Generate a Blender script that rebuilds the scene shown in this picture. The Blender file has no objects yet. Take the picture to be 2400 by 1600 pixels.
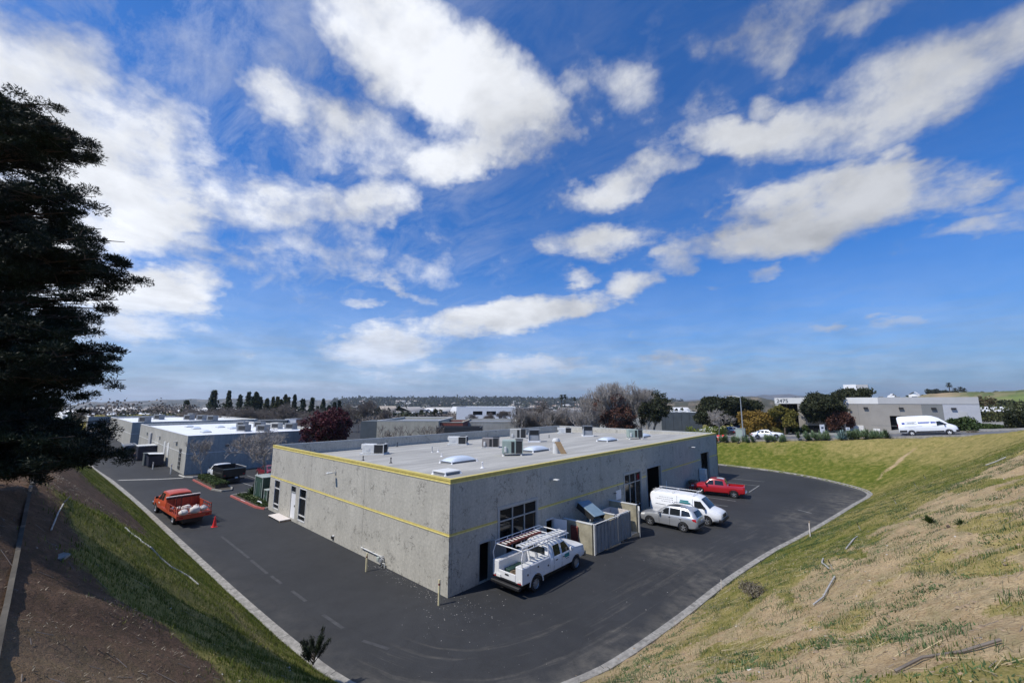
import bpy, bmesh, math, random
import numpy as np
from mathutils import Vector, Matrix
from mathutils.bvhtree import BVHTree
random.seed(7); rng=np.random.default_rng(7)
SC=bpy.context.scene; COL=SC.collection; R=math.radians

# ---------------------------------------------------------------- camera
CAMF=961.3; CAMP=Vector((17.152,-14.333,9.659))
CX=Vector((0.74393,0.66825,0.0024)); CU=Vector((0.0965,-0.11098,0.98913)); CF=Vector((-0.66125,0.73561,0.14705))
cd=bpy.data.cameras.new('camera'); cd.sensor_width=36; cd.lens=36*CAMF/2400; cd.clip_start=.1; cd.clip_end=60000
cam=bpy.data.objects.new('camera',cd); COL.objects.link(cam)
cam.matrix_world=Matrix(((CX.x,CU.x,-CF.x,CAMP.x),(CX.y,CU.y,-CF.y,CAMP.y),(CX.z,CU.z,-CF.z,CAMP.z),(0,0,0,1)))
SC.camera=cam
def ray(px,py): return CF+CX*((px-1200)/CAMF)+CU*((800-py)/CAMF)
def P(px,py,D): return CAMP+ray(px,py)*D           # a point D metres deep in the view
def G(px,py,z=0):
    d=ray(px,py); return CAMP+d*((z-CAMP.z)/d.z)

# ---------------------------------------------------------------- world, sun, exposure
SUN_EL=54.0; SUN_DIR=Vector((-.375,-.927,0)).normalized()*math.cos(R(SUN_EL))+Vector((0,0,math.sin(R(SUN_EL))))
SKY_STRENGTH=.10
w=bpy.data.worlds.new('World'); SC.world=w; w.use_nodes=True; w.cycles.sampling_method='MANUAL'; w.cycles.sample_map_resolution=512; nt=w.node_tree; nt.nodes.clear()
def N(nt,t,**k):
    n=nt.nodes.new(t)
    for a,b in k.items():
        if a=='inp':
            for i,v in b.items():
                if isinstance(v,bpy.types.NodeSocket): nt.links.new(v,n.inputs[i])
                else: n.inputs[i].default_value=v
        else: setattr(n,a,b)
    return n
def MA(nt,op,a,b=None,c=None,clamp=False):
    n=N(nt,'ShaderNodeMath',operation=op,use_clamp=clamp)
    for i,v in enumerate((a,b,c)):
        if v is None: continue
        if isinstance(v,bpy.types.NodeSocket): nt.links.new(v,n.inputs[i])
        else: n.inputs[i].default_value=v
    return n.outputs[0]
def MIX(nt,f,a,b,blend='MIX'):
    n=N(nt,'ShaderNodeMix',data_type='RGBA',blend_type=blend)
    for i,v in ((0,f),(6,a),(7,b)):
        if isinstance(v,bpy.types.NodeSocket): nt.links.new(v,n.inputs[i])
        else: n.inputs[i].default_value=(v if i==0 else (*v,1) if len(v)==3 else v)
    return n.outputs[2]
def RAMP(nt,f,stops,interp='LINEAR'):
    n=N(nt,'ShaderNodeValToRGB'); n.color_ramp.interpolation=interp; e=n.color_ramp.elements
    while len(e)<len(stops): e.new(.5)
    for q,(p,c) in zip(e,stops): q.position=p; q.color=(c,c,c,1) if isinstance(c,(int,float)) else (*c,1)
    nt.links.new(f,n.inputs[0]); return n.outputs[0]
def NOISE(nt,vec,scale,detail=4,rough=.55,out=0,dist=0,lac=2.0):
    n=N(nt,'ShaderNodeTexNoise',inp={'Scale':scale,'Detail':detail,'Roughness':rough,'Distortion':dist,'Lacunarity':lac})
    nt.links.new(vec,n.inputs['Vector']); return n.outputs[out]
def MAPN(nt,vec,scale=(1,1,1),loc=(0,0,0),rot=(0,0,0),typ='POINT'):
    n=N(nt,'ShaderNodeMapping',vector_type=typ); n.inputs['Location'].default_value=loc; n.inputs['Rotation'].default_value=rot; n.inputs['Scale'].default_value=scale
    nt.links.new(vec,n.inputs[0]); return n.outputs[0]

def build_world():
    sky=N(nt,'ShaderNodeTexSky',sky_type='NISHITA',sun_disc=False,sun_elevation=R(SUN_EL),
          sun_rotation=math.atan2(SUN_DIR.x,SUN_DIR.y),altitude=100,air_density=1.0,dust_density=.6,ozone_density=3.0)
    tc=N(nt,'ShaderNodeTexCoord').outputs['Generated']
    s=N(nt,'ShaderNodeSeparateXYZ'); nt.links.new(tc,s.inputs[0])
    az=MA(nt,'MULTIPLY',MA(nt,'ARCTAN2',s.outputs[0],s.outputs[1]),57.29578)
    el=MA(nt,'MULTIPLY',MA(nt,'ARCSINE',s.outputs[2]),57.29578)
    ae=N(nt,'ShaderNodeCombineXYZ',inp={0:az,1:el}).outputs[0]
    # direction on a flat cloud deck, for the texture of the clouds
    zz=MA(nt,'ADD',MA(nt,'MAXIMUM',s.outputs[2],0.0),.16)
    deck=N(nt,'ShaderNodeCombineXYZ',inp={0:MA(nt,'DIVIDE',s.outputs[0],zz),1:MA(nt,'DIVIDE',s.outputs[1],zz)}).outputs[0]
    wv=NOISE(nt,deck,1.6,5,.6,out=1); wv2=NOISE(nt,deck,6,4,.6,out=1)
    def vm(op,a,b):
        n=N(nt,'ShaderNodeVectorMath',operation=op)
        for i,v in enumerate((a,b)):
            if isinstance(v,bpy.types.NodeSocket): nt.links.new(v,n.inputs[i])
            else: n.inputs[i].default_value=v
        return n.outputs[0]
    warp=vm('ADD',vm('MULTIPLY',vm('SUBTRACT',wv,(.5,.5,.5)),(17,10,0)),vm('MULTIPLY',vm('SUBTRACT',wv2,(.5,.5,.5)),(7,4,0)))
    # less warping low down, where clouds are far away and small
    damp=RAMP(nt,MA(nt,'DIVIDE',el,30.0),[(0,.12),(.35,.5),(1,1)])
    c3=N(nt,'ShaderNodeCombineXYZ',inp={0:damp,1:damp,2:0}).outputs[0]
    ae=vm('ADD',ae,vm('MULTIPLY',warp,c3))
    tot=None
    for (a,e,sx,sy,rot,st) in BLOBS:
        m=MAPN(nt,ae,(sx*1.30,sy*1.38,1),(a,e,0),(0,0,rot),'TEXTURE')
        l=N(nt,'ShaderNodeVectorMath',operation='DOT_PRODUCT'); nt.links.new(m,l.inputs[0]); nt.links.new(m,l.inputs[1])
        v=MA(nt,'MULTIPLY',MA(nt,'SUBTRACT',1.0,l.outputs['Value'],clamp=True),st)
        tot=v if tot is None else MA(nt,'MAXIMUM',tot,v)
    fine=NOISE(nt,deck,4.2,9,.62,dist=.25); big=NOISE(nt,deck,1.3,5,.6); 
    wisp=NOISE(nt,MAPN(nt,deck,(1.2,3.4,1),rot=(0,0,.6)),1.7,8,.7,dist=.6)
    fine2=NOISE(nt,tc,10,9,.62,dist=.15); puff=NOISE(nt,MAPN(nt,tc,(1,1,1.5),loc=(3,1,2)),4.5,6,.55)
    dens=MA(nt,'ADD',MA(nt,'MULTIPLY',tot,1.15),MA(nt,'ADD',MA(nt,'ADD',MA(nt,'MULTIPLY',MA(nt,'SUBTRACT',fine,.5),.85),MA(nt,'MULTIPLY',MA(nt,'SUBTRACT',puff,.5),1.1)),MA(nt,'MULTIPLY',MA(nt,'SUBTRACT',fine2,.5),1.7)))
    lo=MA(nt,'DIVIDE',MA(nt,'SUBTRACT',dens,.08),1.0,clamp=True)
    alpha=RAMP(nt,lo,[(0,0),(.2,.10),(.5,.50),(.8,.86),(1,.96)])
    # thin veil: stronger towards the sun side (west of view) and low down
    azn=MA(nt,'DIVIDE',MA(nt,'ADD',az,100.0),110.0,clamp=True)
    veilk=RAMP(nt,azn,[(0,.9),(.35,.75),(.55,.25),(1,.10)])
    veil=MA(nt,'MULTIPLY',RAMP(nt,wisp,[(.42,0),(.72,.55)]),veilk)
    low=RAMP(nt,MA(nt,'DIVIDE',el,20.0,clamp=True),[(0,1),(.10,.92),(.25,.66),(.5,.28),(.9,0)])
    lown=NOISE(nt,MAPN(nt,ae,(.05,.55,1)),1.5,6,.6)
    low=MA(nt,'MULTIPLY',low,RAMP(nt,lown,[(.3,.55),(.7,1)]))
    alpha=MA(nt,'MAXIMUM',alpha,MA(nt,'MAXIMUM',veil,low))
    # cloud brightness: thick parts a little greyer, lumps from noise
    lump=NOISE(nt,deck,2.6,7,.6,dist=.3)
    shade=MA(nt,'ADD',MA(nt,'MULTIPLY',RAMP(nt,MA(nt,'MULTIPLY',MA(nt,'ADD',lump,puff),.5),[(.36,0),(.58,1)]),.36),MA(nt,'ADD',MA(nt,'MULTIPLY',RAMP(nt,lo,[(.2,0),(.8,1)]),.16),.45))
    sidek=RAMP(nt,azn,[(0,1.12),(.45,1.0),(.7,.78),(1,.65)])
    shade=MA(nt,'MULTIPLY',shade,sidek)
    lowd=RAMP(nt,MA(nt,'DIVIDE',el,20.0,clamp=True),[(0,.98),(.25,.95),(.6,1)])
    shade=MA(nt,'MULTIPLY',shade,lowd)
    cc=N(nt,'ShaderNodeVectorMath',operation='SCALE'); nt.links.new(MIX(nt,RAMP(nt,MA(nt,'DIVIDE',el,20.0,clamp=True),[(0,1),(.2,.75),(.55,0)]),(.95,.975,1.02),(.70,.82,1.06)),cc.inputs[0]); nt.links.new(shade,cc.inputs['Scale'])
    skyc=N(nt,'ShaderNodeVectorMath',operation='MULTIPLY',inp={0:sky.outputs[0],1:(.27*SKY_STRENGTH,.80*SKY_STRENGTH,1.45*SKY_STRENGTH)}).outputs[0]
    col=MIX(nt,alpha,skyc,cc.outputs[0])
    bg=N(nt,'ShaderNodeBackground',inp={0:col,1:1.0}); o=N(nt,'ShaderNodeOutputWorld'); nt.links.new(bg.outputs[0],o.inputs[0])
BLOBS=[(-95.1, 28.7, 7.8, 4.2, 2.98, 1.1), (-90.5, 23.6, 8.6, 5.8, 2.64, 1.15), (-86.1, 22.0, 8.1, 5.6, 1.26, 1.1), (-82.4, 17.4, 5.5, 2.7, 2.83, 0.7), (-93.2, 14.4, 7.8, 5.8, -2.62, 0.9), (-61.7, 45.0, 8.6, 4.0, -2.94, 0.9), (-57.8, 42.6, 11.8, 4.6, 3.07, 1.1), (-50.0, 40.1, 11.3, 5.2, 2.89, 1.1), (-43.3, 35.9, 9.6, 5.3, 3.0, 1.0), (-72.9, 34.4, 5.0, 2.7, 3.05, 0.85), (-64.9, 33.7, 12.1, 3.8, 3.0, 0.75), (-51.0, 31.7, 8.8, 3.0, -2.94, 0.9), (-61.8, 30.9, 10.2, 2.9, -3.11, 0.6), (-69.1, 37.9, 6.5, 2.4, -2.87, 0.35), (-70.9, 23.8, 12.3, 2.9, -3.02, 0.9), (-62.6, 25.3, 7.4, 3.5, -2.82, 0.9), (-77.5, 24.2, 6.1, 2.4, 2.84, 0.5), (-67.7, 21.4, 7.6, 1.8, 3.14, 0.55), (-84.9, 11.0, 7.7, 2.2, -2.96, 1.1), (-88.6, 7.4, 9.5, 2.9, -3.0, 0.8), (-80.5, 13.6, 4.2, 1.4, -2.95, 0.6), (-75.8, 5.5, 7.5, 1.1, -3.08, 0.6), (-66.5, 19.0, 15.3, 2.4, 3.02, 0.6), (-58.2, 16.1, 7.3, 1.0, 2.73, 0.6), (-74.1, 16.2, 9.0, 2.0, -3.07, 0.45), (-43.2, 12.0, 16.4, 2.5, -2.98, 1.1), (-59.4, 7.5, 11.5, 2.6, -3.03, 1.0), (-32.9, 13.7, 6.5, 2.2, -3.04, 1.0), (-68.7, 7.5, 4.3, 1.6, -3.07, 0.5), (-64.0, 13.1, 3.9, 0.9, -3.1, 0.6), (-27.0, 28.7, 8.1, 2.1, -2.93, 0.75), (-21.7, 29.5, 4.9, 1.5, -3.01, 0.6), (-30.3, 22.1, 9.0, 2.3, -3.13, 0.95), (-32.2, 17.7, 2.7, 1.1, 3.09, 0.7), (-24.1, 16.0, 3.9, 2.1, -3.07, 0.8), (-19.1, 18.2, 3.2, 2.1, 2.97, 0.65), (-5.2, 20.3, 13.0, 3.0, 3.14, 1.15), (1.1, 21.7, 7.0, 2.5, 2.98, 1.1), (-10.6, 30.0, 8.4, 2.4, 2.8, 0.9), (-3.5, 28.8, 9.6, 3.0, 3.07, 0.85), (3.4, 29.4, 7.2, 3.6, -3.02, 0.75), (9.8, 30.7, 4.6, 2.1, 3.12, 0.55), (8.7, 20.6, 2.3, 0.7, 2.62, 0.5), (-5.7, 39.9, 9.4, 2.8, -3.08, 0.6), (2.4, 38.0, 6.5, 1.7, 2.9, 0.55), (-14.7, 40.8, 3.3, 2.2, 2.77, 0.45), (-25.9, 38.5, 5.4, 2.6, 2.73, 0.45), (-32.9, 38.3, 4.2, 2.4, 2.74, 0.4), (-14.1, 35.8, 3.7, 1.9, -2.86, 0.4), (-7.4, 32.8, 2.6, 1.4, 2.76, 0.45), (6.4, 15.5, 4.5, 1.1, -3.13, 0.5), (11.1, 17.1, 2.8, 1.5, -3.1, 0.4), (-9.5, 15.3, 2.6, 1.0, -3.11, 0.55), (-14.2, 14.7, 1.5, 0.8, 2.99, 0.4), (1.7, 8.2, 5.4, 0.7, 3.11, 0.5), (-3.6, 8.1, 3.7, 0.7, 3.03, 0.5), (-7.6, 7.1, 2.9, 0.6, 3.06, 0.45), (-25.5, 8.7, 2.8, 0.8, 3.1, 0.45), (-41.9, 4.9, 19.7, 1.7, -3.14, 0.75), (-24.5, 5.6, 14.2, 1.4, 3.11, 0.6), (-14.5, 3.9, 14.1, 1.3, 3.11, 0.5), (-59.2, 3.5, 27.1, 1.4, -3.12, 0.45), (4.2, 3.5, 8.6, 1.2, 3.08, 0.45), (-77.9, 2.0, 11.7, 0.7, -3.11, 0.5), (-0.5, 2.4, 10.0, 0.9, 3.11, 0.35), (-81.3, 6.5, 7.2, 2.8, -3.05, 0.6)]
build_world()
sl=bpy.data.lights.new('sun','SUN'); sl.energy=4.0; sl.angle=R(.55); sl.color=(1,.945,.86)
so=bpy.data.objects.new('sun',sl); COL.objects.link(so); so.rotation_euler=SUN_DIR.to_track_quat('Z','Y').to_euler()
SC.view_settings.view_transform='Standard'; SC.view_settings.look='None'; SC.view_settings.exposure=0.08; SC.view_settings.gamma=1
SC.cycles.max_bounces=6; SC.cycles.volume_bounces=0

# ---------------------------------------------------------------- naming
def tag(o,label=None,cat=None,group=None,kind=None):
    if label: o['label']=label
    if cat: o['category']=cat
    if group: o['group']=group
    if kind: o['kind']=kind
    return o
def thing(name,label,cat,loc=(0,0,0),rz=0,group=None):
    o=bpy.data.objects.new(name,None); COL.objects.link(o); o.location=loc; o.rotation_euler=(0,0,rz); o.empty_display_size=.3
    return tag(o,label,cat,group)
def copy_tree(o,parent=None):
    c=o.copy(); COL.objects.link(c); c.parent=parent
    for ch in KIDS.get(o.name,[]): copy_tree(ch,c)
    return c
KIDS={}
def place(o,loc,rz=0,label=None,s=None):
    o.location=loc; o.rotation_euler=(0,0,rz)
    if label: o['label']=label
    if s: o.scale=(s,s,s) if isinstance(s,(int,float)) else s
    return o

# ---------------------------------------------------------------- mesh collecting
class MB:
    def __init__(s): s.v=[]; s.f=[]
    def add(s,vs,fs):
        b=len(s.v); s.v+= [tuple(v) for v in vs]; s.f+=[tuple(b+i for i in f) for f in fs]; return s
    def box(s,x0,x1,y0,y1,z0,z1):
        return s.add([(x0,y0,z0),(x1,y0,z0),(x1,y1,z0),(x0,y1,z0),(x0,y0,z1),(x1,y0,z1),(x1,y1,z1),(x0,y1,z1)],
              [(0,3,2,1),(4,5,6,7),(0,1,5,4),(1,2,6,5),(2,3,7,6),(3,0,4,7)])
    def obox(s,c,ax,ay,az):   # oriented box: centre and three half-axis vectors
        c,ax,ay,az=map(Vector,(c,ax,ay,az)); vs=[c+ax*i+ay*j+az*k for k in(-1,1) for (i,j) in((-1,-1),(1,-1),(1,1),(-1,1))]
        return s.add(vs,[(0,3,2,1),(4,5,6,7),(0,1,5,4),(1,2,6,5),(2,3,7,6),(3,0,4,7)])
    def quad(s,a,b,c,d): return s.add([a,b,c,d],[(0,1,2,3)])
    def poly(s,pts): return s.add(pts,[tuple(range(len(pts)))])
    def cyl(s,a,b,r,r2=None,n=8,cap=True):
        a,b=Vector(a),Vector(b); r2=r if r2 is None else r2; d=(b-a)
        if d.length<1e-6: return s
        d.normalize(); u=d.orthogonal().normalized(); w_=d.cross(u)
        vs=[a+(u*math.cos(t)+w_*math.sin(t))*r for t in [2*math.pi*i/n for i in range(n)]]+[b+(u*math.cos(t)+w_*math.sin(t))*r2 for t in [2*math.pi*i/n for i in range(n)]]
        fs=[(i,(i+1)%n,n+(i+1)%n,n+i) for i in range(n)]
        if cap: fs+=[tuple(range(n-1,-1,-1)),tuple(range(n,2*n))]
        return s.add(vs,fs)
    def path(s,pts,r,n=6,r2=None):
        r2=r if r2 is None else r2; m=len(pts)-1
        for i in range(m): s.cyl(pts[i],pts[i+1],r+(r2-r)*i/m,r+(r2-r)*(i+1)/m,n)
        return s
    def lathe(s,prof,c=(0,0,0),axis='Z',n=20,cap=False):
        vs=[];k=len(prof)
        for i in range(n):
            t=2*math.pi*i/n
            for (r,h) in prof:
                p=(r*math.cos(t),r*math.sin(t),h)
                if axis=='Y': p=(p[0],p[2],p[1])
                if axis=='X': p=(p[2],p[0],p[1])
                vs.append((p[0]+c[0],p[1]+c[1],p[2]+c[2]))
        fs=[(i*k+j,((i+1)%n)*k+j,((i+1)%n)*k+j+1,i*k+j+1) for i in range(n) for j in range(k-1)]
        return s.add(vs,fs)
    def grid(s,fn,nu,nv):
        vs=[fn(i/nu,j/nv) for j in range(nv+1) for i in range(nu+1)]
        return s.add(vs,[(j*(nu+1)+i,j*(nu+1)+i+1,(j+1)*(nu+1)+i+1,(j+1)*(nu+1)+i) for j in range(nv) for i in range(nu)])
    def build(s,name,mat,parent=None,smooth=None,bevel=0,seg=1,subs=0,loc=None,rz=None,fix=True):
        me=bpy.data.meshes.new(name); me.from_pydata(s.v,[],s.f)
        if fix or bevel:
            bm=bmesh.new(); bm.from_mesh(me)
            if fix: bmesh.ops.recalc_face_normals(bm,faces=bm.faces)
            if bevel:
                es=[e for e in bm.edges if len(e.link_faces)==2 and e.calc_face_angle(0)>.5]
                bmesh.ops.bevel(bm,geom=es,offset=bevel,segments=seg,profile=.5,affect='EDGES',clamp_overlap=True)
            bm.to_mesh(me); bm.free()
        if mat: me.materials.append(mat)
        o=bpy.data.objects.new(name,me); COL.objects.link(o)
        if smooth is not None:
            me.shade_smooth(); me.set_sharp_from_angle(angle=R(smooth))
        if parent is not None: o.parent=parent; KIDS.setdefault(parent.name,[]).append(o)
        if loc: o.location=loc
        if rz is not None: o.rotation_euler=(0,0,rz)
        return o
def npmesh(name,V,F,mat,smooth=False,col=None,parent=None):
    V=np.asarray(V,np.float32); F=np.asarray(F,np.int32); k=F.shape[1]
    me=bpy.data.meshes.new(name); me.vertices.add(len(V)); me.vertices.foreach_set('co',V.ravel())
    me.loops.add(F.size); me.loops.foreach_set('vertex_index',F.ravel())
    me.polygons.add(len(F)); me.polygons.foreach_set('loop_start',np.arange(0,F.size,k,dtype=np.int32)); me.polygons.foreach_set('loop_total',np.full(len(F),k,np.int32))
    me.update(calc_edges=True); me.validate()
    if col is not None:
        a=me.color_attributes.new('Col','FLOAT_COLOR','POINT'); c=np.ones((len(V),4),np.float32); c[:,:col.shape[1]]=col; a.data.foreach_set('color',c.ravel())
    if smooth: me.shade_smooth()
    me.materials.append(mat)
    o=bpy.data.objects.new(name,me); COL.objects.link(o)
    if parent is not None: o.parent=parent; KIDS.setdefault(parent.name,[]).append(o)
    return o

# ---------------------------------------------------------------- materials
def mat(name,col,rough=.6,metal=0,var=.12,scale=3.0,bump=0,bscale=30,coat=0,spec=.5,obj=False,streak=0,trans=0):
    m=bpy.data.materials.new(name); m.use_nodes=True; t=m.node_tree; b=t.nodes['Principled BSDF']
    c=N(t,'ShaderNodeTexCoord').outputs['Object'] if obj else N(t,'ShaderNodeNewGeometry').outputs['Position']
    n=NOISE(t,c,scale,5,.6)
    k=RAMP(t,n,[(.3,1-var),(.7,1+var)])
    if streak:
        n2=NOISE(t,MAPN(t,c,(1,1,.12)),scale*2.2,4,.6); k=MA(t,'MULTIPLY',k,RAMP(t,n2,[(.35,1-streak),(.6,1)]))
    cc=N(t,'ShaderNodeVectorMath',operation='SCALE'); cc.inputs[0].default_value=col; t.links.new(k,cc.inputs['Scale'])
    t.links.new(cc.outputs[0],b.inputs['Base Color'])
    b.inputs['Roughness'].default_value=rough; b.inputs['Metallic'].default_value=metal; b.inputs['Specular IOR Level'].default_value=spec
    if coat: b.inputs['Coat Weight'].default_value=coat; b.inputs['Coat Roughness'].default_value=.05
    if bump:
        bn=N(t,'ShaderNodeBump',inp={'Strength':bump,'Distance':.02}); t.links.new(NOISE(t,c,bscale,4,.6),bn.inputs['Height']); t.links.new(bn.outputs[0],b.inputs['Normal'])
    return m
M={}
def mm(k,*a,**kw): M[k]=mat(k,*a,**kw)
mm('yellow_paint',(.58,.47,.13),.6,var=.15,scale=4)
mm('yellow_line',(.80,.69,.27),.6,var=.12,scale=4)
mm('white_paint',(.80,.80,.80),.45,var=.05)
mm('dirty_white',(.62,.62,.60),.6,var=.12)
mm('frame_grey',(.36,.37,.36),.5,var=.08)
mm('trim_grey',(.40,.41,.40),.6,var=.08)
mm('dark',(.012,.012,.013),.8,var=.2)
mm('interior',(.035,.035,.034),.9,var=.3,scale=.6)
mm('rubber',(.015,.015,.016),.75,var=.2)
mm('black_plastic',(.018,.018,.02),.5,var=.15)
mm('chrome',(.55,.56,.58),.22,metal=1,var=.05)
mm('rim_silver',(.62,.63,.65),.3,metal=.8,var=.05)
mm('coil_black',(.02,.021,.022),.6,var=.3,scale=20)
mm('hvac_white',(.66,.66,.63),.5,var=.08)
mm('hvac_green',(.32,.39,.34),.55,var=.1)
mm('hvac_brown',(.27,.24,.22),.55,var=.12)
mm('hvac_beige',(.46,.45,.41),.55,var=.1)
mm('hvac_grey',(.20,.21,.22),.55,var=.15)
mm('galv',(.42,.43,.44),.45,metal=.5,var=.12)
mm('concrete',(.42,.405,.365),.85,var=.16,scale=2.5,bump=.3)
mm('kerb_concrete',(.275,.26,.23),.88,var=.42,scale=3.0,bump=.3)
mm('wood',(.30,.22,.14),.75,var=.25,scale=5)
mm('tan_board',(.42,.28,.15),.8,var=.1)
mm('rust_red',(.16,.035,.028),.6,var=.25)
mm('orange_paint',(.46,.065,.025),.4,coat=.3,var=.14)
mm('orange_dark',(.33,.05,.022),.5,var=.22,scale=5)
mm('car_white',(.80,.81,.82),.32,coat=.5,var=.03)
mm('car_silver',(.50,.51,.52),.28,metal=.55,coat=.6,var=.03)
mm('car_red',(.42,.012,.018),.28,coat=.7,var=.06)
mm('car_darkred',(.17,.012,.016),.3,coat=.6,var=.06)
mm('car_navy',(.02,.025,.06),.3,coat=.6,var=.06)
mm('car_black',(.012,.013,.014),.35,coat=.5,var=.1)
mm('tail_red',(.45,.01,.015),.25,coat=.5,var=.05)
mm('lamp_clear',(.7,.7,.68),.15,coat=.6,var=.03)
mm('teal',(.02,.24,.25),.5,var=.05)
mm('sign_blue',(.05,.09,.42),.5,var=.05)
mm('ink',(.06,.07,.08),.6,var=.05)
mm('ink_blue',(.12,.16,.3),.6,var=.05)
mm('cone_red',(.75,.03,.03),.5,var=.06)
mm('bag_white',(.66,.60,.55),.8,var=.12,scale=6,bump=.4,bscale=8)
mm('pallet',(.15,.105,.06),.85,var=.3,scale=6)
mm('dumpster_green',(.015,.045,.035),.55,var=.2)
mm('dumpster_navy',(.015,.018,.035),.55,var=.2)
mm('bin_grey',(.10,.115,.115),.6,var=.2)
mm('lid_blue',(.17,.25,.32),.4,var=.1)
mm('block_wall',(.36,.33,.24),.9,var=.28,scale=1.6,bump=.5,bscale=9)
mm('gate_grey',(.27,.28,.29),.5,var=.12,streak=.2)
mm('transformer_green',(.03,.07,.05),.5,var=.1)
mm('transformer_pale',(.38,.42,.38),.5,var=.08)
mm('tile_roof_white',(.78,.79,.80),.6,var=.06,scale=.4)
mm('wall_white',(.80,.80,.79),.7,var=.04,scale=1)
mm('wall_dark',(.03,.032,.035),.6,var=.15)
mm('wall_tan',(.45,.42,.33),.8,var=.1,scale=1.2,streak=.12)
mm('wall_slate',(.085,.10,.105),.8,var=.15,scale=.8)
mm('wall_brown',(.14,.085,.065),.85,var=.15)
mm('taupe',(.30,.28,.25),.8,var=.08,scale=.8)
mm('taupe_light',(.50,.49,.46),.8,var=.06,scale=.8)
mm('fascia_light',(.70,.69,.66),.8,var=.05,scale=.8)
mm('fascia_grey',(.42,.42,.42),.8,var=.05,scale=.8)
mm('panel_grey',(.19,.195,.19),.8,var=.08,scale=.8)
mm('panel_blue_grey',(.42,.43,.46),.8,var=.06,scale=.8)
mm('bark',(.10,.075,.055),.9,var=.3,scale=8,bump=.5,bscale=20)
mm('bark_pale',(.34,.31,.28),.85,var=.25,scale=6)
mm('twig',(.17,.145,.125),.9,var=.25)
mm('drain_pipe',(.40,.39,.36),.7,var=.35,scale=7)
mm('skin',(.45,.28,.2),.6,var=.05)
mm('cloth_navy',(.02,.025,.05),.9,var=.15)
mm('cloth_red',(.28,.02,.03),.9,var=.15)
mm('cloth_blue',(.03,.05,.2),.9,var=.15)
mm('hair',(.03,.02,.015),.8,var=.1)
mm('red_kerb',(.40,.11,.09),.7,var=.25,scale=3)
mm('brick_red',(.22,.06,.045),.85,var=.2)
mm('paint_faded',(.26,.26,.25),.85,var=.3,scale=2.5)
mm('rubble',(.42,.41,.38),.9,var=.3,scale=9)
def glass_mat(name,tint,rough=.06):
    m=bpy.data.materials.new(name); m.use_nodes=True; b=m.node_tree.nodes['Principled BSDF']
    t=m.node_tree; c=N(t,'ShaderNodeNewGeometry').outputs['Position']; k=NOISE(t,c,1.2,3); 
    t.links.new(MIX(t,k,tint,tuple(v*1.6 for v in tint)),b.inputs['Base Color']); b.inputs['Roughness'].default_value=rough; b.inputs['Specular IOR Level'].default_value=.5
    return m
M['glass_dark']=glass_mat('glass_dark',(.006,.007,.008)); M['glass_car']=glass_mat('glass_car',(.014,.017,.019),.04)
def pane_mat():
    # opaque building glass: its near-black colour stands in for the dark room, with a sky reflection
    m=bpy.data.materials.new('window_pane'); m.use_nodes=True; t=m.node_tree; b=t.nodes['Principled BSDF']
    b.inputs['Base Color'].default_value=(.006,.007,.008,1); b.inputs['Roughness'].default_value=.05; b.inputs['Specular IOR Level'].default_value=.45
    return m
M['pane']=pane_mat()
def sky_dome_mat():
    m=mat('skylight_dome',(.62,.68,.74),.25,coat=.4,var=.04); return m
M['dome']=sky_dome_mat()
def leaf_mat(name,c1,c2,rough=.6,c3=None,sc=1.2,trans=.12):
    m=bpy.data.materials.new(name); m.use_nodes=True; t=m.node_tree; b=t.nodes['Principled BSDF']
    g=N(t,'ShaderNodeNewGeometry'); n=NOISE(t,g.outputs['Position'],sc,4,.6)
    r=RAMP(t,n,[(.35,c1),(.65,c2)]); 
    rnd=MA(t,'ADD',MA(t,'MULTIPLY',g.outputs['Random Per Island'],.7),.65)
    sc_=N(t,'ShaderNodeVectorMath',operation='SCALE'); t.links.new(r,sc_.inputs[0]); t.links.new(rnd,sc_.inputs['Scale'])
    t.links.new(sc_.outputs[0],b.inputs['Base Color']); b.inputs['Roughness'].default_value=rough; b.inputs['Specular IOR Level'].default_value=.25
    if trans:
        tr=N(t,'ShaderNodeBsdfTranslucent'); t.links.new(sc_.outputs[0],tr.inputs[0]); mx=N(t,'ShaderNodeMixShader',inp={0:trans}); t.links.new(b.outputs[0],mx.inputs[1]); t.links.new(tr.outputs[0],mx.inputs[2])
        t.links.new(mx.outputs[0],t.nodes['Material Output'].inputs[0])
    return m
M['pine']=leaf_mat('pine_needles',(.007,.012,.007),(.022,.034,.014),trans=.04)
M['cypress']=leaf_mat('cypress_foliage',(.018,.034,.018),(.040,.058,.024))
M['cypress_olive']=leaf_mat('olive_foliage',(.045,.06,.02),(.085,.085,.03))
M['euc']=leaf_mat('eucalyptus_foliage',(.02,.028,.012),(.05,.055,.02))
M['purple']=leaf_mat('purple_leaves',(.05,.012,.018),(.11,.022,.028))
M['rust']=leaf_mat('rust_leaves',(.08,.035,.025),(.15,.07,.045))
M['gold']=leaf_mat('gold_leaves',(.20,.12,.02),(.30,.20,.04))
M['olive']=leaf_mat('yellow_green_leaves',(.12,.11,.02),(.20,.17,.04))
M['brush']=leaf_mat('brown_brush',(.085,.07,.035),(.15,.12,.06))
M['shrub']=leaf_mat('shrub_leaves',(.03,.055,.014),(.07,.10,.025))
M['hedge']=leaf_mat('hedge_leaves',(.035,.065,.015),(.08,.11,.03))
M['lime']=leaf_mat('lime_hedge',(.13,.17,.02),(.22,.26,.04))
M['agave']=leaf_mat('agave_leaves',(.16,.24,.22),(.24,.33,.31),trans=0)
M['aloe']=leaf_mat('aloe_leaves',(.13,.20,.10),(.24,.31,.17),trans=0)
M['aloe_dark']=leaf_mat('dark_aloe_leaves',(.04,.07,.03),(.09,.13,.05),trans=0)
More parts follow.
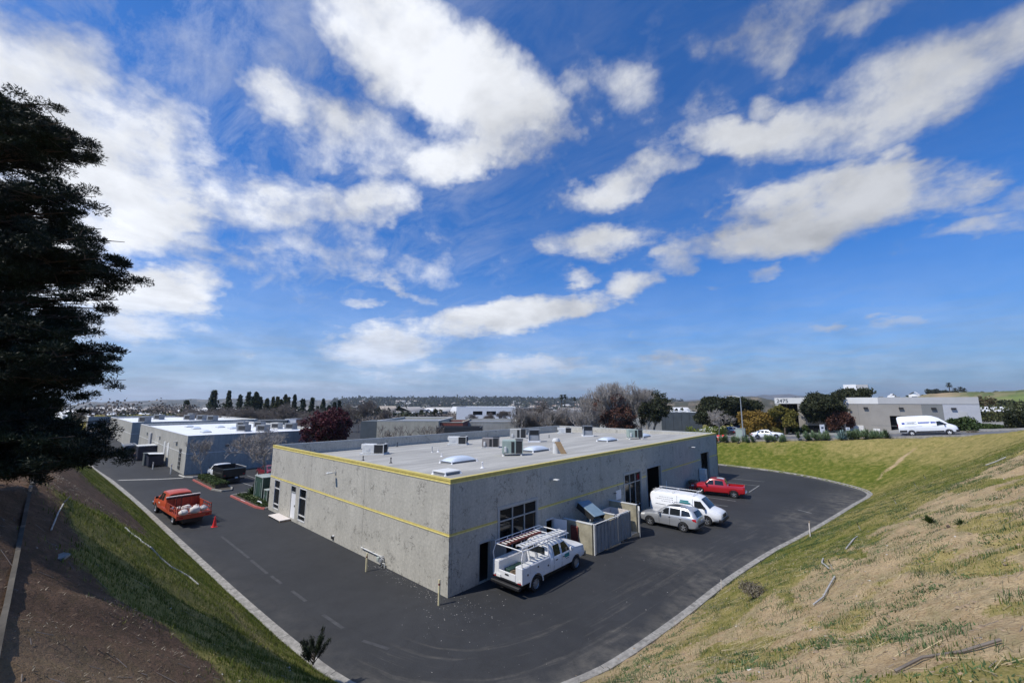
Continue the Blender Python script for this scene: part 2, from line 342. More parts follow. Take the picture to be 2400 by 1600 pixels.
M['grass']=leaf_mat('grass_blades',(.075,.11,.014),(.17,.185,.035),trans=.1,sc=.6)
M['weed']=leaf_mat('weed_leaves',(.045,.085,.03),(.09,.14,.05),trans=.1,sc=.8)
M['straw']=leaf_mat('dry_straw',(.30,.24,.13),(.44,.37,.22),trans=.1)
M['drytwig']=leaf_mat('dry_brush',(.13,.11,.08),(.24,.21,.16),trans=0)

def concrete_wall(name,base,crack=.5,vstreak=.25):
    m=bpy.data.materials.new(name); m.use_nodes=True; t=m.node_tree; b=t.nodes['Principled BSDF']
    c=N(t,'ShaderNodeNewGeometry').outputs['Position']
    a=NOISE(t,c,.55,5,.6); f=NOISE(t,c,7,6,.7); st=NOISE(t,MAPN(t,c,(1,1,.10)),2.2,5,.6); st2=NOISE(t,MAPN(t,c,(1,1,.16)),9,4,.6)
    k=MA(t,'MULTIPLY',RAMP(t,a,[(.3,.88),(.7,1.08)]),RAMP(t,f,[(.32,.80),(.66,1.12)]))
    k=MA(t,'MULTIPLY',k,MA(t,'MULTIPLY',RAMP(t,st,[(.35,1-vstreak),(.62,1.04)]),RAMP(t,st2,[(.3,.96),(.6,1.02)])))
    # patched cracks: thin squiggles along the level lines of a noise, in patches
    q=NOISE(t,c,.62,6,.70,dist=.3); l=MA(t,'ABSOLUTE',MA(t,'SUBTRACT',q,.5)); ln=RAMP(t,l,[(.0,1),(.006,.8),(.013,0)])
    q2=NOISE(t,c,2.1,5,.7,dist=.4); l2=MA(t,'ABSOLUTE',MA(t,'SUBTRACT',q2,.47)); ln2=RAMP(t,l2,[(.0,1),(.014,.7),(.024,0)])
    msk=RAMP(t,NOISE(t,MAPN(t,c,loc=(5,3,2)),.7,4,.6),[(.53,0),(.60,1)]); msk2=RAMP(t,NOISE(t,MAPN(t,c,loc=(15,3,9)),1.1,4,.6),[(.58,0),(.64,1)])
    cr=MA(t,'MULTIPLY',MA(t,'MAXIMUM',MA(t,'MULTIPLY',ln,msk),MA(t,'MULTIPLY',ln2,msk2)),crack)
    k=MA(t,'MULTIPLY',k,MA(t,'SUBTRACT',1.0,cr))
    cc=N(t,'ShaderNodeVectorMath',operation='SCALE'); cc.inputs[0].default_value=base; t.links.new(k,cc.inputs['Scale']); t.links.new(cc.outputs[0],b.inputs['Base Color'])
    b.inputs['Roughness'].default_value=.9; b.inputs['Specular IOR Level'].default_value=.2
    bn=N(t,'ShaderNodeBump',inp={'Strength':.25,'Distance':.02}); t.links.new(f,bn.inputs['Height']); t.links.new(bn.outputs[0],b.inputs['Normal'])
    return m
M['wall']=concrete_wall('concrete_wall',(.485,.462,.40),.62,.05)
M['wall2']=concrete_wall('neighbour_wall',(.42,.41,.37),.0,.15)
def roof_mat():
    m=bpy.data.materials.new('roof_felt'); m.use_nodes=True; t=m.node_tree; b=t.nodes['Principled BSDF']
    c=N(t,'ShaderNodeNewGeometry').outputs['Position']
    a=NOISE(t,c,.25,5,.6); s1=NOISE(t,MAPN(t,c,(1,.12,1)),.9,6,.65); s2=NOISE(t,c,5,5,.7)
    br=N(t,'ShaderNodeTexBrick',offset=.4,squash=1); br.inputs['Scale'].default_value=1; br.inputs['Brick Width'].default_value=10; br.inputs['Row Height'].default_value=.95; br.inputs['Mortar Size'].default_value=.018
    br.inputs['Color1'].default_value=(1,1,1,1); br.inputs['Color2'].default_value=(.95,.95,.95,1); br.inputs['Mortar'].default_value=(.66,.66,.66,1)
    t.links.new(MAPN(t,c,rot=(0,0,math.pi/2)),br.inputs[0])
    k=MA(t,'MULTIPLY',RAMP(t,a,[(.3,.88),(.7,1.1)]),MA(t,'MULTIPLY',RAMP(t,s1,[(.35,.74),(.65,1.08)]),RAMP(t,s2,[(.3,.93),(.7,1.05)])))
    cc=N(t,'ShaderNodeVectorMath',operation='SCALE'); cc.inputs[0].default_value=(.42,.405,.365); t.links.new(k,cc.inputs['Scale'])
    t.links.new(MIX(t,1.0,cc.outputs[0],br.outputs[0],'MULTIPLY'),b.inputs['Base Color']); b.inputs['Roughness'].default_value=.85
    return m
M['roof']=roof_mat()
def asphalt_mat(name,base,dust=1):
    m=bpy.data.materials.new(name); m.use_nodes=True; t=m.node_tree; b=t.nodes['Principled BSDF']
    c=N(t,'ShaderNodeNewGeometry').outputs['Position']
    a=NOISE(t,c,.16,5,.6); f=NOISE(t,c,1.4,6,.65); g=NOISE(t,c,22,3,.7); 
    k=MA(t,'MULTIPLY',RAMP(t,a,[(.3,.82),(.7,1.22)]),MA(t,'MULTIPLY',RAMP(t,f,[(.3,.88),(.7,1.10)]),RAMP(t,g,[(.3,.80),(.7,1.2)])))
    cc=N(t,'ShaderNodeVectorMath',operation='SCALE'); cc.inputs[0].default_value=base; t.links.new(k,cc.inputs['Scale']); out=cc.outputs[0]
    if dust:
        at=N(t,'ShaderNodeVertexColor',layer_name='Col'); sp=N(t,'ShaderNodeSeparateColor'); t.links.new(at.outputs[0],sp.inputs[0])
        sxy=N(t,'ShaderNodeSeparateXYZ'); t.links.new(c,sxy.inputs[0])
        kv=N(t,'ShaderNodeCombineXYZ',inp={0:MA(t,'MULTIPLY',sp.outputs[2],30.0),1:MA(t,'MULTIPLY',sxy.outputs[1],.22),2:MA(t,'MULTIPLY',sxy.outputs[0],.10)}).outputs[0]
        ks=MA(t,'MULTIPLY',RAMP(t,NOISE(t,kv,1.0,6,.7),[(.53,0),(.70,.8)]),RAMP(t,NOISE(t,c,2.2,6,.75),[(.35,.25),(.65,1)]))
        dn=RAMP(t,NOISE(t,c,1.1,7,.7),[(.38,0),(.68,1)]); dk=MA(t,'MULTIPLY',MA(t,'ADD',MA(t,'MULTIPLY',sp.outputs[0],dn),MA(t,'MULTIPLY',sp.outputs[1],ks),clamp=True),.48)
        out=MIX(t,dk,out,(.26,.235,.19))
        # swept tyre arcs round the corner (rings about the turning centre)
        sx=N(t,'ShaderNodeSeparateXYZ'); t.links.new(MAPN(t,c,loc=(1.5,-3.5,0)),sx.inputs[0])
        rr=MA(t,'SQRT',MA(t,'ADD',MA(t,'MULTIPLY',sx.outputs[0],sx.outputs[0]),MA(t,'MULTIPLY',sx.outputs[1],sx.outputs[1])))
        rv=N(t,'ShaderNodeCombineXYZ',inp={0:MA(t,'MULTIPLY',rr,2.2),1:MA(t,'MULTIPLY',MA(t,'ARCTAN2',sx.outputs[1],sx.outputs[0]),.5)}).outputs[0]
        an=RAMP(t,NOISE(t,rv,1.3,5,.7),[(.54,0),(.72,1)]); ak=MA(t,'MULTIPLY',MA(t,'MULTIPLY',an,sp.outputs[1]),.0)
        out=MIX(t,ak,out,(.22,.21,.19))
        # hairline cracks
        v=N(t,'ShaderNodeTexVoronoi',feature='DISTANCE_TO_EDGE',inp={'Scale':.33}); t.links.new(NOISE(t,c,.8,4,.6,out=1),v.inputs[0])
        vv=N(t,'ShaderNodeVectorMath',operation='ADD'); t.links.new(c,vv.inputs[0]); t.links.new(NOISE(t,c,1.2,4,.6,out=1),vv.inputs[1]); t.links.new(vv.outputs[0],v.inputs[0])
        ck=MA(t,'MULTIPLY',RAMP(t,v.outputs[0],[(0,1),(.006,.8),(.012,0)]),.25); out=MIX(t,ck,out,(.02,.02,.02))
        # oil stains
        os_=RAMP(t,NOISE(t,MAPN(t,c,loc=(4,7,0)),.7,5,.6),[(.60,0),(.70,1)]); out=MIX(t,MA(t,'MULTIPLY',os_,.35),out,(.028,.028,.03))
    t.links.new(out,b.inputs['Base Color']); b.inputs['Roughness'].default_value=.82; b.inputs['Specular IOR Level'].default_value=.35
    bn=N(t,'ShaderNodeBump',inp={'Strength':.4,'Distance':.01}); t.links.new(g,bn.inputs['Height']); t.links.new(bn.outputs[0],b.inputs['Normal'])
    return m
M['asphalt']=asphalt_mat('asphalt',(.0315,.0325,.0345)); M['street']=asphalt_mat('street_asphalt',(.13,.13,.135),0); M['pale_pave']=asphalt_mat('pale_paving',(.26,.255,.24),0)
def ground_mat():
    # Col: R grass cover, G dryness of the grass, B dark mulch
    m=bpy.data.materials.new('ground_soil_and_grass'); m.use_nodes=True; t=m.node_tree; b=t.nodes['Principled BSDF']
    c=N(t,'ShaderNodeNewGeometry').outputs['Position']
    at=N(t,'ShaderNodeVertexColor',layer_name='Col'); sp=N(t,'ShaderNodeSeparateColor'); t.links.new(at.outputs[0],sp.inputs[0])
    n1=NOISE(t,c,.5,6,.65); n2=NOISE(t,c,4.5,6,.7); n3=NOISE(t,c,19,5,.7); n4=NOISE(t,c,1.6,6,.7)
    soil=MIX(t,RAMP(t,n1,[(.3,0),(.7,1)]),(.30,.205,.105),(.54,.395,.22))
    soil=MIX(t,RAMP(t,NOISE(t,MAPN(t,c,(1,.35,1),rot=(0,0,-.3)),1.1,6,.7),[(.48,0),(.60,.8)]),soil,(.27,.225,.11))
    soil=MIX(t,RAMP(t,n2,[(.42,.0),(.75,.65)]),soil,(.60,.48,.30))
    soil=MIX(t,MA(t,'MULTIPLY',RAMP(t,n3,[(.48,0),(.64,1)]),.75),soil,(.15,.105,.065))
    mulch=MIX(t,RAMP(t,n2,[(.35,0),(.65,1)]),(.055,.036,.024),(.16,.10,.065))
    mulch=MIX(t,MA(t,'MULTIPLY',RAMP(t,n3,[(.58,0),(.72,1)]),.4),mulch,(.17,.13,.10))
    grass=MIX(t,RAMP(t,n4,[(.35,0),(.65,1)]),(.07,.095,.012),(.165,.17,.030))
    dry=MIX(t,RAMP(t,n2,[(.35,0),(.65,1)]),(.25,.20,.07),(.40,.315,.125))
    grass=MIX(t,MA(t,'ADD',sp.outputs[1],MA(t,'MULTIPLY',MA(t,'SUBTRACT',n4,.5),2.2),clamp=True),grass,dry)
    grass=MIX(t,MA(t,'MULTIPLY',RAMP(t,n3,[(.45,0),(.7,1)]),.45),grass,(.04,.05,.012))
    base=MIX(t,MA(t,'ADD',sp.outputs[2],MA(t,'MULTIPLY',MA(t,'SUBTRACT',n2,.5),.8),clamp=True),soil,mulch)
    gm=MA(t,'ADD',sp.outputs[0],MA(t,'ADD',MA(t,'MULTIPLY',MA(t,'SUBTRACT',n2,.5),.9),MA(t,'MULTIPLY',MA(t,'SUBTRACT',n3,.5),.5)))
    gm=RAMP(t,gm,[(.38,0),(.60,1)])
    t.links.new(MIX(t,gm,base,grass),b.inputs['Base Color']); b.inputs['Roughness'].default_value=.95; b.inputs['Specular IOR Level'].default_value=.1
    bn=N(t,'ShaderNodeBump',inp={'Strength':.9,'Distance':.06}); hh=MA(t,'ADD',MA(t,'MULTIPLY',n2,.6),MA(t,'MULTIPLY',n3,.5)); t.links.new(hh,bn.inputs['Height']); t.links.new(bn.outputs[0],b.inputs['Normal'])
    return m
M['ground']=ground_mat()
def vcol_mat(name,rough=.85,var=.2,scale=.05):
    m=bpy.data.materials.new(name); m.use_nodes=True; t=m.node_tree; b=t.nodes['Principled BSDF']
    at=N(t,'ShaderNodeVertexColor',layer_name='Col'); c=N(t,'ShaderNodeNewGeometry').outputs['Position']
    k=RAMP(t,NOISE(t,c,scale,6,.7),[(.3,1-var),(.7,1+var)]); s_=N(t,'ShaderNodeVectorMath',operation='SCALE'); t.links.new(at.outputs[0],s_.inputs[0]); t.links.new(k,s_.inputs['Scale'])
    t.links.new(s_.outputs[0],b.inputs['Base Color']); b.inputs['Roughness'].default_value=rough; b.inputs['Specular IOR Level'].default_value=.2
    return m
M['hills']=vcol_mat('hill_scrub',var=.45,scale=.012); M['town']=vcol_mat('town_walls',var=.15,scale=.2)

# ---------------------------------------------------------------- terrain shape
# asphalt edge polyline (closed lot outline on the slope side), world metres
KERB=[(-170,-9.6),(-110,-9.4),(-75,-9.0),(-62,-8.45),(-56,-8.1),(-45,-7.68),(-33,-7.32),(-24,-7.12),(-15,-6.92),(-7.6,-6.74),(-1.7,-6.52),(1.4,-6.32),
(3.2,-5.95),(4.9,-5.2),(6.3,-4.0),(7.25,-2.7),(7.85,-1.2),(8.35,.4),(8.75,3),(9.15,6.7),(9.6,11.9),(10.5,18.5),(11.6,24.4),(12.8,31.8),(13.9,39),(14.6,43),(14.8,45.5),(14.5,47),(13.5,48.8),(11.4,51.3),(9,53.4),(6.4,55),(3.6,56),(.8,56.6),(-2.9,57.1),(-10,57.6),(-20,58),(-45,58)]
def seg_dist(P,poly):
    best=np.full(P.shape[0],1e9)
    for (a,b) in zip(poly[:-1],poly[1:]):
        a=np.array(a,float);b=np.array(b,float);ab=b-a
        t=np.clip(((P-a)@ab)/(ab@ab),0,1)
        best=np.minimum(best,np.hypot(*(P-(a+t[:,None]*ab)).T))
    return best
def inside(P,poly):
    x,y=P[:,0],P[:,1];c=np.zeros(len(P),bool);n=len(poly)
    for i in range(n):
        x1,y1=poly[i];x2,y2=poly[(i+1)%n]
        if y1==y2: continue
        m=((y1>y)!=(y2>y))&(x<(x2-x1)*(y-y1)/(y2-y1)+x1); c^=m
    return c
LOTPOLY=KERB+[(-45,140),(-170,140)]
def sstep(a,b,x): t=np.clip((x-a)/(b-a),0,1); return t*t*(3-2*t)
def streetz(x): return np.clip(3.3+.085*np.asarray(x),0.0,6.6)
GW=.50   # gutter + kerb width
def height(x,y):
    x=np.atleast_1d(np.asarray(x,float));y=np.atleast_1d(np.asarray(y,float))
    P=np.stack([x,y],1); ins=inside(P,LOTPOLY); d=seg_dist(P,KERB)-GW
    d=np.where(ins,-1,d)
    s=1.02+(.60-1.02)*sstep(-4,12,x+.25*(y+8)); s=np.where(y>48,s+(.52-s)*sstep(48,56,y),s)
    capL=6.2+1.9*sstep(-30,17,x)          # bench along the ditch
    capR=8.15-.75*sstep(5,45,y)
    cap=capL+(capR-capL)*sstep(14,20,x)
    cap=cap*sstep(-200,-165,x); capF=streetz(x)
    f=sstep(44,64,y); cap=cap+(capF-cap)*f
    raw=s*np.maximum(d,0)+.12
    # rounded crest (smooth minimum)
    k=.5; hh=np.clip(.5+.5*(cap-raw)/k,0,1); z=cap*(1-hh)+raw*hh-k*hh*(1-hh)
    z=np.where(d>0,np.maximum(z,.12*np.clip(d/.1,0,1)),-.03)
    # behind the bench the hill rises on
    up=sstep(-15.8,-19,y)*(x<60)*(x<16)*1.0
    z=z+np.where((y<-15.6)&(x<13),np.minimum((-15.6-y)*.42,5)*sstep(13,8,x),0)
    return z,d
def vnoise(x,y,s,seed=0):
    x=np.asarray(x)/s+seed*17.31; y=np.asarray(y)/s+seed*9.77; xi=np.floor(x).astype(np.int64); yi=np.floor(y).astype(np.int64); fx=x-xi; fy=y-yi
    fx=fx*fx*(3-2*fx); fy=fy*fy*(3-2*fy)
    def h(a,b):
        n=(a*374761393+b*668265263+seed*1442695)&0x7fffffff; n=((n^(n>>13))*1274126177)&0x7fffffff; return ((n^(n>>16))&0xffff)/65535.
    return (h(xi,yi)*(1-fx)+h(xi+1,yi)*fx)*(1-fy)+(h(xi,yi+1)*(1-fx)+h(xi+1,yi+1)*fx)*fy
def fbm(x,y,s,seed=0,o=4):
    t=0;a=.5;tt=0
    for i in range(o): t=t+a*vnoise(x,y,s/2**i,seed+i); tt+=a; a*=.5
    return t/tt
# ---------------------------------------------------------------- ground masks (real soil and plant cover, not light)
def cover(x,y,d):
    n=fbm(x,y,2.2,3); n2=fbm(x,y,6,9); nd=fbm(x+.35*y,y*.35,1.6,21)   # streaks run along the slope
    left=1-sstep(9.2,12.4,x+.55*(y+9)); left=np.where(y>20,0,left); far=sstep(44,52,y+ .4*(x-14))
    right=np.clip(1-left-far,0,1)
    # right bank: grass low down, bare sandy soil with grass streaks higher up
    edge=2.2+.30*np.clip(y+2,0,40)*.9+2.0*(n-.5)
    gr=1-sstep(edge-.8,edge+.9,d); gr=np.maximum(gr,sstep(.56,.66,nd)*sstep(-6,8,y)*.95); gr=np.maximum(gr,sstep(.55,.66,n)*.62); gr=np.maximum(gr,sstep(.56,.64,fbm(x+.3*y,y*.5,.9,23))*.72*sstep(10,0,y))
    gr=gr*(1-.55*sstep(1.2,.2,d)*sstep(20,-5,y)); gr=gr*(1-sstep(11,2,y)*sstep(3.5,1.5,d)*.6)
    dr=.25+.5*sstep(.45,.62,n2)+.45*sstep(14,2,y)
    # far bank
    gf=.98-.30*sstep(.52,.66,n2)*sstep(2,6,d); df=sstep(3.0,8.0,d+6*(n-.5))*.75-.12*sstep(3,1,d)
    wash=np.exp(-((x-(15.7+.62*(y-49.5)+1.2*(n-.5)))/.42)**2)*(.5+n)*sstep(47,50,y)*sstep(58,54,y); gf=gf*(1-.6*wash)
    # left bank: green foot, dark mulch shoulder, green belt, bare red-brown soil near the camera
    thr=2.7+4.0*sstep(-9,0,x); gl=(1-sstep(thr-.6,thr+.9,d+2.6*(n-.5)))*(.80+.5*n2); gl=gl*(1-.55*np.exp(-((d-2.3)/.5)**2)*sstep(.45,.6,n2))
    belt=np.exp(-((d-(3.3+.10*np.clip(x+5,-10,12)))/1.0)**2)*sstep(-6,0,x)*1.1; gl=np.maximum(gl,belt*(.6+.8*n))
    gl=np.maximum(gl,sstep(-12,-20,x)*.75*sstep(5.8,4.6,d)*(.5+.8*n))
    dl=.30+.5*(n2-.4)+.55*np.exp(-((d-2.0)/.55)**2)*sstep(.35,.6,n2)
    mul=sstep(1.2,2.4,d)*(1-sstep(7.5,9.5,x+ .5*(n-.5)*4)*sstep(4.5,6,d)*.25)
    g=gl*left+gr*right+gf*far; dy=dl*left+dr*right+df*far; mu=mul*left
    far2=sstep(75,130,np.hypot(x+10,y-20)); g=g*(1-far2)+.75*far2; dy=dy*(1-far2)+.6*far2
    return np.clip(g,0,1),np.clip(dy,0,1),np.clip(mu,0,1),left,right,far
def full_height(x,y):
    z,d=height(x,y)
    r=np.hypot(x,y-10); drop=-26*sstep(130,900,r)-10*sstep(900,3000,r)
    return z+drop,d
def relief(x,y,d,z):
    k=sstep(.1,1.2,d); near=sstep(60,30,np.hypot(x-17,y+5))
    a=(fbm(x,y,1.9,31)-.5)*.34+(fbm(x+.3*y,y*.42,.9,41)-.5)*.24+(fbm(x,y,.6,51,3)-.5)*.15*near
    return z+a*k
def ground_z(x,y):
    z,d=full_height(x,y); return relief(np.atleast_1d(np.asarray(x,float)),np.atleast_1d(np.asarray(y,float)),d,z)
def gz(x,y): return float(ground_z(float(x),float(y))[0])
def build_ground():
    def lines(*segs):
        out=[]
        for a,b,st in segs: out+=list(np.arange(a,b,st))
        return out
    geo=lambda s0,s1,n:list(np.sign(s0)*np.geomspace(abs(s0),abs(s1),n))
    xs=np.array(geo(-9000,-172,26)+lines((-170,-60,2.5),(-60,-8,.55),(-8,28,.2),(28,60,.8))+geo(60,9000,26))
    ys=np.array(geo(-6000,-62,18)+lines((-60,-20,2),(-20,-6,.2),(-6,22,.25),(22,78,.5),(78,150,3))+geo(150,9000,26))
    X,Y=np.meshgrid(xs,ys); x=X.ravel(); y=Y.ravel(); z,d=full_height(x,y); z=relief(x,y,d,z)
    g,dy,mu,_,_,_=cover(x,y,d)
    nx,ny=len(xs),len(ys); idx=np.arange(nx*ny).reshape(ny,nx)
    F=np.stack([idx[:-1,:-1],idx[:-1,1:],idx[1:,1:],idx[1:,:-1]],-1).reshape(-1,4)
    # leave the ditch as a real hollow
    dd=np.abs(y+14.75); dit=(x<-3.2)&(x>-60)&(dd<.75); z=np.where(dit,z-.55*(1-dd/.75)-.05,z)
    o=npmesh('ground',np.stack([x,y,z],1),F,M['ground'],smooth=True,col=np.stack([g,dy,mu],1)); tag(o,kind='structure',label='sloping earth and grass ground around the lot')
build_ground()

def offset_poly(poly,off):
    # shift an open polyline sideways (to its right-hand, outer side)
    P_=[Vector((a,b)) for a,b in poly]; out=[]
    for i,p in enumerate(P_):
        t=(P_[min(i+1,len(P_)-1)]-P_[max(i-1,0)]).normalized(); n=Vector((t.y,-t.x)); out.append(p+n*off)
    return out
def dense(poly,st=1.0):
    # Catmull-Rom resample
    P_=[np.array(p,float) for p in poly]; out=[]
    for i in range(len(P_)-1):
        p0=P_[max(i-1,0)];p1=P_[i];p2=P_[i+1];p3=P_[min(i+2,len(P_)-1)]; n=max(1,int(np.linalg.norm(p2-p1)/st)); n=min(n,40)
        for k in range(n):
            t=k/n; 
            if np.linalg.norm(p2-p1)>20: q=p1*(1-t)+p2*t
            else: q=.5*((2*p1)+(-p0+p2)*t+(2*p0-5*p1+4*p2-p3)*t*t+(-p0+3*p1-3*p2+p3)*t**3)
            out.append(tuple(q))
    out.append(tuple(P_[-1])); return out
KD=dense(KERB,.8)
def build_lot():
    # asphalt sheet as a grid clipped to the lot, so its dust can follow the kerb
    st=.5; xs=np.concatenate([np.arange(-170,-60,4),np.arange(-60,16,st)]); ys=np.concatenate([np.arange(-10,59,st),np.arange(59,140,4)])
    X,Y=np.meshgrid(xs,ys); x=X.ravel();y=Y.ravel(); nx,ny=len(xs),len(ys)
    bm=bmesh.new(); outline=[(p.x,p.y) for p in offset_poly(KD,.06)]+[(-45,139),(-169,139)]
    vs=[bm.verts.new((a,b,0.0)) for a,b in outline]; bm.faces.new(vs)
    for c in list(np.arange(-60,16,1.0)): bmesh.ops.bisect_plane(bm,geom=bm.verts[:]+bm.edges[:]+bm.faces[:],plane_co=(float(c),0,0),plane_no=(1,0,0))
    for c in list(np.arange(-8,58,1.0)): bmesh.ops.bisect_plane(bm,geom=bm.verts[:]+bm.edges[:]+bm.faces[:],plane_co=(0,float(c),0),plane_no=(0,1,0))
    bmesh.ops.triangulate(bm,faces=bm.faces)
    me=bpy.data.meshes.new('asphalt_lot'); bm.to_mesh(me); bm.free()
    co=np.zeros(len(me.vertices)*3,np.float32); me.vertices.foreach_get('co',co); co=co.reshape(-1,3); x,y=co[:,0].astype(float),co[:,1].astype(float)
    d=seg_dist(np.stack([x,y],1),KERB); n=fbm(x,y,3,5)
    dust=sstep(.9,.1,d)*.5*sstep(-2,6,x+.2*y)*(.5+n)+sstep(1.2,.1,d)*.25
    dust+=np.exp(-((x-6.2)/1.8)**2-((y-13.5)/1.6)**2)*.95+np.exp(-((x-8.6)/1.6)**2-((y-11)/3)**2)*.35
    dust+=np.exp(-((x-13)/1.8)**2-((y-41)/6)**2)*.9+np.exp(-((x-10.5)/1.2)**2-((y-29)/4)**2)*.8+np.exp(-((x-7.6)/1.2)**2-((y-24)/1.2)**2)*.4
    swirl=sstep(.2,.9,d)*sstep(4.6,2.2,d)*(x>1.5)*sstep(46,30,y)*(.75+.25*sstep(12,2,y))
    a=me.color_attributes.new('Col','FLOAT_COLOR','POINT'); c=np.ones((len(x),4),np.float32); c[:,0]=np.clip(dust,0,1); c[:,1]=swirl; c[:,2]=np.clip(d/10,0,1); a.data.foreach_set('color',c.ravel())
    me.materials.append(M['asphalt']); o=bpy.data.objects.new('asphalt_lot',me); COL.objects.link(o); tag(o,kind='structure')
    # gutter pan and kerb swept along the edge
    prof=[(.0,.004),(.31,-.004),(.33,.10),(.35,.13),(.48,.13),(.50,.05)]
    rings=[offset_poly(KD,a) for a,_ in prof]; m=MB(); n=len(KD)
    vs=[(rings[j][i].x,rings[j][i].y,prof[j][1]) for i in range(n) for j in range(len(prof))]; k=len(prof)
    m.add(vs,[(i*k+j,(i+1)*k+j,(i+1)*k+j+1,i*k+j+1) for i in range(n-1) for j in range(k-1)])
    tag(m.build('kerb',M['kerb_concrete'],fix=False),kind='structure')
    m=MB(); acc=0
    for i in range(1,len(KD)-1):
        acc+=math.hypot(KD[i][0]-KD[i-1][0],KD[i][1]-KD[i-1][1])
        if acc<3 or abs(KD[i][0])>70: continue
        acc=0; q=[rings[j][i] for j in (1,3,4)]; t=(rings[0][i+1]-rings[0][i-1]).normalized()*.012; zz=(.004,.134,.134)
        q0=rings[0][i]; m.add([(q0.x-t.x,q0.y-t.y,.008),(q0.x+t.x,q0.y+t.y,.008),(q[0].x+t.x,q[0].y+t.y,.003),(q[0].x-t.x,q[0].y-t.y,.003)],[(0,1,2,3)]); m.add([(q[1].x-t.x,q[1].y-t.y,.134),(q[1].x+t.x,q[1].y+t.y,.134),(q[2].x+t.x,q[2].y+t.y,.134),(q[2].x-t.x,q[2].y-t.y,.134)],[(0,1,2,3)])
    tag(m.build('kerb_joints',M['dark']),kind='structure')
    # concrete valley gutter across the drive, and the kerb by the neighbour
    m=MB(); pts=[(-54.6,-7.6),(-51.9,-4.2),(-50.6,-1.9),(-50.9,-.2),(-48.0,3.3),(-46.0,6)]
    for (a,b) in zip(pts[:2],pts[1:3]): 
        a,b=Vector((*a,0)),Vector((*b,0)); t=(b-a).normalized(); nn=Vector((-t.y,t.x,0))*.22; m.quad(a-nn+Vector((0,0,.008)),b-nn+Vector((0,0,.008)),b+nn+Vector((0,0,.008)),a+nn+Vector((0,0,.008)))
    tag(m.build('valley_gutter',M['concrete']),kind='structure')
    m=MB(); m.path([(-52.9,-1.9,.07),(-50.6,-1.7,.07),(-49.8,-1.0,.07),(-49.8,.6,.07)],.12,6); tag(m.build('low_kerb',M['concrete']),kind='structure')
build_lot()
def strip(m,a,b,w,z=.006):
    a,b=Vector((*a,0)),Vector((*b,0)); t=(b-a).normalized(); nn=Vector((-t.y,t.x,0))*w/2; u=Vector((0,0,z)); m.quad(a-nn+u,b-nn+u,b+nn+u,a+nn+u)
m=MB()
for a,b in [((.9,45.6),(5.1,46.1)),((.9,42.4),(5.1,42.6)),((5.15,38),(5.15,43.0)),((.9,32.2),(5.2,32.4)),((.9,29.2),(5.15,29.6)),((.9,25.6),(4.9,25.9)),((10.3,32.6),(11.4,31.9)),
            ((-41.7,2.2),(-37.7,2.5)),((-46.6,4.2),(-42.6,4.3)),((-46.5,7.2),(-42,7.3)),((-46.5,10.2),(-42,10.3))]: strip(m,a,b,.10)
tag(m.build('parking_lines',M['paint_faded'],fix=False),kind='structure')
m=MB()
for a,b in [((-19.6,-4.95),(-13.4,-4.95)),((-12.9,-4.97),(-9.9,-5.0)),((-9.4,-4.97),(-7.9,-4.95)),((-6.6,-4.9),(-4.9,-4.88)),((-3.0,-4.88),(-1.2,-4.8)),((.3,-4.7),(1.6,-4.3))]: strip(m,a,b,.16)
tag(m.build('worn_lane_line',mat('worn_line',(.052,.053,.056),.85,var=.35,scale=3),fix=False),kind='structure')
def build_street():
    # street climbing to the right behind the lot, with kerbs and the paved yard beyond
    def sheet(name,x0,x1,y0,y1,dz,mt,nx=60,ny=4):
        m=MB(); m.grid(lambda u,v:(x0+(x1-x0)*u,y0+(y1-y0)*v,gz0(x0+(x1-x0)*u,y0+(y1-y0)*v)+dz),nx,ny); return tag(m.build(name,mt,smooth=40),kind='structure')
    def gz0(x,y): return float(streetz(x))
    sheet('street',-44,60,65,74.2,.16,M['street'])
    sheet('yard_paving',-44,60,75.4,112,.20,M['pale_pave'],60,8)
    for y0,y1,nm in ((64.55,65.0,'street_kerb'),(74.2,75.4,'pavement')):
        m=MB(); n=80
        for i in range(n):
            xa=-44+104*i/n; xb=-44+104*(i+1)/n; za,zb=gz0(xa,0)+.28,gz0(xb,0)+.28
            m.add([(xa,y0,za-.5),(xb,y0,zb-.5),(xb,y1,zb-.5),(xa,y1,za-.5),(xa,y0,za),(xb,y0,zb),(xb,y1,zb),(xa,y1,za)],[(4,5,6,7),(0,1,5,4),(2,3,7,6)])
        tag(m.build(nm,M['kerb_concrete']),kind='structure')
build_street()
def build_ditch():
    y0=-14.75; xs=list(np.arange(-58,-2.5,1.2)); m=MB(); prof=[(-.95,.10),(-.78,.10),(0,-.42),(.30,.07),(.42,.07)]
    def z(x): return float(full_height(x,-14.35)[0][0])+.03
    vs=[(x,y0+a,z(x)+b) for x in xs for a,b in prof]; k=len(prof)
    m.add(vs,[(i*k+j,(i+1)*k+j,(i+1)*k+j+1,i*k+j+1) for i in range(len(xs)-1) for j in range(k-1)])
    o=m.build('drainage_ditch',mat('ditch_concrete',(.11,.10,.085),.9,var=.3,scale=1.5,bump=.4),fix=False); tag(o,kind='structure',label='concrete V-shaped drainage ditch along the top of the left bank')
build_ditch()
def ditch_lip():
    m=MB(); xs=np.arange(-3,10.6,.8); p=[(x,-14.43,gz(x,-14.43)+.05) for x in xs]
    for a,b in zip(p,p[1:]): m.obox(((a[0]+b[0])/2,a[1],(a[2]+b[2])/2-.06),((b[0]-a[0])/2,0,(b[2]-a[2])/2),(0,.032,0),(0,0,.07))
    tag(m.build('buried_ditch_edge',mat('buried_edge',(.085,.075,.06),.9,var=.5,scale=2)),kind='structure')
ditch_lip()

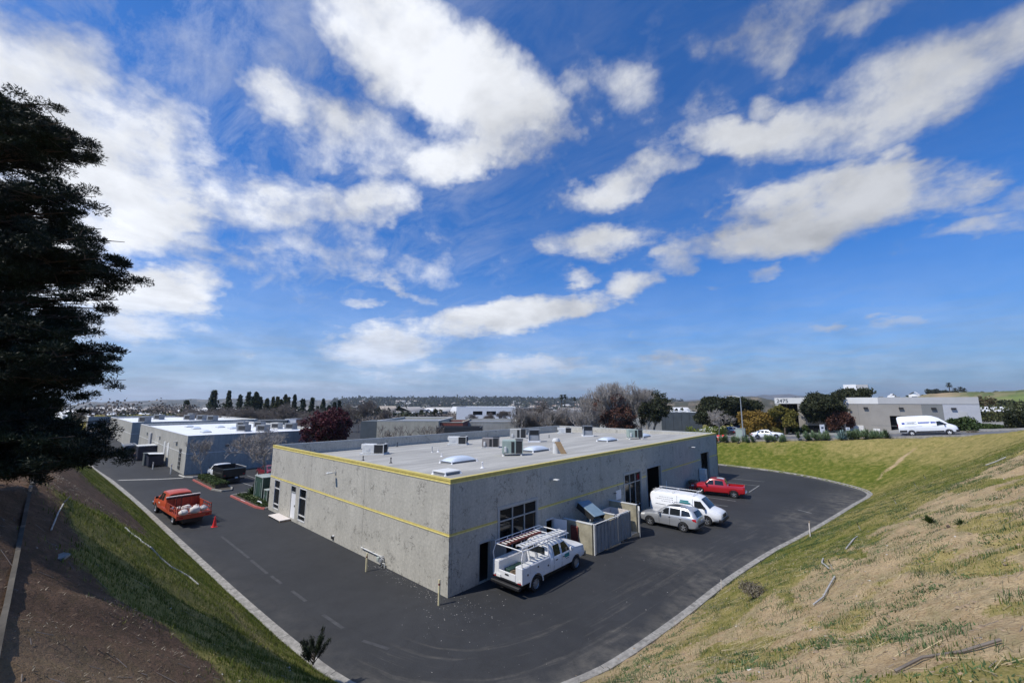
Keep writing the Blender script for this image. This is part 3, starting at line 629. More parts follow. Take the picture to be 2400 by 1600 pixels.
# ---------------------------------------------------------------- walls with openings
def wall_panel(name,mt,parent,axis,pos,u0,u1,z0,z1,holes,th=.2,sgn=1,bands=()):
    """wall in the plane axis=pos ('x' or 'y'), thickness th going inwards (sgn = outward direction), real openings"""
    us=sorted({u0,u1,*[h[0] for h in holes if u0<h[0]<u1],*[h[1] for h in holes if u0<h[1]<u1]}); zs=sorted({z0,z1,*[h[2] for h in holes if z0<h[2]<z1],*[h[3] for h in holes if z0<h[3]<z1]})
    def inh(u,z): return any(h[0]<u<h[1] and h[2]<z<h[3] for h in holes)
    m=MB(); i0=pos; i1=pos-sgn*th
    def pt(u,z,d): return (d,u,z) if axis=='x' else (u,d,z)
    for a,b in zip(us,us[1:]):
        for c,d in zip(zs,zs[1:]):
            if inh((a+b)/2,(c+d)/2): continue
            m.quad(pt(a,c,i0),pt(b,c,i0),pt(b,d,i0),pt(a,d,i0)); m.quad(pt(a,c,i1),pt(a,d,i1),pt(b,d,i1),pt(b,c,i1))
    for (a,b,c,d) in [(u0,u1,z0,z1)]+[(max(h[0],u0),min(h[1],u1),max(h[2],z0),min(h[3],z1)) for h in holes if h[1]>u0 and h[0]<u1]:
        m.quad(pt(a,c,i0),pt(b,c,i0),pt(b,c,i1),pt(a,c,i1)); m.quad(pt(a,d,i0),pt(b,d,i0),pt(b,d,i1),pt(a,d,i1))
        m.quad(pt(a,c,i0),pt(a,d,i0),pt(a,d,i1),pt(a,c,i1)); m.quad(pt(b,c,i0),pt(b,d,i0),pt(b,d,i1),pt(b,c,i1))
    return m.build(name,mt,parent,fix=False)

HB=5.7; L1=25.62; L2=45.6
def main_building():
    T=thing('warehouse','cracked grey concrete warehouse with yellow bands and rooftop plant in the middle of the lot','building',(0,0,0))
    # openings: (u0,u1,z0,z1)
    Lh=[(-24.45,-23.1,.30,2.80),(-20.6,-19.6,.18,2.76),(-18.9,-17.5,.28,2.78)]
    Rh=[(2.08,2.98,.02,2.08),(3.66,7.12,.30,3.56),(8.05,8.95,.02,2.10),(19.1,22.3,.05,3.56),(23.6,26.8,.02,3.56),(38.85,41.9,.02,3.62)]
    g=.012
    jl=[-L1,-16.95,-8.66,0]
    for a,b in zip(jl,jl[1:]): wall_panel('wall_panel',M['wall'],T,'y',0,a+g,b-g,-.05,HB-.10,[h for h in Lh if h[0]>a and h[1]<b],sgn=-1)
    jr=[0,7.6,15.2,22.95,30.4,38,L2]
    for a,b in zip(jr,jr[1:]): wall_panel('wall_panel',M['wall'],T,'x',0,a+g+(.2 if a==0 else 0),b-g,-.05,HB-.10,[h for h in Rh if h[1]>a and h[0]<b],sgn=1)
    wall_panel('wall_panel',M['wall'],T,'x',-L1,.2,L2,-.05,HB-.10,[],sgn=-1); wall_panel('wall_panel',M['wall'],T,'y',L2,-L1,0,-.05,HB-.10,[],sgn=1)
    # dark backing behind the panel joints
    for q in jl[1:-1]: MB().box(q-.05,q+.05,.03,.15,0,HB-.12).build('joint_sealant',M['trim_grey'],T)
    for q in jr[1:-1]: MB().box(-.15,-.03,q-.05,q+.05,0,HB-.12).build('joint_sealant',M['trim_grey'],T)
    # coping: yellow cap and a bright line under it, on the two near sides
    for nm,(a,b,c,d) in (('coping',(-L1-.02,.03,-.03,.22)),('coping',(-.22,.03,.2205,L2+.02)),('coping',(-L1-.02,-L1+.2,.2205,L2+.02)),('coping',(-L1+.2005,-.2205,L2-.2,L2+.02))):
        front=(c==-.03) or (b==.03)
        MB().box(a,b,c,d,HB-.10,HB).build(nm,M['yellow_paint'] if front else M['trim_grey'],T)
    def bands(z,k):
        # recessed-looking reveal: two proud lips with a slot between them
        segsL=[(-L1,-.012)]; segsR=[(0.0,3.52),(7.26,18.96),(22.44,23.46),(26.94,38.7),(42.05,L2)] if k else [(0.0,L2)]
        for lo,hi,pr,mt in ((z-.085,z-.038,.03,'yellow_line'),(z-.034,z+.04,.010,'yellow_paint')):
            for a,b in segsL: MB().box(a,b+.012+(pr if 1 else 0),-pr,.002,lo,hi).build('yellow_band',M[mt],T)
            for a,b in segsR: MB().box(-.002,pr,a+.003,b,lo,hi).build('yellow_band',M[mt],T)
    bands(2.96,1); bands(HB-.152,0)
    # roof
    def rz(x): return 4.65+.032*(x+25.3)
    m=MB(); m.grid(lambda u,v:(-L1+.2+(L1-.4)*u,.2+(L2-.4)*v,rz(-L1+.2+(L1-.4)*u)+.02*math.sin(v*40)*math.sin(u*23)),24,40); m.build('roof',M['roof'],T,smooth=40)
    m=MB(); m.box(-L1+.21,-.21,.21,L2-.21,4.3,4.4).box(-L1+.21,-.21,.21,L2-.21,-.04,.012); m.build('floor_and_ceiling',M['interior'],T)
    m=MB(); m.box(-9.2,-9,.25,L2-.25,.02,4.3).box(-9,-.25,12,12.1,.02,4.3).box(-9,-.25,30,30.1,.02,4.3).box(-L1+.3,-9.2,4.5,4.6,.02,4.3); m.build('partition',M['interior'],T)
    # window and door frames
    def win(axis,u0,u1,z0,z1,vs,hs,pos=0,fm='frame_grey',deep=.08,fw=.07):
        s=-1 if axis=='y' else 1; e=.035
        def bx(m,a,b,c,d,o0,o1):
            lo,hi=sorted((pos+s*o0,pos+s*o1))
            if axis=='y': m.box(a,b,lo,hi,c,d)
            else: m.box(lo,hi,a,b,c,d)
        m=MB(); bx(m,u0,u0+fw,z0,z1,-.12,.02); bx(m,u1-fw,u1,z0,z1,-.12,.02); bx(m,u0+fw,u1-fw,z0,z0+fw,-.12,.02); bx(m,u0+fw,u1-fw,z1-fw,z1,-.12,.02)
        for v in vs: bx(m,v-.035,v+.035,z0+fw,z1-fw,-.12,.0)
        for h in hs: bx(m,u0+fw,u1-fw,h-.035,h+.035,-.118,-.002)
        W=m.build('window',M[fm],T); p=MB(); bx(p,u0+.01,u1-.01,z0+.01,z1-.01,-.075,-.06); p.build('pane',M['pane'],W); return W
    win('y',-24.45,-23.1,.30,2.80,[],[.72,2.05],fm='dirty_white'); win('y',-18.9,-17.5,.28,2.78,[],[.70,2.03],fm='dirty_white')
    win('y',-20.6,-19.6,2.22,2.76,[],[],fm='frame_grey',fw=.05)
    d=MB().box(-20.57,-19.63,.03,.08,.20,2.20).build('door',M['white_paint'],T); MB().box(-19.74,-19.66,-.03,.03,1.15,1.3).build('handle',M['chrome'],d)
    win('x',3.66,7.12,.30,3.56,[4.85,5.95],[2.85]); win('x',19.1,22.3,.05,3.56,[20.15,21.2],[2.75,.75])
    # raised surrounds round the big openings
    for (a,b,c,dz) in ((3.66,7.12,.30,3.56),(19.1,22.3,.05,3.56),(23.6,26.8,.02,3.56),(38.85,41.9,.02,3.62)):
        m=MB(); m.box(.001,.045,a-.13,a,c,dz+.12).box(.001,.045,b,b+.13,c,dz+.12).box(.001,.045,a,b,dz,dz+.12); m.build('door_surround',M['trim_grey'],T)
    for (a,b) in ((2.08,2.98),(8.05,8.95)):
        m=MB(); m.box(-.12,.03,a,a+.05,.02,2.08).box(-.12,.03,b-.05,b,.02,2.08).box(-.12,.03,a+.05,b-.05,2.03,2.08+.04); m.build('door_frame',M['dirty_white'] if a>5 else M['frame_grey'],T)
    # roll-up door coils above the open bays
    for (a,b,zt) in ((23.6,26.8,3.56),(38.85,41.9,3.62)): MB().cyl((-.5,a,zt+.1),(-.5,b,zt+.1),.22,n=12).build('rolled_door',M['galv'],T)
    return T
MAIN=main_building()
def part(o,parent): return o
# open doors (they move with the building)
def open_door(y,ang,label,mt,h=2.04,w=.88,bar=True):
    d=MB().box(-.025,.025,0,w,.03,h).build('door',M[mt],MAIN); d.location=(.035,y,0); d.rotation_euler=(0,0,R(ang)); d['label']=label
    MB().box(-.07,.07,w-.12,w-.06,.95,1.1).build('handle',M['black_plastic'],d)
    if bar: MB().box(-.06,-.026,.12,.5,h-.14,h-.09).build('door_closer',M['galv'],d)
open_door(2.98,-58,'grey steel door standing open beside the utility truck','gate_grey'); open_door(8.95,-76,'white steel door standing open beside the block enclosure','white_paint')
# ---------------------------------------------------------------- vehicles (built facing +x, centre on the ground at the origin)
def boolean_cut(o,cutters):
    for c in cutters:
        md=o.modifiers.new('b','BOOLEAN'); md.operation='DIFFERENCE'; md.object=c; md.solver='EXACT'
    bpy.context.view_layer.update(); dg=bpy.context.evaluated_depsgraph_get(); me=bpy.data.meshes.new_from_object(o.evaluated_get(dg)); nm=o.data.name
    o.modifiers.clear(); o.data=me; me.name=nm
    for c in cutters: bpy.data.objects.remove(c)
def loft(name,st,mt,parent,wheels=(),wr=.36,box=None,smooth=38):
    m=MB(); rings=[]
    for (x,hw,zb,zbelt,ht,zt) in st:
        h=[(0,zb),(hw*.8,zb),(hw*.97,zb+.10),(hw,zb+(zbelt-zb)*.55),(hw*.985,zbelt-.03),(hw*.95,zbelt+.02),(ht+.04,zt-.13 if zt-zbelt>.3 else zt-.05),(ht-.05,zt-.015),(ht*.5,zt+.02),(0,zt+.03)]
        rings.append([(x,y,z) for y,z in h]+[(x,-y,z) for y,z in h[-2:0:-1]])
    k=len(rings[0]); vs=[p for r in rings for p in r]
    fs=[(i*k+j,i*k+(j+1)%k,(i+1)*k+(j+1)%k,(i+1)*k+j) for i in range(len(rings)-1) for j in range(k)]
    fs+=[tuple(range(k-1,-1,-1)),tuple(range((len(rings)-1)*k,len(rings)*k))]
    m.add(vs,fs); o=m.build(name,mt,parent)
    bvh=BVHTree.FromPolygons([v.co.copy() for v in o.data.vertices],[tuple(p.vertices) for p in o.data.polygons])
    cut=[]
    for (wx,wy) in wheels:
        s=1 if wy>0 else -1; cut.append(MB().cyl((wx,s*(abs(wy)-.22),wr),(wx,s*(abs(wy)+.6),wr),wr+.075,n=22).build('cut',M['black_plastic']))
    if box: cut.append(MB().box(*box).build('cut',M['black_plastic']))
    if cut: boolean_cut(o,cut)
    o.data.shade_smooth(); o.data.set_sharp_from_angle(angle=R(smooth))
    return o,bvh
def decal(name,bvh,mt,parent,side,corners,off=.008,nu=6,nv=4,thick=.0):
    """sheet laid on the body: corners are (x,z) for sides 'L'/'R', (y,z) for 'F'/'B', (x,y) for 'T'"""
    vs=[]
    for j in range(nv+1):
        for i in range(nu+1):
            u,v=i/nu,j/nv; a=[corners[0][k]*(1-u)+corners[1][k]*u for k in(0,1)]; b=[corners[3][k]*(1-u)+corners[2][k]*u for k in(0,1)]; p=[a[k]*(1-v)+b[k]*v for k in(0,1)]
            if side in 'LR': s=1 if side=='L' else -1; o=Vector((p[0],s*4,p[1])); d=Vector((0,-s,0))
            elif side in 'FB': s=1 if side=='F' else -1; o=Vector((s*6,p[0],p[1])); d=Vector((-s,0,0))
            else: o=Vector((p[0],p[1],5)); d=Vector((0,0,-1))
            h,n,_,_=bvh.ray_cast(o,d)
            if h is None: h=o+d*2.5; n=-d
            vs.append(h-d*off*.6+n*off*.6)
    m=MB(); m.add(vs,[(j*(nu+1)+i,j*(nu+1)+i+1,(j+1)*(nu+1)+i+1,(j+1)*(nu+1)+i) for j in range(nv) for i in range(nu)])
    return m.build(name,mt,parent,smooth=40,fix=False)
def wheels(T,pts,r=.36,wd=.24,rim='rim_silver',spokes=5):
    for (x,y) in pts:
        s=1 if y>0 else -1
        m=MB(); m.lathe([(r*.60,-wd/2),(r*.92,-wd/2),(r,-wd*.36),(r,wd*.36),(r*.92,wd/2),(r*.60,wd/2)],axis='Y',n=24)
        t=m.build('wheel',M['rubber'],T,smooth=40); t.location=(x,y-s*wd/2,r)
        m=MB(); m.lathe([(r*.62,s*wd*.5),(r*.56,s*wd*.30),(r*.62,-s*wd*.4)],axis='Y',n=24)
        for k in range(spokes):
            a=2*math.pi*k/spokes+.3; c,d=math.cos(a),math.sin(a); y0,y1=sorted((s*wd*.22,s*wd*.40)); w2=r*.095
            m.obox((c*r*.33,(y0+y1)/2,d*r*.33),(c*r*.27,0,d*r*.27),(0,(y1-y0)/2,0),(-d*w2,0,c*w2))
        m.cyl((0,s*wd*.15,0),(0,s*wd*.43,0),r*.17,n=12)
        m.build('rim',M[rim],t,smooth=40)
        MB().cyl((0,s*wd*.0,0),(0,s*wd*.12,0),r*.6,n=18).build('brake_disc',M['black_plastic'],t)
def underbody(T,x0,x1,hw): MB().box(x0,x1,-hw,hw,.22,.62).build('underbody',M['black_plastic'],T)
def mirror(T,x,y,z,mt): 
    s=1 if y>0 else -1; MB().box(x-.06,x+.08,min(y,y+s*.20),max(y,y+s*.20),z,z+.2).build('mirror',mt,T,bevel=.03,seg=2,smooth=40)
def plate(T,x,z,s=-1): MB().box(x-.008,x+.008,-.16,.16,z,z+.15).build('licence_plate',M['white_paint'],T)
def glass(T,b,side,c,mt='glass_car',name='window',**k): return decal(name,b,M[mt],T,side,c,**k)
def both(fn):
    for s in 'LR': fn(s)

def suv(T,paint,roofrack=True,rim='rim_silver',sunroof=True):
    W=[(1.40,.90),(1.40,-.90),(-1.24,.90),(-1.24,-.90)]
    st=[(2.28,.66,.42,.62,.55,.74),(2.18,.80,.30,.74,.68,.86),(1.95,.87,.26,.82,.75,.93),(1.5,.895,.24,.90,.80,1.01),(1.0,.90,.24,.97,.80,1.08),(.86,.90,.24,.99,.79,1.12),(.50,.90,.24,1.0,.72,1.38),(.16,.90,.24,1.0,.68,1.60),(-.2,.90,.24,1.01,.67,1.68),(-.9,.90,.24,1.03,.67,1.70),(-1.5,.90,.24,1.05,.66,1.67),(-1.86,.895,.26,1.07,.64,1.60),(-2.06,.88,.30,1.07,.66,1.38),(-2.22,.86,.36,1.02,.70,1.12),(-2.30,.80,.42,.90,.66,1.00)]
    body,b=loft('body',st,paint,T,W,.345); wheels(T,W,.345,.23,rim); underbody(T,-2.1,2.05,.62)
    both(lambda s:glass(T,b,s,[(.58,1.08),(-.16,1.10),(-.16,1.56),(.10,1.52)]))
    both(lambda s:glass(T,b,s,[(-.24,1.10),(-1.02,1.12),(-1.02,1.58),(-.24,1.57)]))
    both(lambda s:glass(T,b,s,[(-1.12,1.13),(-1.82,1.20),(-1.66,1.50),(-1.12,1.57)]))
    glass(T,b,'T',[(.80,-.66),(.80,.66),(.22,.58),(.22,-.58)],name='windscreen'); glass(T,b,'B',[(-.60,1.16),(.60,1.16),(.54,1.52),(-.54,1.52)],name='rear_window')
    if sunroof: decal('sunroof',b,M['glass_car'],T,'T',[(-.05,-.42),(-.05,.42),(-.85,.42),(-.85,-.42)])
    for s in (1,-1):
        if roofrack: MB().path([(.0,s*.60,1.64),(-.1,s*.60,1.76),(-1.4,s*.60,1.77),(-1.55,s*.60,1.66)],.02,6).build('roof_rail',M['black_plastic'],T)
        decal('tail_light',b,M['tail_red'],T,'L' if s>0 else 'R',[(-1.98,.92),(-2.24,.86),(-2.20,1.06),(-1.90,1.06)],off=.012)
        decal('headlight',b,M['lamp_clear'],T,'L' if s>0 else 'R',[(2.16,.70),(1.80,.76),(1.80,.90),(2.14,.82)],off=.012)
        mirror(T,.55,s*.90,1.06,paint)
        for x in (-.12,-.95): MB().box(x-.18,x-.02,s*.905-.012,s*.905+.012,.93,.97).build('door_handle',M['chrome'],T)
    for sd,c in (('B',[(-.70,.46),(.70,.46),(.66,.66),(-.66,.66)]),('F',[(-.6,.44),(.6,.44),(.6,.66),(-.6,.66)])): decal('bumper_trim',b,M['black_plastic'],T,sd,c,off=.01)
    for xx in (.62,-.20,-1.06): both(lambda s:decal('door_seam',b,M['dark'],T,s,[(xx,.34),(xx-.018,.34),(xx-.018,1.04),(xx,1.04)],nu=1,nv=6,off=.004))
    plate(T,-2.33,.82)
def cargo_van(T,paint):
    W=[(1.72,.98),(1.72,-.98),(-1.72,.98),(-1.72,-.98)]
    st=[(2.84,.74,.45,.72,.66,.86),(2.74,.88,.38,.84,.78,1.02),(2.45,.95,.34,.96,.84,1.13),(2.05,.98,.33,1.06,.86,1.24),(1.95,.98,.33,1.08,.85,1.29),(1.60,.99,.33,1.15,.82,1.66),(1.28,.99,.33,1.2,.80,1.96),(.95,.99,.33,1.2,.80,2.07),(0,.99,.33,1.2,.82,2.11),(-2.2,.99,.33,1.2,.82,2.11),(-2.68,.985,.35,1.2,.82,2.07),(-2.80,.96,.40,1.18,.80,1.98),(-2.86,.92,.44,1.15,.78,1.86)]
    body,b=loft('body',st,paint,T,W,.37,smooth=50); wheels(T,W,.37,.25); underbody(T,-2.6,2.5,.66)
    glass(T,b,'T',[(1.97,-.76),(1.97,.76),(1.33,.70),(1.33,-.70)],name='windscreen')
    both(lambda s:glass(T,b,s,[(1.72,1.24),(.82,1.20),(.82,1.76),(1.30,1.76)]))
    for s in (1,-1):
        decal('headlight',b,M['lamp_clear'],T,'F',[(s*.50,.74),(s*.80,.72),(s*.78,.90),(s*.50,.92)],off=.015)
        decal('tail_light',b,M['tail_red'],T,'B',[(s*.76,.9),(s*.90,.9),(s*.88,1.5),(s*.76,1.5)],off=.015); mirror(T,1.62,s*1.0,1.22,M['black_plastic'])
    decal('grille',b,M['black_plastic'],T,'F',[(-.48,.70),(.48,.70),(.48,.95),(-.48,.95)],off=.02)
    m=MB(); m.box(2.62,2.92,-.96,.96,.40,.62); m.build('bumper',M['black_plastic'],T,bevel=.05,seg=2,smooth=40)
    m=MB(); m.box(-2.98,-2.84,-.95,.95,.42,.60); m.build('bumper',M['black_plastic'],T,bevel=.03)
    for x in (.70,-.55): both(lambda s:decal('door_seam',b,M['dark'],T,s,[(x,.40),(x-.018,.40),(x-.018,1.98),(x,1.98)],nu=1,nv=8,off=.004))
    # roof rack, side lettering and badge
    m=MB()
    for x in (.75,-.9,-2.4): m.cyl((x,-.80,2.22),(x,.80,2.22),.022).cyl((x,-.80,2.06),(x,-.80,2.22),.02).cyl((x,.80,2.06),(x,.80,2.22),.02)
    for y in (-.78,.78,-.3): m.cyl((.9,y,2.25),(-2.6,y,2.25),.02)
    m.cyl((.9,.78,2.25),(1.05,.78,2.42),.025)
    m.build('roof_rack',M['white_paint'],T)
    decal('badge',b,M['teal'],T,'R',[(-.35,1.42),(.52,1.42),(.52,1.56),(-.35,1.56)],off=.006); decal('badge',b,M['teal'],T,'R',[(-.30,1.58),(.38,1.58),(.38,1.70),(-.30,1.70)],off=.006)
    for i,(x0,x1,z) in enumerate(((-2.05,-.95,1.72),(-2.35,-.95,1.56),(-1.85,-.95,1.40))):
        m=MB(); x=x0; r=random.Random(i)
        while x<x1-.1:
            wl=r.uniform(.05,.16); decal('lettering',b,M['fascia_grey'],T,'R',[(x,z-.02),(x+wl,z-.02),(x+wl,z+.03),(x,z+.03)],off=.006,nu=1,nv=1); x+=wl+.05
        decal('bullet',b,M['ink'],T,'R',[(x1,z-.03),(x1+.06,z-.03),(x1+.06,z+.03),(x1,z+.03)],off=.006,nu=1,nv=1)
    decal('side_stripe',b,M['ink'],T,'R',[(-2.35,1.12),(-1.5,1.10),(-1.5,1.135),(-2.35,1.155)],off=.006)
def tall_van(T,paint):
    W=[(2.05,.99),(2.05,-.99),(-1.70,.99),(-1.70,-.99)]
    st=[(2.98,.72,.45,.75,.62,.95),(2.85,.90,.36,.90,.78,1.18),(2.50,.97,.33,1.05,.84,1.36),(2.2,.99,.33,1.15,.84,1.50),(1.65,1.0,.33,1.3,.80,2.05),(1.30,1.0,.33,1.35,.78,2.35),(.7,1.0,.33,1.4,.80,2.62),(.2,1.0,.33,1.4,.82,2.70),(-2.4,1.0,.33,1.4,.84,2.70),(-2.85,.99,.36,1.4,.84,2.66),(-3.0,.95,.44,1.3,.82,2.50)]
    body,b=loft('body',st,paint,T,W,.36,smooth=50); wheels(T,W,.36,.24,rim='white_paint'); underbody(T,-2.8,2.6,.66)
    glass(T,b,'T',[(2.22,-.76),(2.22,.76),(1.50,.70),(1.50,-.70)],name='windscreen'); both(lambda s:glass(T,b,s,[(2.02,1.42),(1.0,1.30),(1.0,1.86),(1.36,1.92)]))
    both(lambda s:decal('sill_trim',b,M['black_plastic'],T,s,[(1.6,.44),(-1.25,.44),(-1.25,.62),(1.6,.62)],off=.012)); both(lambda s:decal('sill_trim',b,M['black_plastic'],T,s,[(-2.15,.50),(-2.94,.50),(-2.94,.78),(-2.15,.78)],off=.012))
    m=MB(); m.box(2.72,3.05,-.95,.95,.38,.70); m.build('bumper',M['black_plastic'],T,bevel=.05,seg=2,smooth=40)
    for s in (1,-1): mirror(T,1.75,s*1.0,1.35,M['black_plastic']); decal('tail_light',b,M['tail_red'],T,'B',[(s*.80,1.0),(s*.92,1.0),(s*.90,1.7),(s*.80,1.7)],off=.012); decal('headlight',b,M['lamp_clear'],T,'F',[(s*.55,.95),(s*.85,.93),(s*.82,1.18),(s*.60,1.2)],off=.015)
    D=lambda c,mt:decal('side_logo',b,M[mt],T,'R',c,off=.007)
    D([(-2.55,1.60),(-2.25,1.60),(-2.25,1.86),(-2.55,1.86)],'sign_blue'); D([(-2.20,1.60),(-1.0,1.60),(-1.0,1.64),(-2.20,1.64)],'ink_blue'); D([(-2.20,1.86),(-1.0,1.86),(-1.0,1.90),(-2.20,1.90)],'ink_blue'); D([(-2.0,1.72),(-1.2,1.72),(-1.2,1.77),(-2.0,1.77)],'ink')
    D([(-.85,1.66),(.25,1.66),(.25,1.73),(-.85,1.73)],'sign_blue'); D([(-.85,1.77),(.35,1.77),(.35,1.86),(-.85,1.86)],'sign_blue'); D([(.45,1.64),(.95,1.68),(.95,1.82),(.45,1.88)],'sign_blue')
    D([(-2.3,1.27),(-.5,1.27),(-.5,1.31),(-2.3,1.31)],'fascia_grey'); D([(-1.95,1.13),(-1.2,1.13),(-1.2,1.17),(-1.95,1.17)],'fascia_grey'); D([(.5,1.24),(1.25,1.24),(1.25,1.27),(.5,1.27)],'fascia_grey')
def pickup(T,paint,L=5.2):
    W=[(1.62,.90),(1.62,-.90),(-1.60,.90),(-1.60,-.90)]
    st=[(2.58,.66,.50,.78,.60,.92),(2.46,.84,.42,.90,.74,1.02),(2.0,.91,.38,.98,.82,1.10),(1.35,.92,.36,1.03,.84,1.16),(1.22,.92,.36,1.05,.83,1.19),(.86,.92,.36,1.08,.74,1.50),(.55,.92,.36,1.10,.68,1.70),(.2,.92,.36,1.10,.67,1.76),(-.5,.92,.36,1.10,.67,1.75),(-.78,.92,.36,1.10,.66,1.70),(-.98,.92,.38,1.10,.72,1.30),(-1.0,.92,.38,1.06,.86,1.14),(-2.40,.92,.40,1.08,.86,1.16),(-2.56,.91,.44,1.08,.85,1.20),(-2.62,.88,.50,1.05,.82,1.16)]
    body,b=loft('body',st,paint,T,W,.37,box=(-2.52,-1.10,-.70,.70,.72,1.6)); wheels(T,W,.37,.25); underbody(T,-2.4,2.3,.62)
    glass(T,b,'T',[(1.18,-.70),(1.18,.70),(.62,.60),(.62,-.60)],name='windscreen'); glass(T,b,'B',[(-.56,1.34),(.56,1.34),(.52,1.60),(-.52,1.60)],name='rear_window')
    both(lambda s:glass(T,b,s,[(.98,1.16),(.26,1.16),(.26,1.58),(.62,1.58)])); both(lambda s:glass(T,b,s,[(.14,1.16),(-.70,1.16),(-.62,1.58),(.14,1.60)]))
    decal('sunroof',b,M['lamp_clear'],T,'T',[(-.05,-.40),(-.05,.40),(-.70,.40),(-.70,-.40)])
    for s in (1,-1):
        decal('tail_light',b,M['tail_red'],T,'L' if s>0 else 'R',[(-2.44,.80),(-2.60,.80),(-2.60,1.06),(-2.44,1.06)],off=.012); mirror(T,.95,s*.92,1.16,M['black_plastic'])
        decal('headlight',b,M['lamp_clear'],T,'L' if s>0 else 'R',[(2.44,.80),(2.15,.84),(2.15,.98),(2.44,.94)],off=.012)
        MB().path([(-.6,s*.72,1.74),(.3,s*.66,1.83),(.75,s*.62,1.72)],.02).build('roof_rail',M['black_plastic'],T)
        m=MB()
        for wx in (1.62,-1.60):
            n=12
            for i in range(n):
                a0=math.pi*i/n; a1=math.pi*(i+1)/n
                for r0,r1 in ((.45,.53),): m.add([(wx+r0*math.cos(a0),s*.90,.37+r0*math.sin(a0)),(wx+r1*math.cos(a0),s*.935,.37+r1*math.sin(a0)),(wx+r1*math.cos(a1),s*.935,.37+r1*math.sin(a1)),(wx+r0*math.cos(a1),s*.90,.37+r0*math.sin(a1))],[(0,1,2,3)])
        m.build('fender_flare',paint,T)
    m=MB(); m.box(-2.76,-2.60,-.86,.86,.46,.66); m.build('bumper',M['chrome'],T,bevel=.03,seg=2,smooth=40)
    m=MB(); m.box(2.52,2.70,-.82,.82,.44,.68); m.build('bumper',paint,T,bevel=.04,seg=2,smooth=40); plate(T,-2.78,.56)
def sedan(T,paint,det=True):
    W=[(1.42,.88),(1.42,-.88),(-1.36,.88),(-1.36,-.88)]
    st=[(2.35,.62,.38,.55,.5,.66),(2.22,.80,.26,.66,.68,.76),(1.7,.88,.22,.80,.78,.89),(1.05,.90,.20,.86,.80,.97),(.95,.90,.20,.87,.79,1.0),(.35,.90,.20,.89,.68,1.36),(0,.90,.20,.90,.64,1.44),(-.6,.90,.20,.91,.64,1.45),(-1.0,.90,.20,.92,.64,1.38),(-1.65,.89,.22,.94,.72,1.08),(-1.8,.88,.24,.94,.76,1.04),(-2.3,.82,.32,.88,.70,.98),(-2.38,.76,.40,.80,.64,.90)]
    body,b=loft('body',st,paint,T,W,.33); wheels(T,W,.33,.22); underbody(T,-2.1,2.1,.6)
    glass(T,b,'T',[(.92,-.66),(.92,.66),(.38,.56),(.38,-.56)],name='windscreen'); glass(T,b,'T',[(-1.60,-.60),(-1.60,.60),(-1.02,.52),(-1.02,-.52)],name='rear_window')
    both(lambda s:glass(T,b,s,[(.62,.97),(-.20,.97),(-.20,1.34),(.28,1.33)])); both(lambda s:glass(T,b,s,[(-.28,.97),(-1.30,1.02),(-.98,1.30),(-.28,1.34)]))
    for s in (1,-1):
        decal('tail_light',b,M['tail_red'],T,'L' if s>0 else 'R',[(-2.05,.76),(-2.33,.74),(-2.30,.88),(-2.05,.90)],off=.012); decal('headlight',b,M['lamp_clear'],T,'L' if s>0 else 'R',[(2.24,.60),(1.9,.66),(1.9,.76),(2.20,.72)],off=.012)
        if det: mirror(T,.68,s*.88,.94,paint)
    plate(T,-2.40,.6)

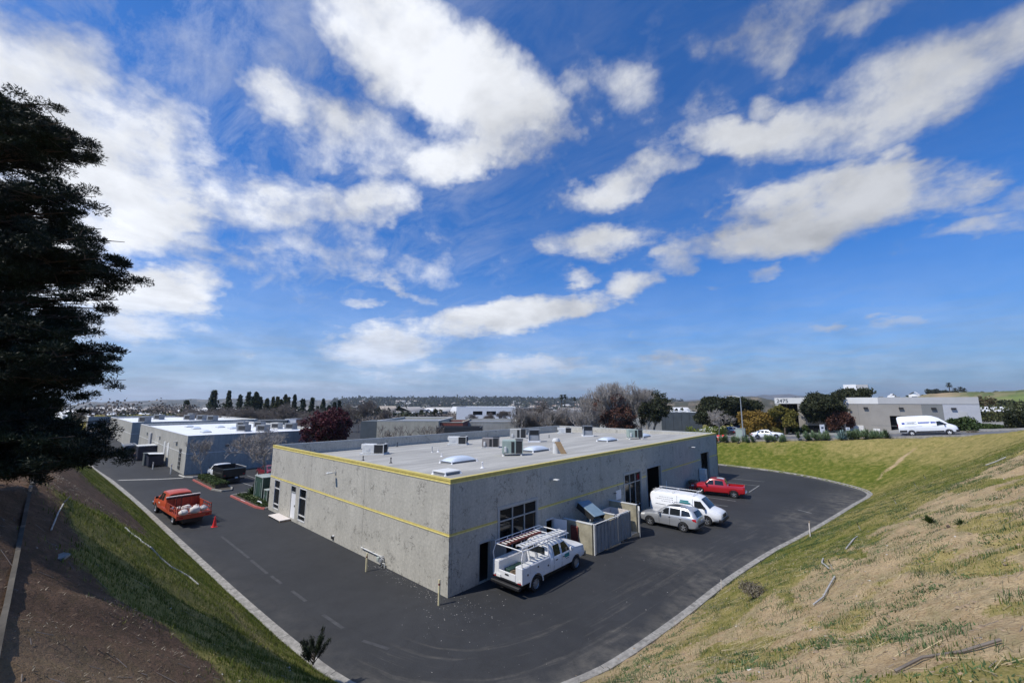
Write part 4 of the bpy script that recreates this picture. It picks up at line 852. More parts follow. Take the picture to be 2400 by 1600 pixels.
def utility_truck():
    T=thing('utility_truck','white utility pickup with a service body and ladder rack, parked by the near corner door','truck'); p=M['car_white']
    W=[(1.98,1.0),(1.98,-1.0),(-1.80,1.0),(-1.80,-1.0)]
    st=[(3.02,.78,.62,.88,.72,1.06),(2.92,.93,.52,1.0,.84,1.20),(2.4,.99,.50,1.1,.90,1.28),(1.75,1.0,.48,1.16,.92,1.35),(1.62,1.0,.48,1.18,.91,1.38),(1.22,1.0,.48,1.2,.80,1.72),(.95,1.0,.48,1.22,.76,1.90),(.6,1.0,.48,1.22,.75,1.96),(-.25,1.0,.48,1.22,.75,1.95),(-.48,1.0,.48,1.22,.75,1.90),(-.55,.99,.50,1.2,.75,1.80)]
    body,b=loft('cab',st,p,T,W[:2],.40); wheels(T,W,.40,.27,spokes=8); underbody(T,-2.9,2.7,.66)
    glass(T,b,'T',[(1.56,-.76),(1.56,.76),(1.02,.68),(1.02,-.68)],name='windscreen'); glass(T,b,'B',[(-.62,1.36),(.62,1.36),(.60,1.76),(-.60,1.76)],name='rear_window')
    both(lambda s:glass(T,b,s,[(1.40,1.28),(.62,1.26),(.62,1.78),(1.02,1.80)])); both(lambda s:glass(T,b,s,[(.46,1.28),(-.12,1.28),(-.12,1.80),(.46,1.80)]))
    both(lambda s:decal('door_seam',b,M['dark'],T,s,[(.55,.58),(.53,.58),(.53,1.80),(.55,1.80)],nu=1,nv=6,off=.004)); both(lambda s:decal('door_seam',b,M['dark'],T,s,[(-.2,.58),(-.22,.58),(-.22,1.80),(-.2,1.80)],nu=1,nv=6,off=.004))
    decal('door_sign',b,M['teal'],T,'R',[(.80,.98),(1.26,.98),(1.26,1.18),(.80,1.18)],off=.006)
    decal('door_sign',b,M['ink'],T,'R',[(.92,.90),(1.20,.90),(1.20,.93),(.92,.93)],off=.006)
    for s in (1,-1):
        mirror(T,1.32,s*1.0,1.26,M['white_paint'] if s<0 else M['black_plastic'])
        for x in (.62,-.05): MB().box(x,x+.18,s*1.0-.012,s*1.0+.012,1.06,1.10).build('door_handle',M['black_plastic'],T)
        decal('headlight',b,M['lamp_clear'],T,'L' if s>0 else 'R',[(2.90,.90),(2.65,.94),(2.65,1.12),(2.90,1.10)],off=.012)
    m=MB(); m.box(2.92,3.14,-.95,.95,.50,.80); m.build('bumper',M['chrome'],T,bevel=.05,seg=2,smooth=40)
    # service body: side cabinets with wheel arches, floor, tailgate
    for s in (1,-1):
        y0,y1=sorted((s*.58,s*1.03)); c=MB().box(-2.95,-.62,y0,y1,.62,1.42).build('side_cabinet',p,T,bevel=.015)
        boolean_cut(c,[MB().cyl((-1.80,s*.7,.40),(-1.80,s*1.3,.40),.52,n=24).build('cut',M['black_plastic'])])
        MB().box(-2.93,-.64,y0+.03,y1-.03,1.421,1.435).build('cabinet_top',M['dirty_white'],c)
        arch=MB()
        for i in range(12):
            a0=math.pi*(i)/12; a1=math.pi*(i+1)/12; f=lambda r,a,y:(-1.80+r*math.cos(a),y,.40+r*math.sin(a))
            ya,yb=s*1.035,s*1.05; arch.add([f(.51,a0,ya),f(.51,a1,ya),f(.58,a1,ya),f(.58,a0,ya),f(.51,a0,yb),f(.51,a1,yb),f(.58,a1,yb),f(.58,a0,yb)],[(4,5,6,7),(0,4,7,3),(0,1,5,4),(3,7,6,2)])
        arch.build('wheel_arch',p,c)
        for (xa,xb,za,zb) in ((-2.88,-2.42,.68,1.38),(-2.30,-1.30,1.02,1.38),(-1.18,-.70,.68,1.38)):
            y=s*1.033; d=MB().box(xa,xb,min(y,y+s*.014),max(y,y+s*.014),za,zb).build('cabinet_door',p,c,bevel=.004)
            MB().cyl(((xa+xb)/2+.12,y+s*.014,(za+zb)/2),((xa+xb)/2+.12,y+s*.03,(za+zb)/2),.05,n=10).build('latch',M['black_plastic'],d)
    MB().box(-2.93,-.62,-.58,.58,.66,.70).build('bed_floor',M['dirty_white'],T); MB().box(-.70,-.63,-.58,.58,.70,1.42).build('bulkhead',p,T)
    t=MB().box(-2.96,-2.90,-.57,.57,.68,1.02).build('tailgate',p,T,bevel=.012); MB().box(-2.985,-2.96,-.12,.12,.88,.94).build('handle',M['black_plastic'],t)
    m=MB(); m.box(-3.16,-2.97,-.98,.98,.40,.54); m.build('bumper',M['black_plastic'],T,bevel=.02); MB().box(-2.975,-2.955,-1.0,1.0,.605,.67).build('tail_panel',M['black_plastic'],T)
    MB().box(-3.0,-2.976,.42,.72,.68,.82).build('licence_plate',M['white_paint'],T)
    for s in (1,-1): MB().cyl((-3.0,s*.86,.76),(-2.955,s*.86,.76),.05,n=12).build('tail_light',M['lamp_clear'],T); MB().box(-2.985,-2.955,s*.86-.1,s*.86+.1,.66,.71).build('tail_light',M['tail_red'],T)
    # ladder rack
    m=MB(); r=.027
    for s in (1,-1):
        m.path([(-2.90,s*.98,1.43),(-2.96,s*1.0,1.8),(-2.80,s*.95,2.18)],r).cyl((-2.86,s*.95,2.18),(1.30,s*.92,2.18),r).cyl((-2.86,s*.95,2.34),(.9,s*.92,2.34),r*.8).cyl((-.70,s*.98,1.43),(-.70,s*.94,2.18),r)
        for x in (-2.84,-1.9,-.70,.45): m.cyl((x,s*.94,2.18),(x,s*.94,2.36),r)
        m.cyl((1.25,s*.92,2.18),(.9,s*.92,2.34),r*.8)
    for x in (-2.80,-.70,.45,1.28): m.cyl((x,-.94,2.18),(x,.94,2.18),r)
    m.build('ladder_rack',M['white_paint'],T)
    return T
TX,TY=1.83,5.32
def tworld(p): return (TX-p[1],TY+p[0],p[2])
ut=place(utility_truck(),(TX,TY,0),R(90))
def ladder(name,label,rail,rung,L,w,n,loc,rz,tilt=0,flat=.05):
    T=thing(name,label,'ladder',group='ladders on the rack of the utility truck')
    for s in (1,-1): MB().box(-L/2,L/2,s*w/2-.015,s*w/2+.015,-.045,.045).build('rail',rail,T)
    for i in range(n):
        x=-L/2+L*(i+.5)/n; MB().box(x-flat,x+flat,-w/2+.015,w/2-.015,-.012,.012).build('rung',rung,T)
    T.location=loc; T.rotation_euler=(R(tilt),0,rz); return T
ladder('ladder','white aluminium ladder with wide flat rungs lying on the outer side of the rack',M['white_paint'],M['dirty_white'],3.9,.46,13,(TX+.52,TY-.62,2.255),R(90),flat=.075)
ladder('step_ladder','dark red fibreglass ladder with pale rungs lying on the wall side of the rack',M['rust_red'],M['bag_white'],2.9,.48,10,(TX-.42,TY-1.35,2.255),R(90),flat=.05)
MB().obox((TX-.08,TY-1.3,2.31),(0,1.3,0),(.045,0,0),(0,0,.05)).build('ladder_section',M['rust_red']).update_tag()
tag(bpy.data.objects['ladder_section'],'long dark red rail of a folded ladder leaning between the two ladders on the rack','ladder','ladders on the rack of the utility truck')
# tools and hoses lying in the truck bed
def pile(name,label,cat,c,r,n,mt,kind=0,seed=1):
    rr=random.Random(seed); m=MB()
    if kind==0:   # coiled hose
        for k in range(n):
            R_=r*(1-.08*(k%4)); pts=[(c[0]+R_*math.cos(a*.5+k)+rr.uniform(-.02,.02),c[1]+R_*math.sin(a*.5+k)+rr.uniform(-.02,.02),c[2]+.03+.035*k+rr.uniform(0,.015)) for a in range(13)]; m.path(pts,.022,5)
    else:
        for k in range(n):
            a=rr.uniform(0,6.28); q=Vector((c[0]+rr.uniform(-r,r),c[1]+rr.uniform(-r*1.4,r*1.4),c[2]+rr.uniform(.03,.16))); d=Vector((math.cos(a),math.sin(a),rr.uniform(-.2,.3)))*rr.uniform(.08,.28); m.cyl(q-d,q+d,rr.uniform(.015,.05),n=6)
    return tag(m.build(name,mt),label,cat)
pile('coiled_hose','tangled tan hose coiled on the floor of the utility truck bed','hose',(TX+.12,TY-2.45,.70),.26,6,M['wood'])
pile('tool_pile','dark jumble of tools and fittings in the front of the truck bed','tools',(TX+.22,TY-1.35,.70),.22,26,M['rubber'],1,3)
tag(MB().box(TX-.55,TX-.15,TY-2.55,TY-1.35,.705,.98).build('tool_box',M['dumpster_green'],bevel=.02),'dark teal tool chest in the wall side of the truck bed','toolbox')

T=thing('parked_suv','silver estate SUV with roof rails parked nose to the wall beside the enclosure','SUV'); suv(T,M['car_silver']); place(T,(3.68,19.62,0),R(180-1))
T=thing('cargo_van','white cargo van with a roof rack and teal side lettering, facing out of the lot','van'); cargo_van(T,M['car_white']); place(T,(3.95,22.55,0),R(2))
T=thing('red_pickup','red crew cab pickup truck parked with its nose at the far wall','pickup'); pickup(T,M['car_red']); place(T,(3.0,34.2,0),R(180+11))
T=thing('high_roof_van','long white high roof van with blue side lettering stopped on the street','van'); tall_van(T,M['car_white']); place(T,(21.4,69.6,gz(21.4,69.6)+.20),0); T.rotation_euler=(0,-R(4.8),0)
T=thing('street_sedan','white sedan driving along the street behind the aloe clumps','car'); sedan(T,M['car_white']); place(T,(1.7,68.6,gz(1.7,68.6)+.16),0); T.rotation_euler=(0,-R(4.8),0)
T=thing('parked_sedan','dark red sedan parked behind the black flatbed by the bare tree','car'); sedan(T,M['car_darkred']); place(T,(-44.2,5.9,0),R(180))
T=thing('parked_wagon','silver wagon parked beyond the dark red sedan','car'); suv(T,M['car_silver'],False,sunroof=False); place(T,(-43.6,8.8,0),R(180))

def stake_truck():
    T=thing('stake_truck','orange landscaping truck with a mesh sided flatbed full of bags, by the left kerb','truck'); p=M['orange_paint']; q=M['orange_dark']
    W=[(3.45,.98),(3.45,-.98),(-2.05,.98),(-2.05,-.98)]
    st=[(4.55,.80,.62,.90,.72,1.10),(4.42,.94,.52,1.05,.86,1.26),(3.90,.99,.50,1.14,.90,1.34),(3.15,1.0,.50,1.2,.92,1.42),(3.02,1.0,.50,1.22,.91,1.45),(2.62,1.0,.50,1.24,.80,1.78),(2.32,1.0,.50,1.26,.77,1.97),(1.90,1.0,.50,1.26,.76,2.02),(.55,1.0,.50,1.26,.76,2.0),(.38,.99,.50,1.25,.76,1.92)]
    body,b=loft('cab',st,p,T,W[:2],.41); wheels(T,W,.41,.28,spokes=8); underbody(T,-3.4,4.2,.62)
    glass(T,b,'T',[(2.96,-.76),(2.96,.76),(2.38,.68),(2.38,-.68)],name='windscreen'); glass(T,b,'B',[(-.68,1.36),(.68,1.36),(.66,1.84),(-.66,1.84)],name='rear_window')
    both(lambda s:glass(T,b,s,[(2.8,1.30),(1.98,1.30),(1.98,1.86),(2.38,1.86)])); both(lambda s:glass(T,b,s,[(1.88,1.32),(1.30,1.32),(1.30,1.86),(1.88,1.88)]))
    both(lambda s:decal('door_sign',b,M['bag_white'],T,s,[(2.1,1.0),(2.5,1.0),(2.5,1.1),(2.1,1.1)],off=.006))
    for s in (1,-1): mirror(T,2.65,s*1.0,1.35,M['black_plastic'])
    MB().box(4.50,4.72,-.98,.98,.5,.82).build('bumper',M['chrome'],T,bevel=.04)
    MB().box(-3.70,1.08,-1.13,1.13,.84,.92).build('bed_floor',q,T); MB().box(-3.70,1.08,-1.15,-1.13,.74,.94).build('bed_edge',p,T); MB().box(-3.70,1.08,1.13,1.15,.74,.94).build('bed_edge',p,T)
    MB().box(.45,1.05,-.9,.9,.93,1.50).build('black_toolbox',M['black_plastic'],T,bevel=.02)
    # tall front bulkhead with pale top rail, low side panels, mesh tail
    h=MB().box(-.42,-.36,-1.12,1.12,.93,1.68).build('bulkhead',q,T); m=MB()
    for y in (-1.08,-.54,0,.54,1.08): m.box(-.47,-.42,y-.035,y+.035,.93,1.68)
    m.build('rib',p,h); MB().box(-.50,-.34,-1.14,1.14,1.68,1.82).build('black_panel',M['black_plastic'],h); MB().box(-.52,-.32,-1.15,1.15,1.82,1.88).build('top_rail',M['bag_white'],h)
    for s in (1,-1):
        m=MB(); y=s*1.11
        for x in np.arange(-3.66,-.5,.52): m.box(x-.02,x+.02,y-.018,y+.018,.93,1.46)
        m.box(-3.68,-.45,y-.02,y+.02,1.44,1.48).box(-3.68,-.45,y-.02,y+.02,1.18,1.21); m.build('side_rail',q,T); MB().box(-1.5,-.45,y-.010,y+.010,.93,1.44).build('side_panel',q,T)
    m=MB()
    for y in np.arange(-1.08,1.1,.31): m.cyl((-3.68,y,.93),(-3.68,y,1.56),.018)
    for z in (1.0,1.25,1.56): m.cyl((-3.68,-1.1,z),(-3.68,1.1,z),.02)
    m.build('tail_mesh',q,T)
    m=MB(); m.path([(-3.70,1.1,1.50),(-4.0,1.15,1.70),(-4.25,1.2,1.55)],.016); m.build('bent_rod',M['rubber'],T)
    m=MB()
    for y in (-1.02,-.72): m.cyl((-2.7,y+1.7,.93),(-2.72,y+1.72,2.15),.02).box(-2.76,-2.68,y+1.69,y+1.75,2.05,2.2)
    m.build('upright_pole',M['rubber'],T)
    MB().box(-3.76,-3.70,-1.15,1.15,.60,.92).build('rear_beam',p,T)
    for s in (1,-1): MB().box(-3.775,-3.76,s*.85-.12,s*.85+.12,.68,.78).build('tail_light',M['tail_red'],T)
    MB().box(-1.2,.0,-1.12,-.9,.55,.80).build('side_step',p,T)
    return T
ST=place(stake_truck(),(-28.1,-5.95,0),R(180+3.5))
def blob(name,label,cat,c,rx,ry,rz_,mt,seed=0,group=None,amp=.18,parent=None,n=2):
    bm=bmesh.new(); bmesh.ops.create_icosphere(bm,subdivisions=n,radius=1); r=random.Random(seed); of=[r.uniform(0,6) for _ in range(6)]
    for v in bm.verts:
        k=1+amp*(math.sin(3*v.co.x+of[0])+math.sin(4*v.co.y+of[1])+math.sin(5*v.co.z+of[2]))/2; v.co=Vector((v.co.x*rx*k,v.co.y*ry*k,v.co.z*rz_*k))
    me=bpy.data.meshes.new(name); bm.to_mesh(me); bm.free(); me.materials.append(mt); me.shade_smooth(); o=bpy.data.objects.new(name,me); COL.objects.link(o); o.location=c
    if parent is not None: o.parent=parent; KIDS.setdefault(parent.name,[]).append(o)
    if label: tag(o,label,cat,group)
    return o
bags=[(-24.1,-6.5,1.18,.34,'full pale sack at the tail of the orange flatbed, lower left'),(-24.25,-5.75,1.22,.36,'full pale sack in the middle of the orange flatbed tail'),(-24.9,-6.2,1.35,.36,'full pale sack on top of the heap in the orange flatbed'),(-24.5,-5.15,1.22,.30,'full pale sack at the far side of the orange flatbed'),(-25.2,-5.5,1.20,.30,'pale sack behind the heap near the middle of the orange flatbed'),(-26.2,-6.4,1.12,.20,'small pale bag in front of the heap on the orange flatbed'),(-26.6,-6.8,1.10,.17,'smallest pale bundle near the bulkhead of the orange flatbed')]
for i,(x,y,z,r,l) in enumerate(bags): blob('sack',l,'sack',(x,y,z),r,r*.9,r*.72,M['bag_white'],i,'sacks heaped on the orange flatbed')

def black_truck():
    T=thing('dump_truck','black flatbed dump truck with a white cab parked by the hedge island','truck')
    W=[(2.3,.98),(2.3,-.98),(-1.5,.98),(-1.5,-.98)]
    st=[(3.35,.82,.6,.95,.75,1.15),(3.2,.95,.5,1.1,.86,1.3),(2.2,1.0,.5,1.2,.9,1.45),(1.75,1.0,.5,1.25,.8,1.9),(1.5,1.0,.5,1.25,.77,1.98),(.75,1.0,.5,1.25,.77,1.98),(.6,.98,.5,1.25,.76,1.95)]
    body,b=loft('cab',st,M['car_white'],T,W[:2],.42); wheels(T,W,.42,.28,rim='rim_silver',spokes=8); underbody(T,-3.0,3.0,.62)
    glass(T,b,'T',[(2.12,-.76),(2.12,.76),(1.6,.68),(1.6,-.68)],name='windscreen'); both(lambda s:glass(T,b,s,[(1.95,1.32),(.8,1.32),(.8,1.9),(1.5,1.9)])); glass(T,b,'B',[(-.6,1.4),(.6,1.4),(.6,1.85),(-.6,1.85)],name='rear_window')
    for s in (1,-1): mirror(T,1.9,s*1.0,1.4,M['black_plastic'])
    m=MB(); m.box(-2.95,.50,-1.2,1.2,.85,.95).box(-2.95,-2.88,-1.2,1.2,.95,1.80).box(.43,.50,-1.2,1.2,.95,1.92); m.build('dump_body',M['car_black'],T)
    for s in (1,-1):
        m=MB(); y=s*1.19; m.box(-2.88,.43,y-.03,y+.03,.95,1.35); m.build('side_board',M['car_black'],T)
        m=MB()
        for x in np.arange(-2.8,.5,.36): m.box(x-.025,x+.025,y-.03,y+.03,1.35,1.82)
        for z in (1.47,1.6,1.72,1.81): m.box(-2.88,.43,y-.02,y+.02,z-.02,z+.02)
        m.build('stake_rail',M['car_black'],T)
    MB().box(-2.95,.5,-1.23,-1.205,1.82,1.87).build('top_rail',M['dirty_white'],T); MB().box(-2.98,-2.952,-1.2,1.2,1.72,1.80).build('top_rail',M['transformer_pale'],T)
    MB().box(-2.98,-2.952,-.4,-.1,.62,.76).build('licence_plate',M['white_paint'],T); MB().box(-3.05,-2.95,-1.1,1.1,.45,.6).build('bumper',M['black_plastic'],T)
    for s in (1,-1): MB().box(-2.985,-2.952,s*1.0-.08,s*1.0+.08,1.0,1.1).build('tail_light',M['tail_red'],T)
    return T
place(black_truck(),(-44.6,1.15,0),R(180+4))
# ---------------------------------------------------------------- things round the building
mm('bollard_paint',(.62,.55,.34),.6,var=.15)
def pipe_post(name,label,x,y,h,r=.055,mt='bollard_paint',cat='bollard',group='bollards along the sunlit wall',z=0):
    T=thing(name,label,cat,(x,y,z),group=group); m=MB(); m.lathe([(r,0),(r,h-.04),(r*.8,h),(0,h+.01)],n=14); m.build('post',M[mt],T,smooth=40)
    MB().lathe([(r*1.01,h*.78),(r*1.01,h*.86)],n=14).build('worn_ring',M['rust_red'],T); return T
pipe_post('bollard','pale yellow pipe bollard standing at the near corner of the warehouse',.23,-.74,1.15)
pipe_post('bollard','thin pale bollard in front of the gas meter',-6.05,-1.07,.98)
def gas_meter():
    T=thing('gas_meter','gas meter with twisted pipes fixed low on the sunlit wall','gas meter',(-6.2,-.16,0)); T.scale=(.72,.72,.8)
    MB().box(-.28,.02,-.12,.12,.30,.62).build('meter_body',M['transformer_pale'],T,bevel=.03,seg=2,smooth=40); MB().cyl((.25,-.12,.42),(.25,.10,.42),.17,n=16).build('regulator',M['galv'],T)
    m=MB(); m.path([(-.2,0,.62),(-.2,0,.75),(.35,0,.75),(.35,0,.05)],.025).path([(.0,0,.62),(.0,-.1,.8),(.55,.05,.55),(.6,.1,0)],.02).path([(.35,.0,.3),(.7,.08,.3),(.7,.08,0)],.03); m.build('pipework',M['dirty_white'],T)
gas_meter()
T=thing('conduit','long pale pipe running along the foot of the sunlit wall','pipe',(0,0,0)); MB().path([(-8.55,-.07,.52),(-5.9,-.07,.52)],.035,8).build('pipe',M['dirty_white'],T,smooth=40)
m=MB(); [m.box(x-.02,x+.02,-.10,-.002,.46,.58) for x in (-8.3,-7.1,-6.0)]; m.build('bracket',M['galv'],T)
T=thing('wall_vent','small dark vent with a white hood low on the sunlit wall','vent',(-12.6,-.002,.18)); MB().box(-.12,.12,-.10,0,.0,.16).build('hood',M['black_plastic'],T); MB().box(-.02,.16,-.05,0,.16,.24).build('cover',M['white_paint'],T)
T=thing('doorstep','pale wooden ramp step lying in front of the white door','step',(-21.7,-.02,0),0)
MB().box(-1.35,1.9,-.85,-.02,.10,.16).build('deck',M['bag_white'],T,bevel=.01); MB().box(-1.35,-1.25,-.85,-.02,.0,.10).box(1.8,1.9,-.85,-.02,0,.10).build('runner',M['wood'],T); T.scale=(.8,1,1)
def wall_light(label,loc,rz):
    T=thing('wall_light',label,'wall light',loc,rz,'flood lights on the warehouse walls'); MB().box(-.08,.08,-.03,0,-.12,.12).build('back_plate',M['galv'],T); MB().cyl((0,-.02,.02),(0,-.30,.05),.02).build('arm',M['galv'],T)
    MB().box(-.14,.14,-.66,-.28,.02,.09).build('lamp_head',M['dirty_white'],T,bevel=.015)
wall_light('grey flood light on an arm high on the sunlit wall',(-12.8,-.003,4.6),0); wall_light('flood light above the block enclosure on the shaded wall',(.003,8.65,4.55),R(90)); wall_light('flood light above the far bay door on the shaded wall',(.003,35.2,4.62),R(90))
def enclosure():
    T=thing('trash_enclosure','block walled trash enclosure with grey corrugated gates, against the shaded wall','enclosure',(0,0,0)); H=1.83
    for (a,b,c,d) in ((.06,2.30,9.95,10.15),(.06,2.30,16.35,16.55),(.06,2.2,13.1,13.25)): w=MB().box(a,b,c,d,0,H if c<16 else H+.12).build('side_wall',M['block_wall'],T,bevel=.01); MB().box(a,b+.02,c-.02,d+.02,(H if c<16 else H+.12),(H if c<16 else H+.12)+.04).build('wall_cap',M['dirty_white'],w)
    for (x,y) in ((2.42,10.05),(2.45,13.2),(2.45,16.45)): MB().cyl((x,y,0),(x,y,H+.06),.06,n=12).build('gate_post',M['dirty_white'],T,smooth=40)
    for (x,y,ang,L,lb) in ((2.48,10.10,-2,1.50,None),(2.62,13.10,176,1.38,None),(2.48,13.28,-3,1.52,None),(2.50,16.40,178+28,1.25,None)):
        m=MB(); n=int(L/.20); 
        for i in range(n):
            o=.016 if i%2 else -.016; y0=L*i/n; y1=L*(i+1)/n
            m.box(o-.012,o+.012,y0,y1,.10,H-.06)
        for e in (0,L): m.box(-.035,.035,e-.03,e+.03,.06,H+.02)
        g=m.build('gate',M['gate_grey'],T); g.location=(x,y,0); g.rotation_euler=(0,0,R(ang)); MB().box(-.045,.045,0,L,H+.02,H+.07).build('gate_rail',M['dirty_white'],g)
    MB().box(.1,2.4,10.2,16.3,.004,.03).build('slab',M['concrete'],T)
enclosure()
def dumpster(label,x,y,rz,mt,lidang,w=1.7,d=1.3,h=1.25):
    T=thing('dumpster',label,'dumpster',(x,y,.03),rz); m=MB()
    m.add([(-w/2,-d/2,.15),(w/2,-d/2,.15),(w/2,d/2,.15),(-w/2,d/2,.15),(-w/2-.04,-d/2-.06,h*.85),(w/2+.04,-d/2-.06,h*.85),(w/2+.04,d/2,h),(-w/2-.04,d/2,h)],[(0,3,2,1),(0,1,5,4),(1,2,6,5),(2,3,7,6),(3,0,4,7)])
    b=m.build('bin_body',M[mt],T); MB().box(-w/2-.06,w/2+.06,-d/2-.1,-d/2-.04,h*.80,h*.86).build('rim_bar',M[mt],b)
    c,s=math.cos(R(lidang)),math.sin(R(lidang)); l=MB(); l.obox((0,d/2-c*d/2,h+.03+s*d/2),(w/2,0,0),(0,-c*d/2,s*d/2),(0,s*.03,c*.03)); l.build('lid',M['lid_blue'],T)
    for (px_,py_) in ((-.7,-.5),(.7,-.5),(-.7,.5),(.7,.5)): MB().cyl((px_-.03,py_,.07),(px_+.03,py_,.07),.08,n=12).build('caster',M['rubber'],T)
    return T
dumpster('dark dumpster with a tilted blue lid standing in the block enclosure',1.15,11.75,R(90),'dumpster_green',14)
T=thing('metal_hood','blue grey sheet metal cover tilted above the dark dumpster in the enclosure','cover',(1.17,11.8,2.36)); T.rotation_euler=(0,R(24.5),R(-9)); MB().box(-.82,.82,-.58,.58,-.03,.03).build('top_sheet',M['lid_blue'],T,bevel=.01); MB().box(-.80,.80,-.57,-.52,-.42,-.031).box(-.80,.80,.52,.57,-.42,-.031).build('side_sheet',M['rubber'],T); MB().box(-.80,-.76,-.52,.52,-.42,-.031).build('end_sheet',M['hvac_grey'],T)
T=thing('waste_container','beige open topped container behind the right hand enclosure gate','container',(1.2,14.75,.03)); m=MB(); w,d,h=.75,1.0,1.62
m.box(-w,w,-d,-d+.05,.0,h).box(-w,w,d-.05,d,.0,h).box(-w,-w+.05,-d+.05,d-.05,0,h).box(w-.05,w,-d+.05,d-.05,0,h); m.build('container_wall',M['bag_white'],T); MB().box(-w+.06,w-.06,-d+.06,d-.06,.9,1.0).build('rubbish',M['rubber'],T)
tag(MB().obox((1.0,9.90,.80),(.28,0,0),(0,.03,.04),(0,-.03,.75)).build('leaning_board',M['rust_red'],bevel=.008),'dark red wooden panel leaning on the block wall of the enclosure','panel')
m=MB(); m.cyl((.62,9.35,0),(.30,9.75,1.25),.02).cyl((.74,9.38,0),(.42,9.78,1.15),.02); tag(m.build('leaning_poles',M['dirty_white']),'two thin pale poles leaning by the open white door','poles')
tag(MB().cyl((1.75,10.75,1.2),(1.95,10.35,2.02),.035).build('pipe_offcut',M['dirty_white']),'white pipe sticking out of the block enclosure','pipe')
T=thing('wall_sign','small white notice board beside the middle window','sign',(0,17.55,0)); MB().box(.01,.05,0,.85,1.78,2.50).build('board',M['white_paint'],T); MB().cyl((.02,-.35,2.35),(.10,-.1,2.35),.03).build('hook',M['black_plastic'],T)
T=thing('pallet_stack','weathered pallets and boards leaning against the far wall by the red pickup','pallets',(0,0,0))
rr=random.Random(4)
for i in range(4):
    m=MB(); x=.25+.16*i; 
    for k in range(6): m.obox((x+.18,33.5+.2*k+.06*i,.62),(.012,0,.0),(0,.075,0),(-.16,0,.60))
    for zz in (.15,.62,1.08): m.obox((x+.10+.25*(1.1-zz)*.5,34.0+.06*i,zz),(.03,0,0),(0,.6,0),(0,0,.05))
    m.build('pallet',M['pallet'],T)
m=MB()
for i in range(14): a=rr.uniform(-.5,.5); m.obox((.9+rr.uniform(-.2,.3),32.9+rr.uniform(-.3,.5),.45+rr.uniform(-.1,.3)),(.02,.01,0),(0,.05,a*.1),(.10+a*.2,a*.25,.42))
m.build('loose_boards',M['pallet'],T)
T=thing('appliance','white enamel cabinet standing outside the far bay door','cabinet',(0,0,0)); MB().box(.08,.75,37.75,38.55,.0,1.95).build('cabinet_body',M['hvac_white'],T,bevel=.02); MB().box(.752,.762,38.0,38.3,1.4,1.65).build('badge',M['fascia_light'],T); MB().box(.752,.78,37.85,37.9,.9,1.4).build('handle',M['chrome'],T)
tag(MB().cyl((.30,27.35,0),(.30,27.35,2.0),.04,n=8).build('white_pipe',M['white_paint']),'upright white pipe beside the open bay door behind the van','pipe')

# ---------------------------------------------------------------- people
def person(label,x,y,z,rz,h,top,legs,pose=0):
    T=thing('person',label,'person',(x,y,z),rz); bpy.context.view_layer.update()
    k=h/1.75; me=bpy.data.meshes.new('body'); st=.16 if pose==0 else .26
    V=[(0,0,.93),(0,0,1.12),(0,0,1.38),(0,0,1.50),(0.01,0,1.60),(0,.09,.90),(st*.5,.11,.50),(st*.2,.11,.08),(st*.2+.14,.12,.04),(0,-.09,.90),(-st*.3,-.11,.50),(-st*.9,-.11,.08),(-st*.9+.14,-.12,.04),
       (0,.19,1.40),(.02,.25,1.12),(.14,.24,.90),(.18,.23,.83),(0,-.19,1.40),(.02,-.25,1.12),(.10,-.25,.88),(.13,-.25,.80)]
    E=[(0,1),(1,2),(2,3),(3,4),(0,5),(5,6),(6,7),(7,8),(0,9),(9,10),(10,11),(11,12),(2,13),(13,14),(14,15),(15,16),(2,17),(17,18),(18,19),(19,20)]
    rad=[.15,.14,.16,.065,.06,.10,.065,.045,.045,.10,.065,.045,.045,.065,.045,.035,.035,.065,.045,.035,.035]
    me.from_pydata([(a*k,b*k,c*k) for a,b,c in V],E,[]); o=bpy.data.objects.new('body',me); COL.objects.link(o); md=o.modifiers.new('s','SKIN')
    for i,v in enumerate(me.skin_vertices[0].data): v.radius=(rad[i]*k,rad[i]*k*(.8 if i<3 else 1)); v.use_root=(i==0)
    o.modifiers.new('u','SUBSURF').levels=2; bpy.context.view_layer.update(); m2=bpy.data.meshes.new_from_object(o.evaluated_get(bpy.context.evaluated_depsgraph_get())); o.modifiers.clear(); o.data=m2; m2.shade_smooth()
    m2.materials.clear(); [m2.materials.append(M[q]) for q in (legs,top,'skin')]
    for p in m2.polygons: c=p.center.z/k; p.material_index=0 if c<.95 and abs(p.center.y)<.2*k else (2 if (c<.93 or c>1.47) else 1)
    o.parent=T; KIDS.setdefault(T.name,[]).append(o)
    # head with nose, ears and hair
    m=MB(); m.lathe([(0,-.115),(.05,-.105),(.075,-.06),(.085,0),(.085,.05),(.06,.10),(0,.12)],n=14); m.v=[(a*1.15,b*.92,c) for a,b,c in m.v]; m.box(.09,.118,-.012,.012,-.03,.01).box(-.01,.02,.078,.092,-.02,.03).box(-.01,.02,-.092,-.078,-.02,.03)
    hd=m.build('head',M['skin'],T,smooth=60); hd.location=(.02*k,0,1.64*k)
    hr=MB().lathe([(0,.135),(.065,.12),(.098,.05),(.096,.0),(.085,-.04)],n=14).build('hair',M['hair'],hd,smooth=60); hr.location=(-.018,0,0)
    for s in (1,-1):   # hands: palm, four fingers, thumb
        m=MB(); b=Vector(((.18 if s>0 else .13)*k,s*.24*k,.80*k)); m.obox(b,(.035,0,-.01),(0,.016,0),(.01,0,.045))
        for f in range(4): q=b+Vector((-.027+.018*f,0,-.045)); m.path([q,q+Vector((.005,0,-.035-.004*f)),q+Vector((.02,0,-.06))],.008,5)
        m.path([b+Vector((.035,0,.0)),b+Vector((.06,0,-.03))],.009,5); m.build('hand',M['skin'],T)
    return T
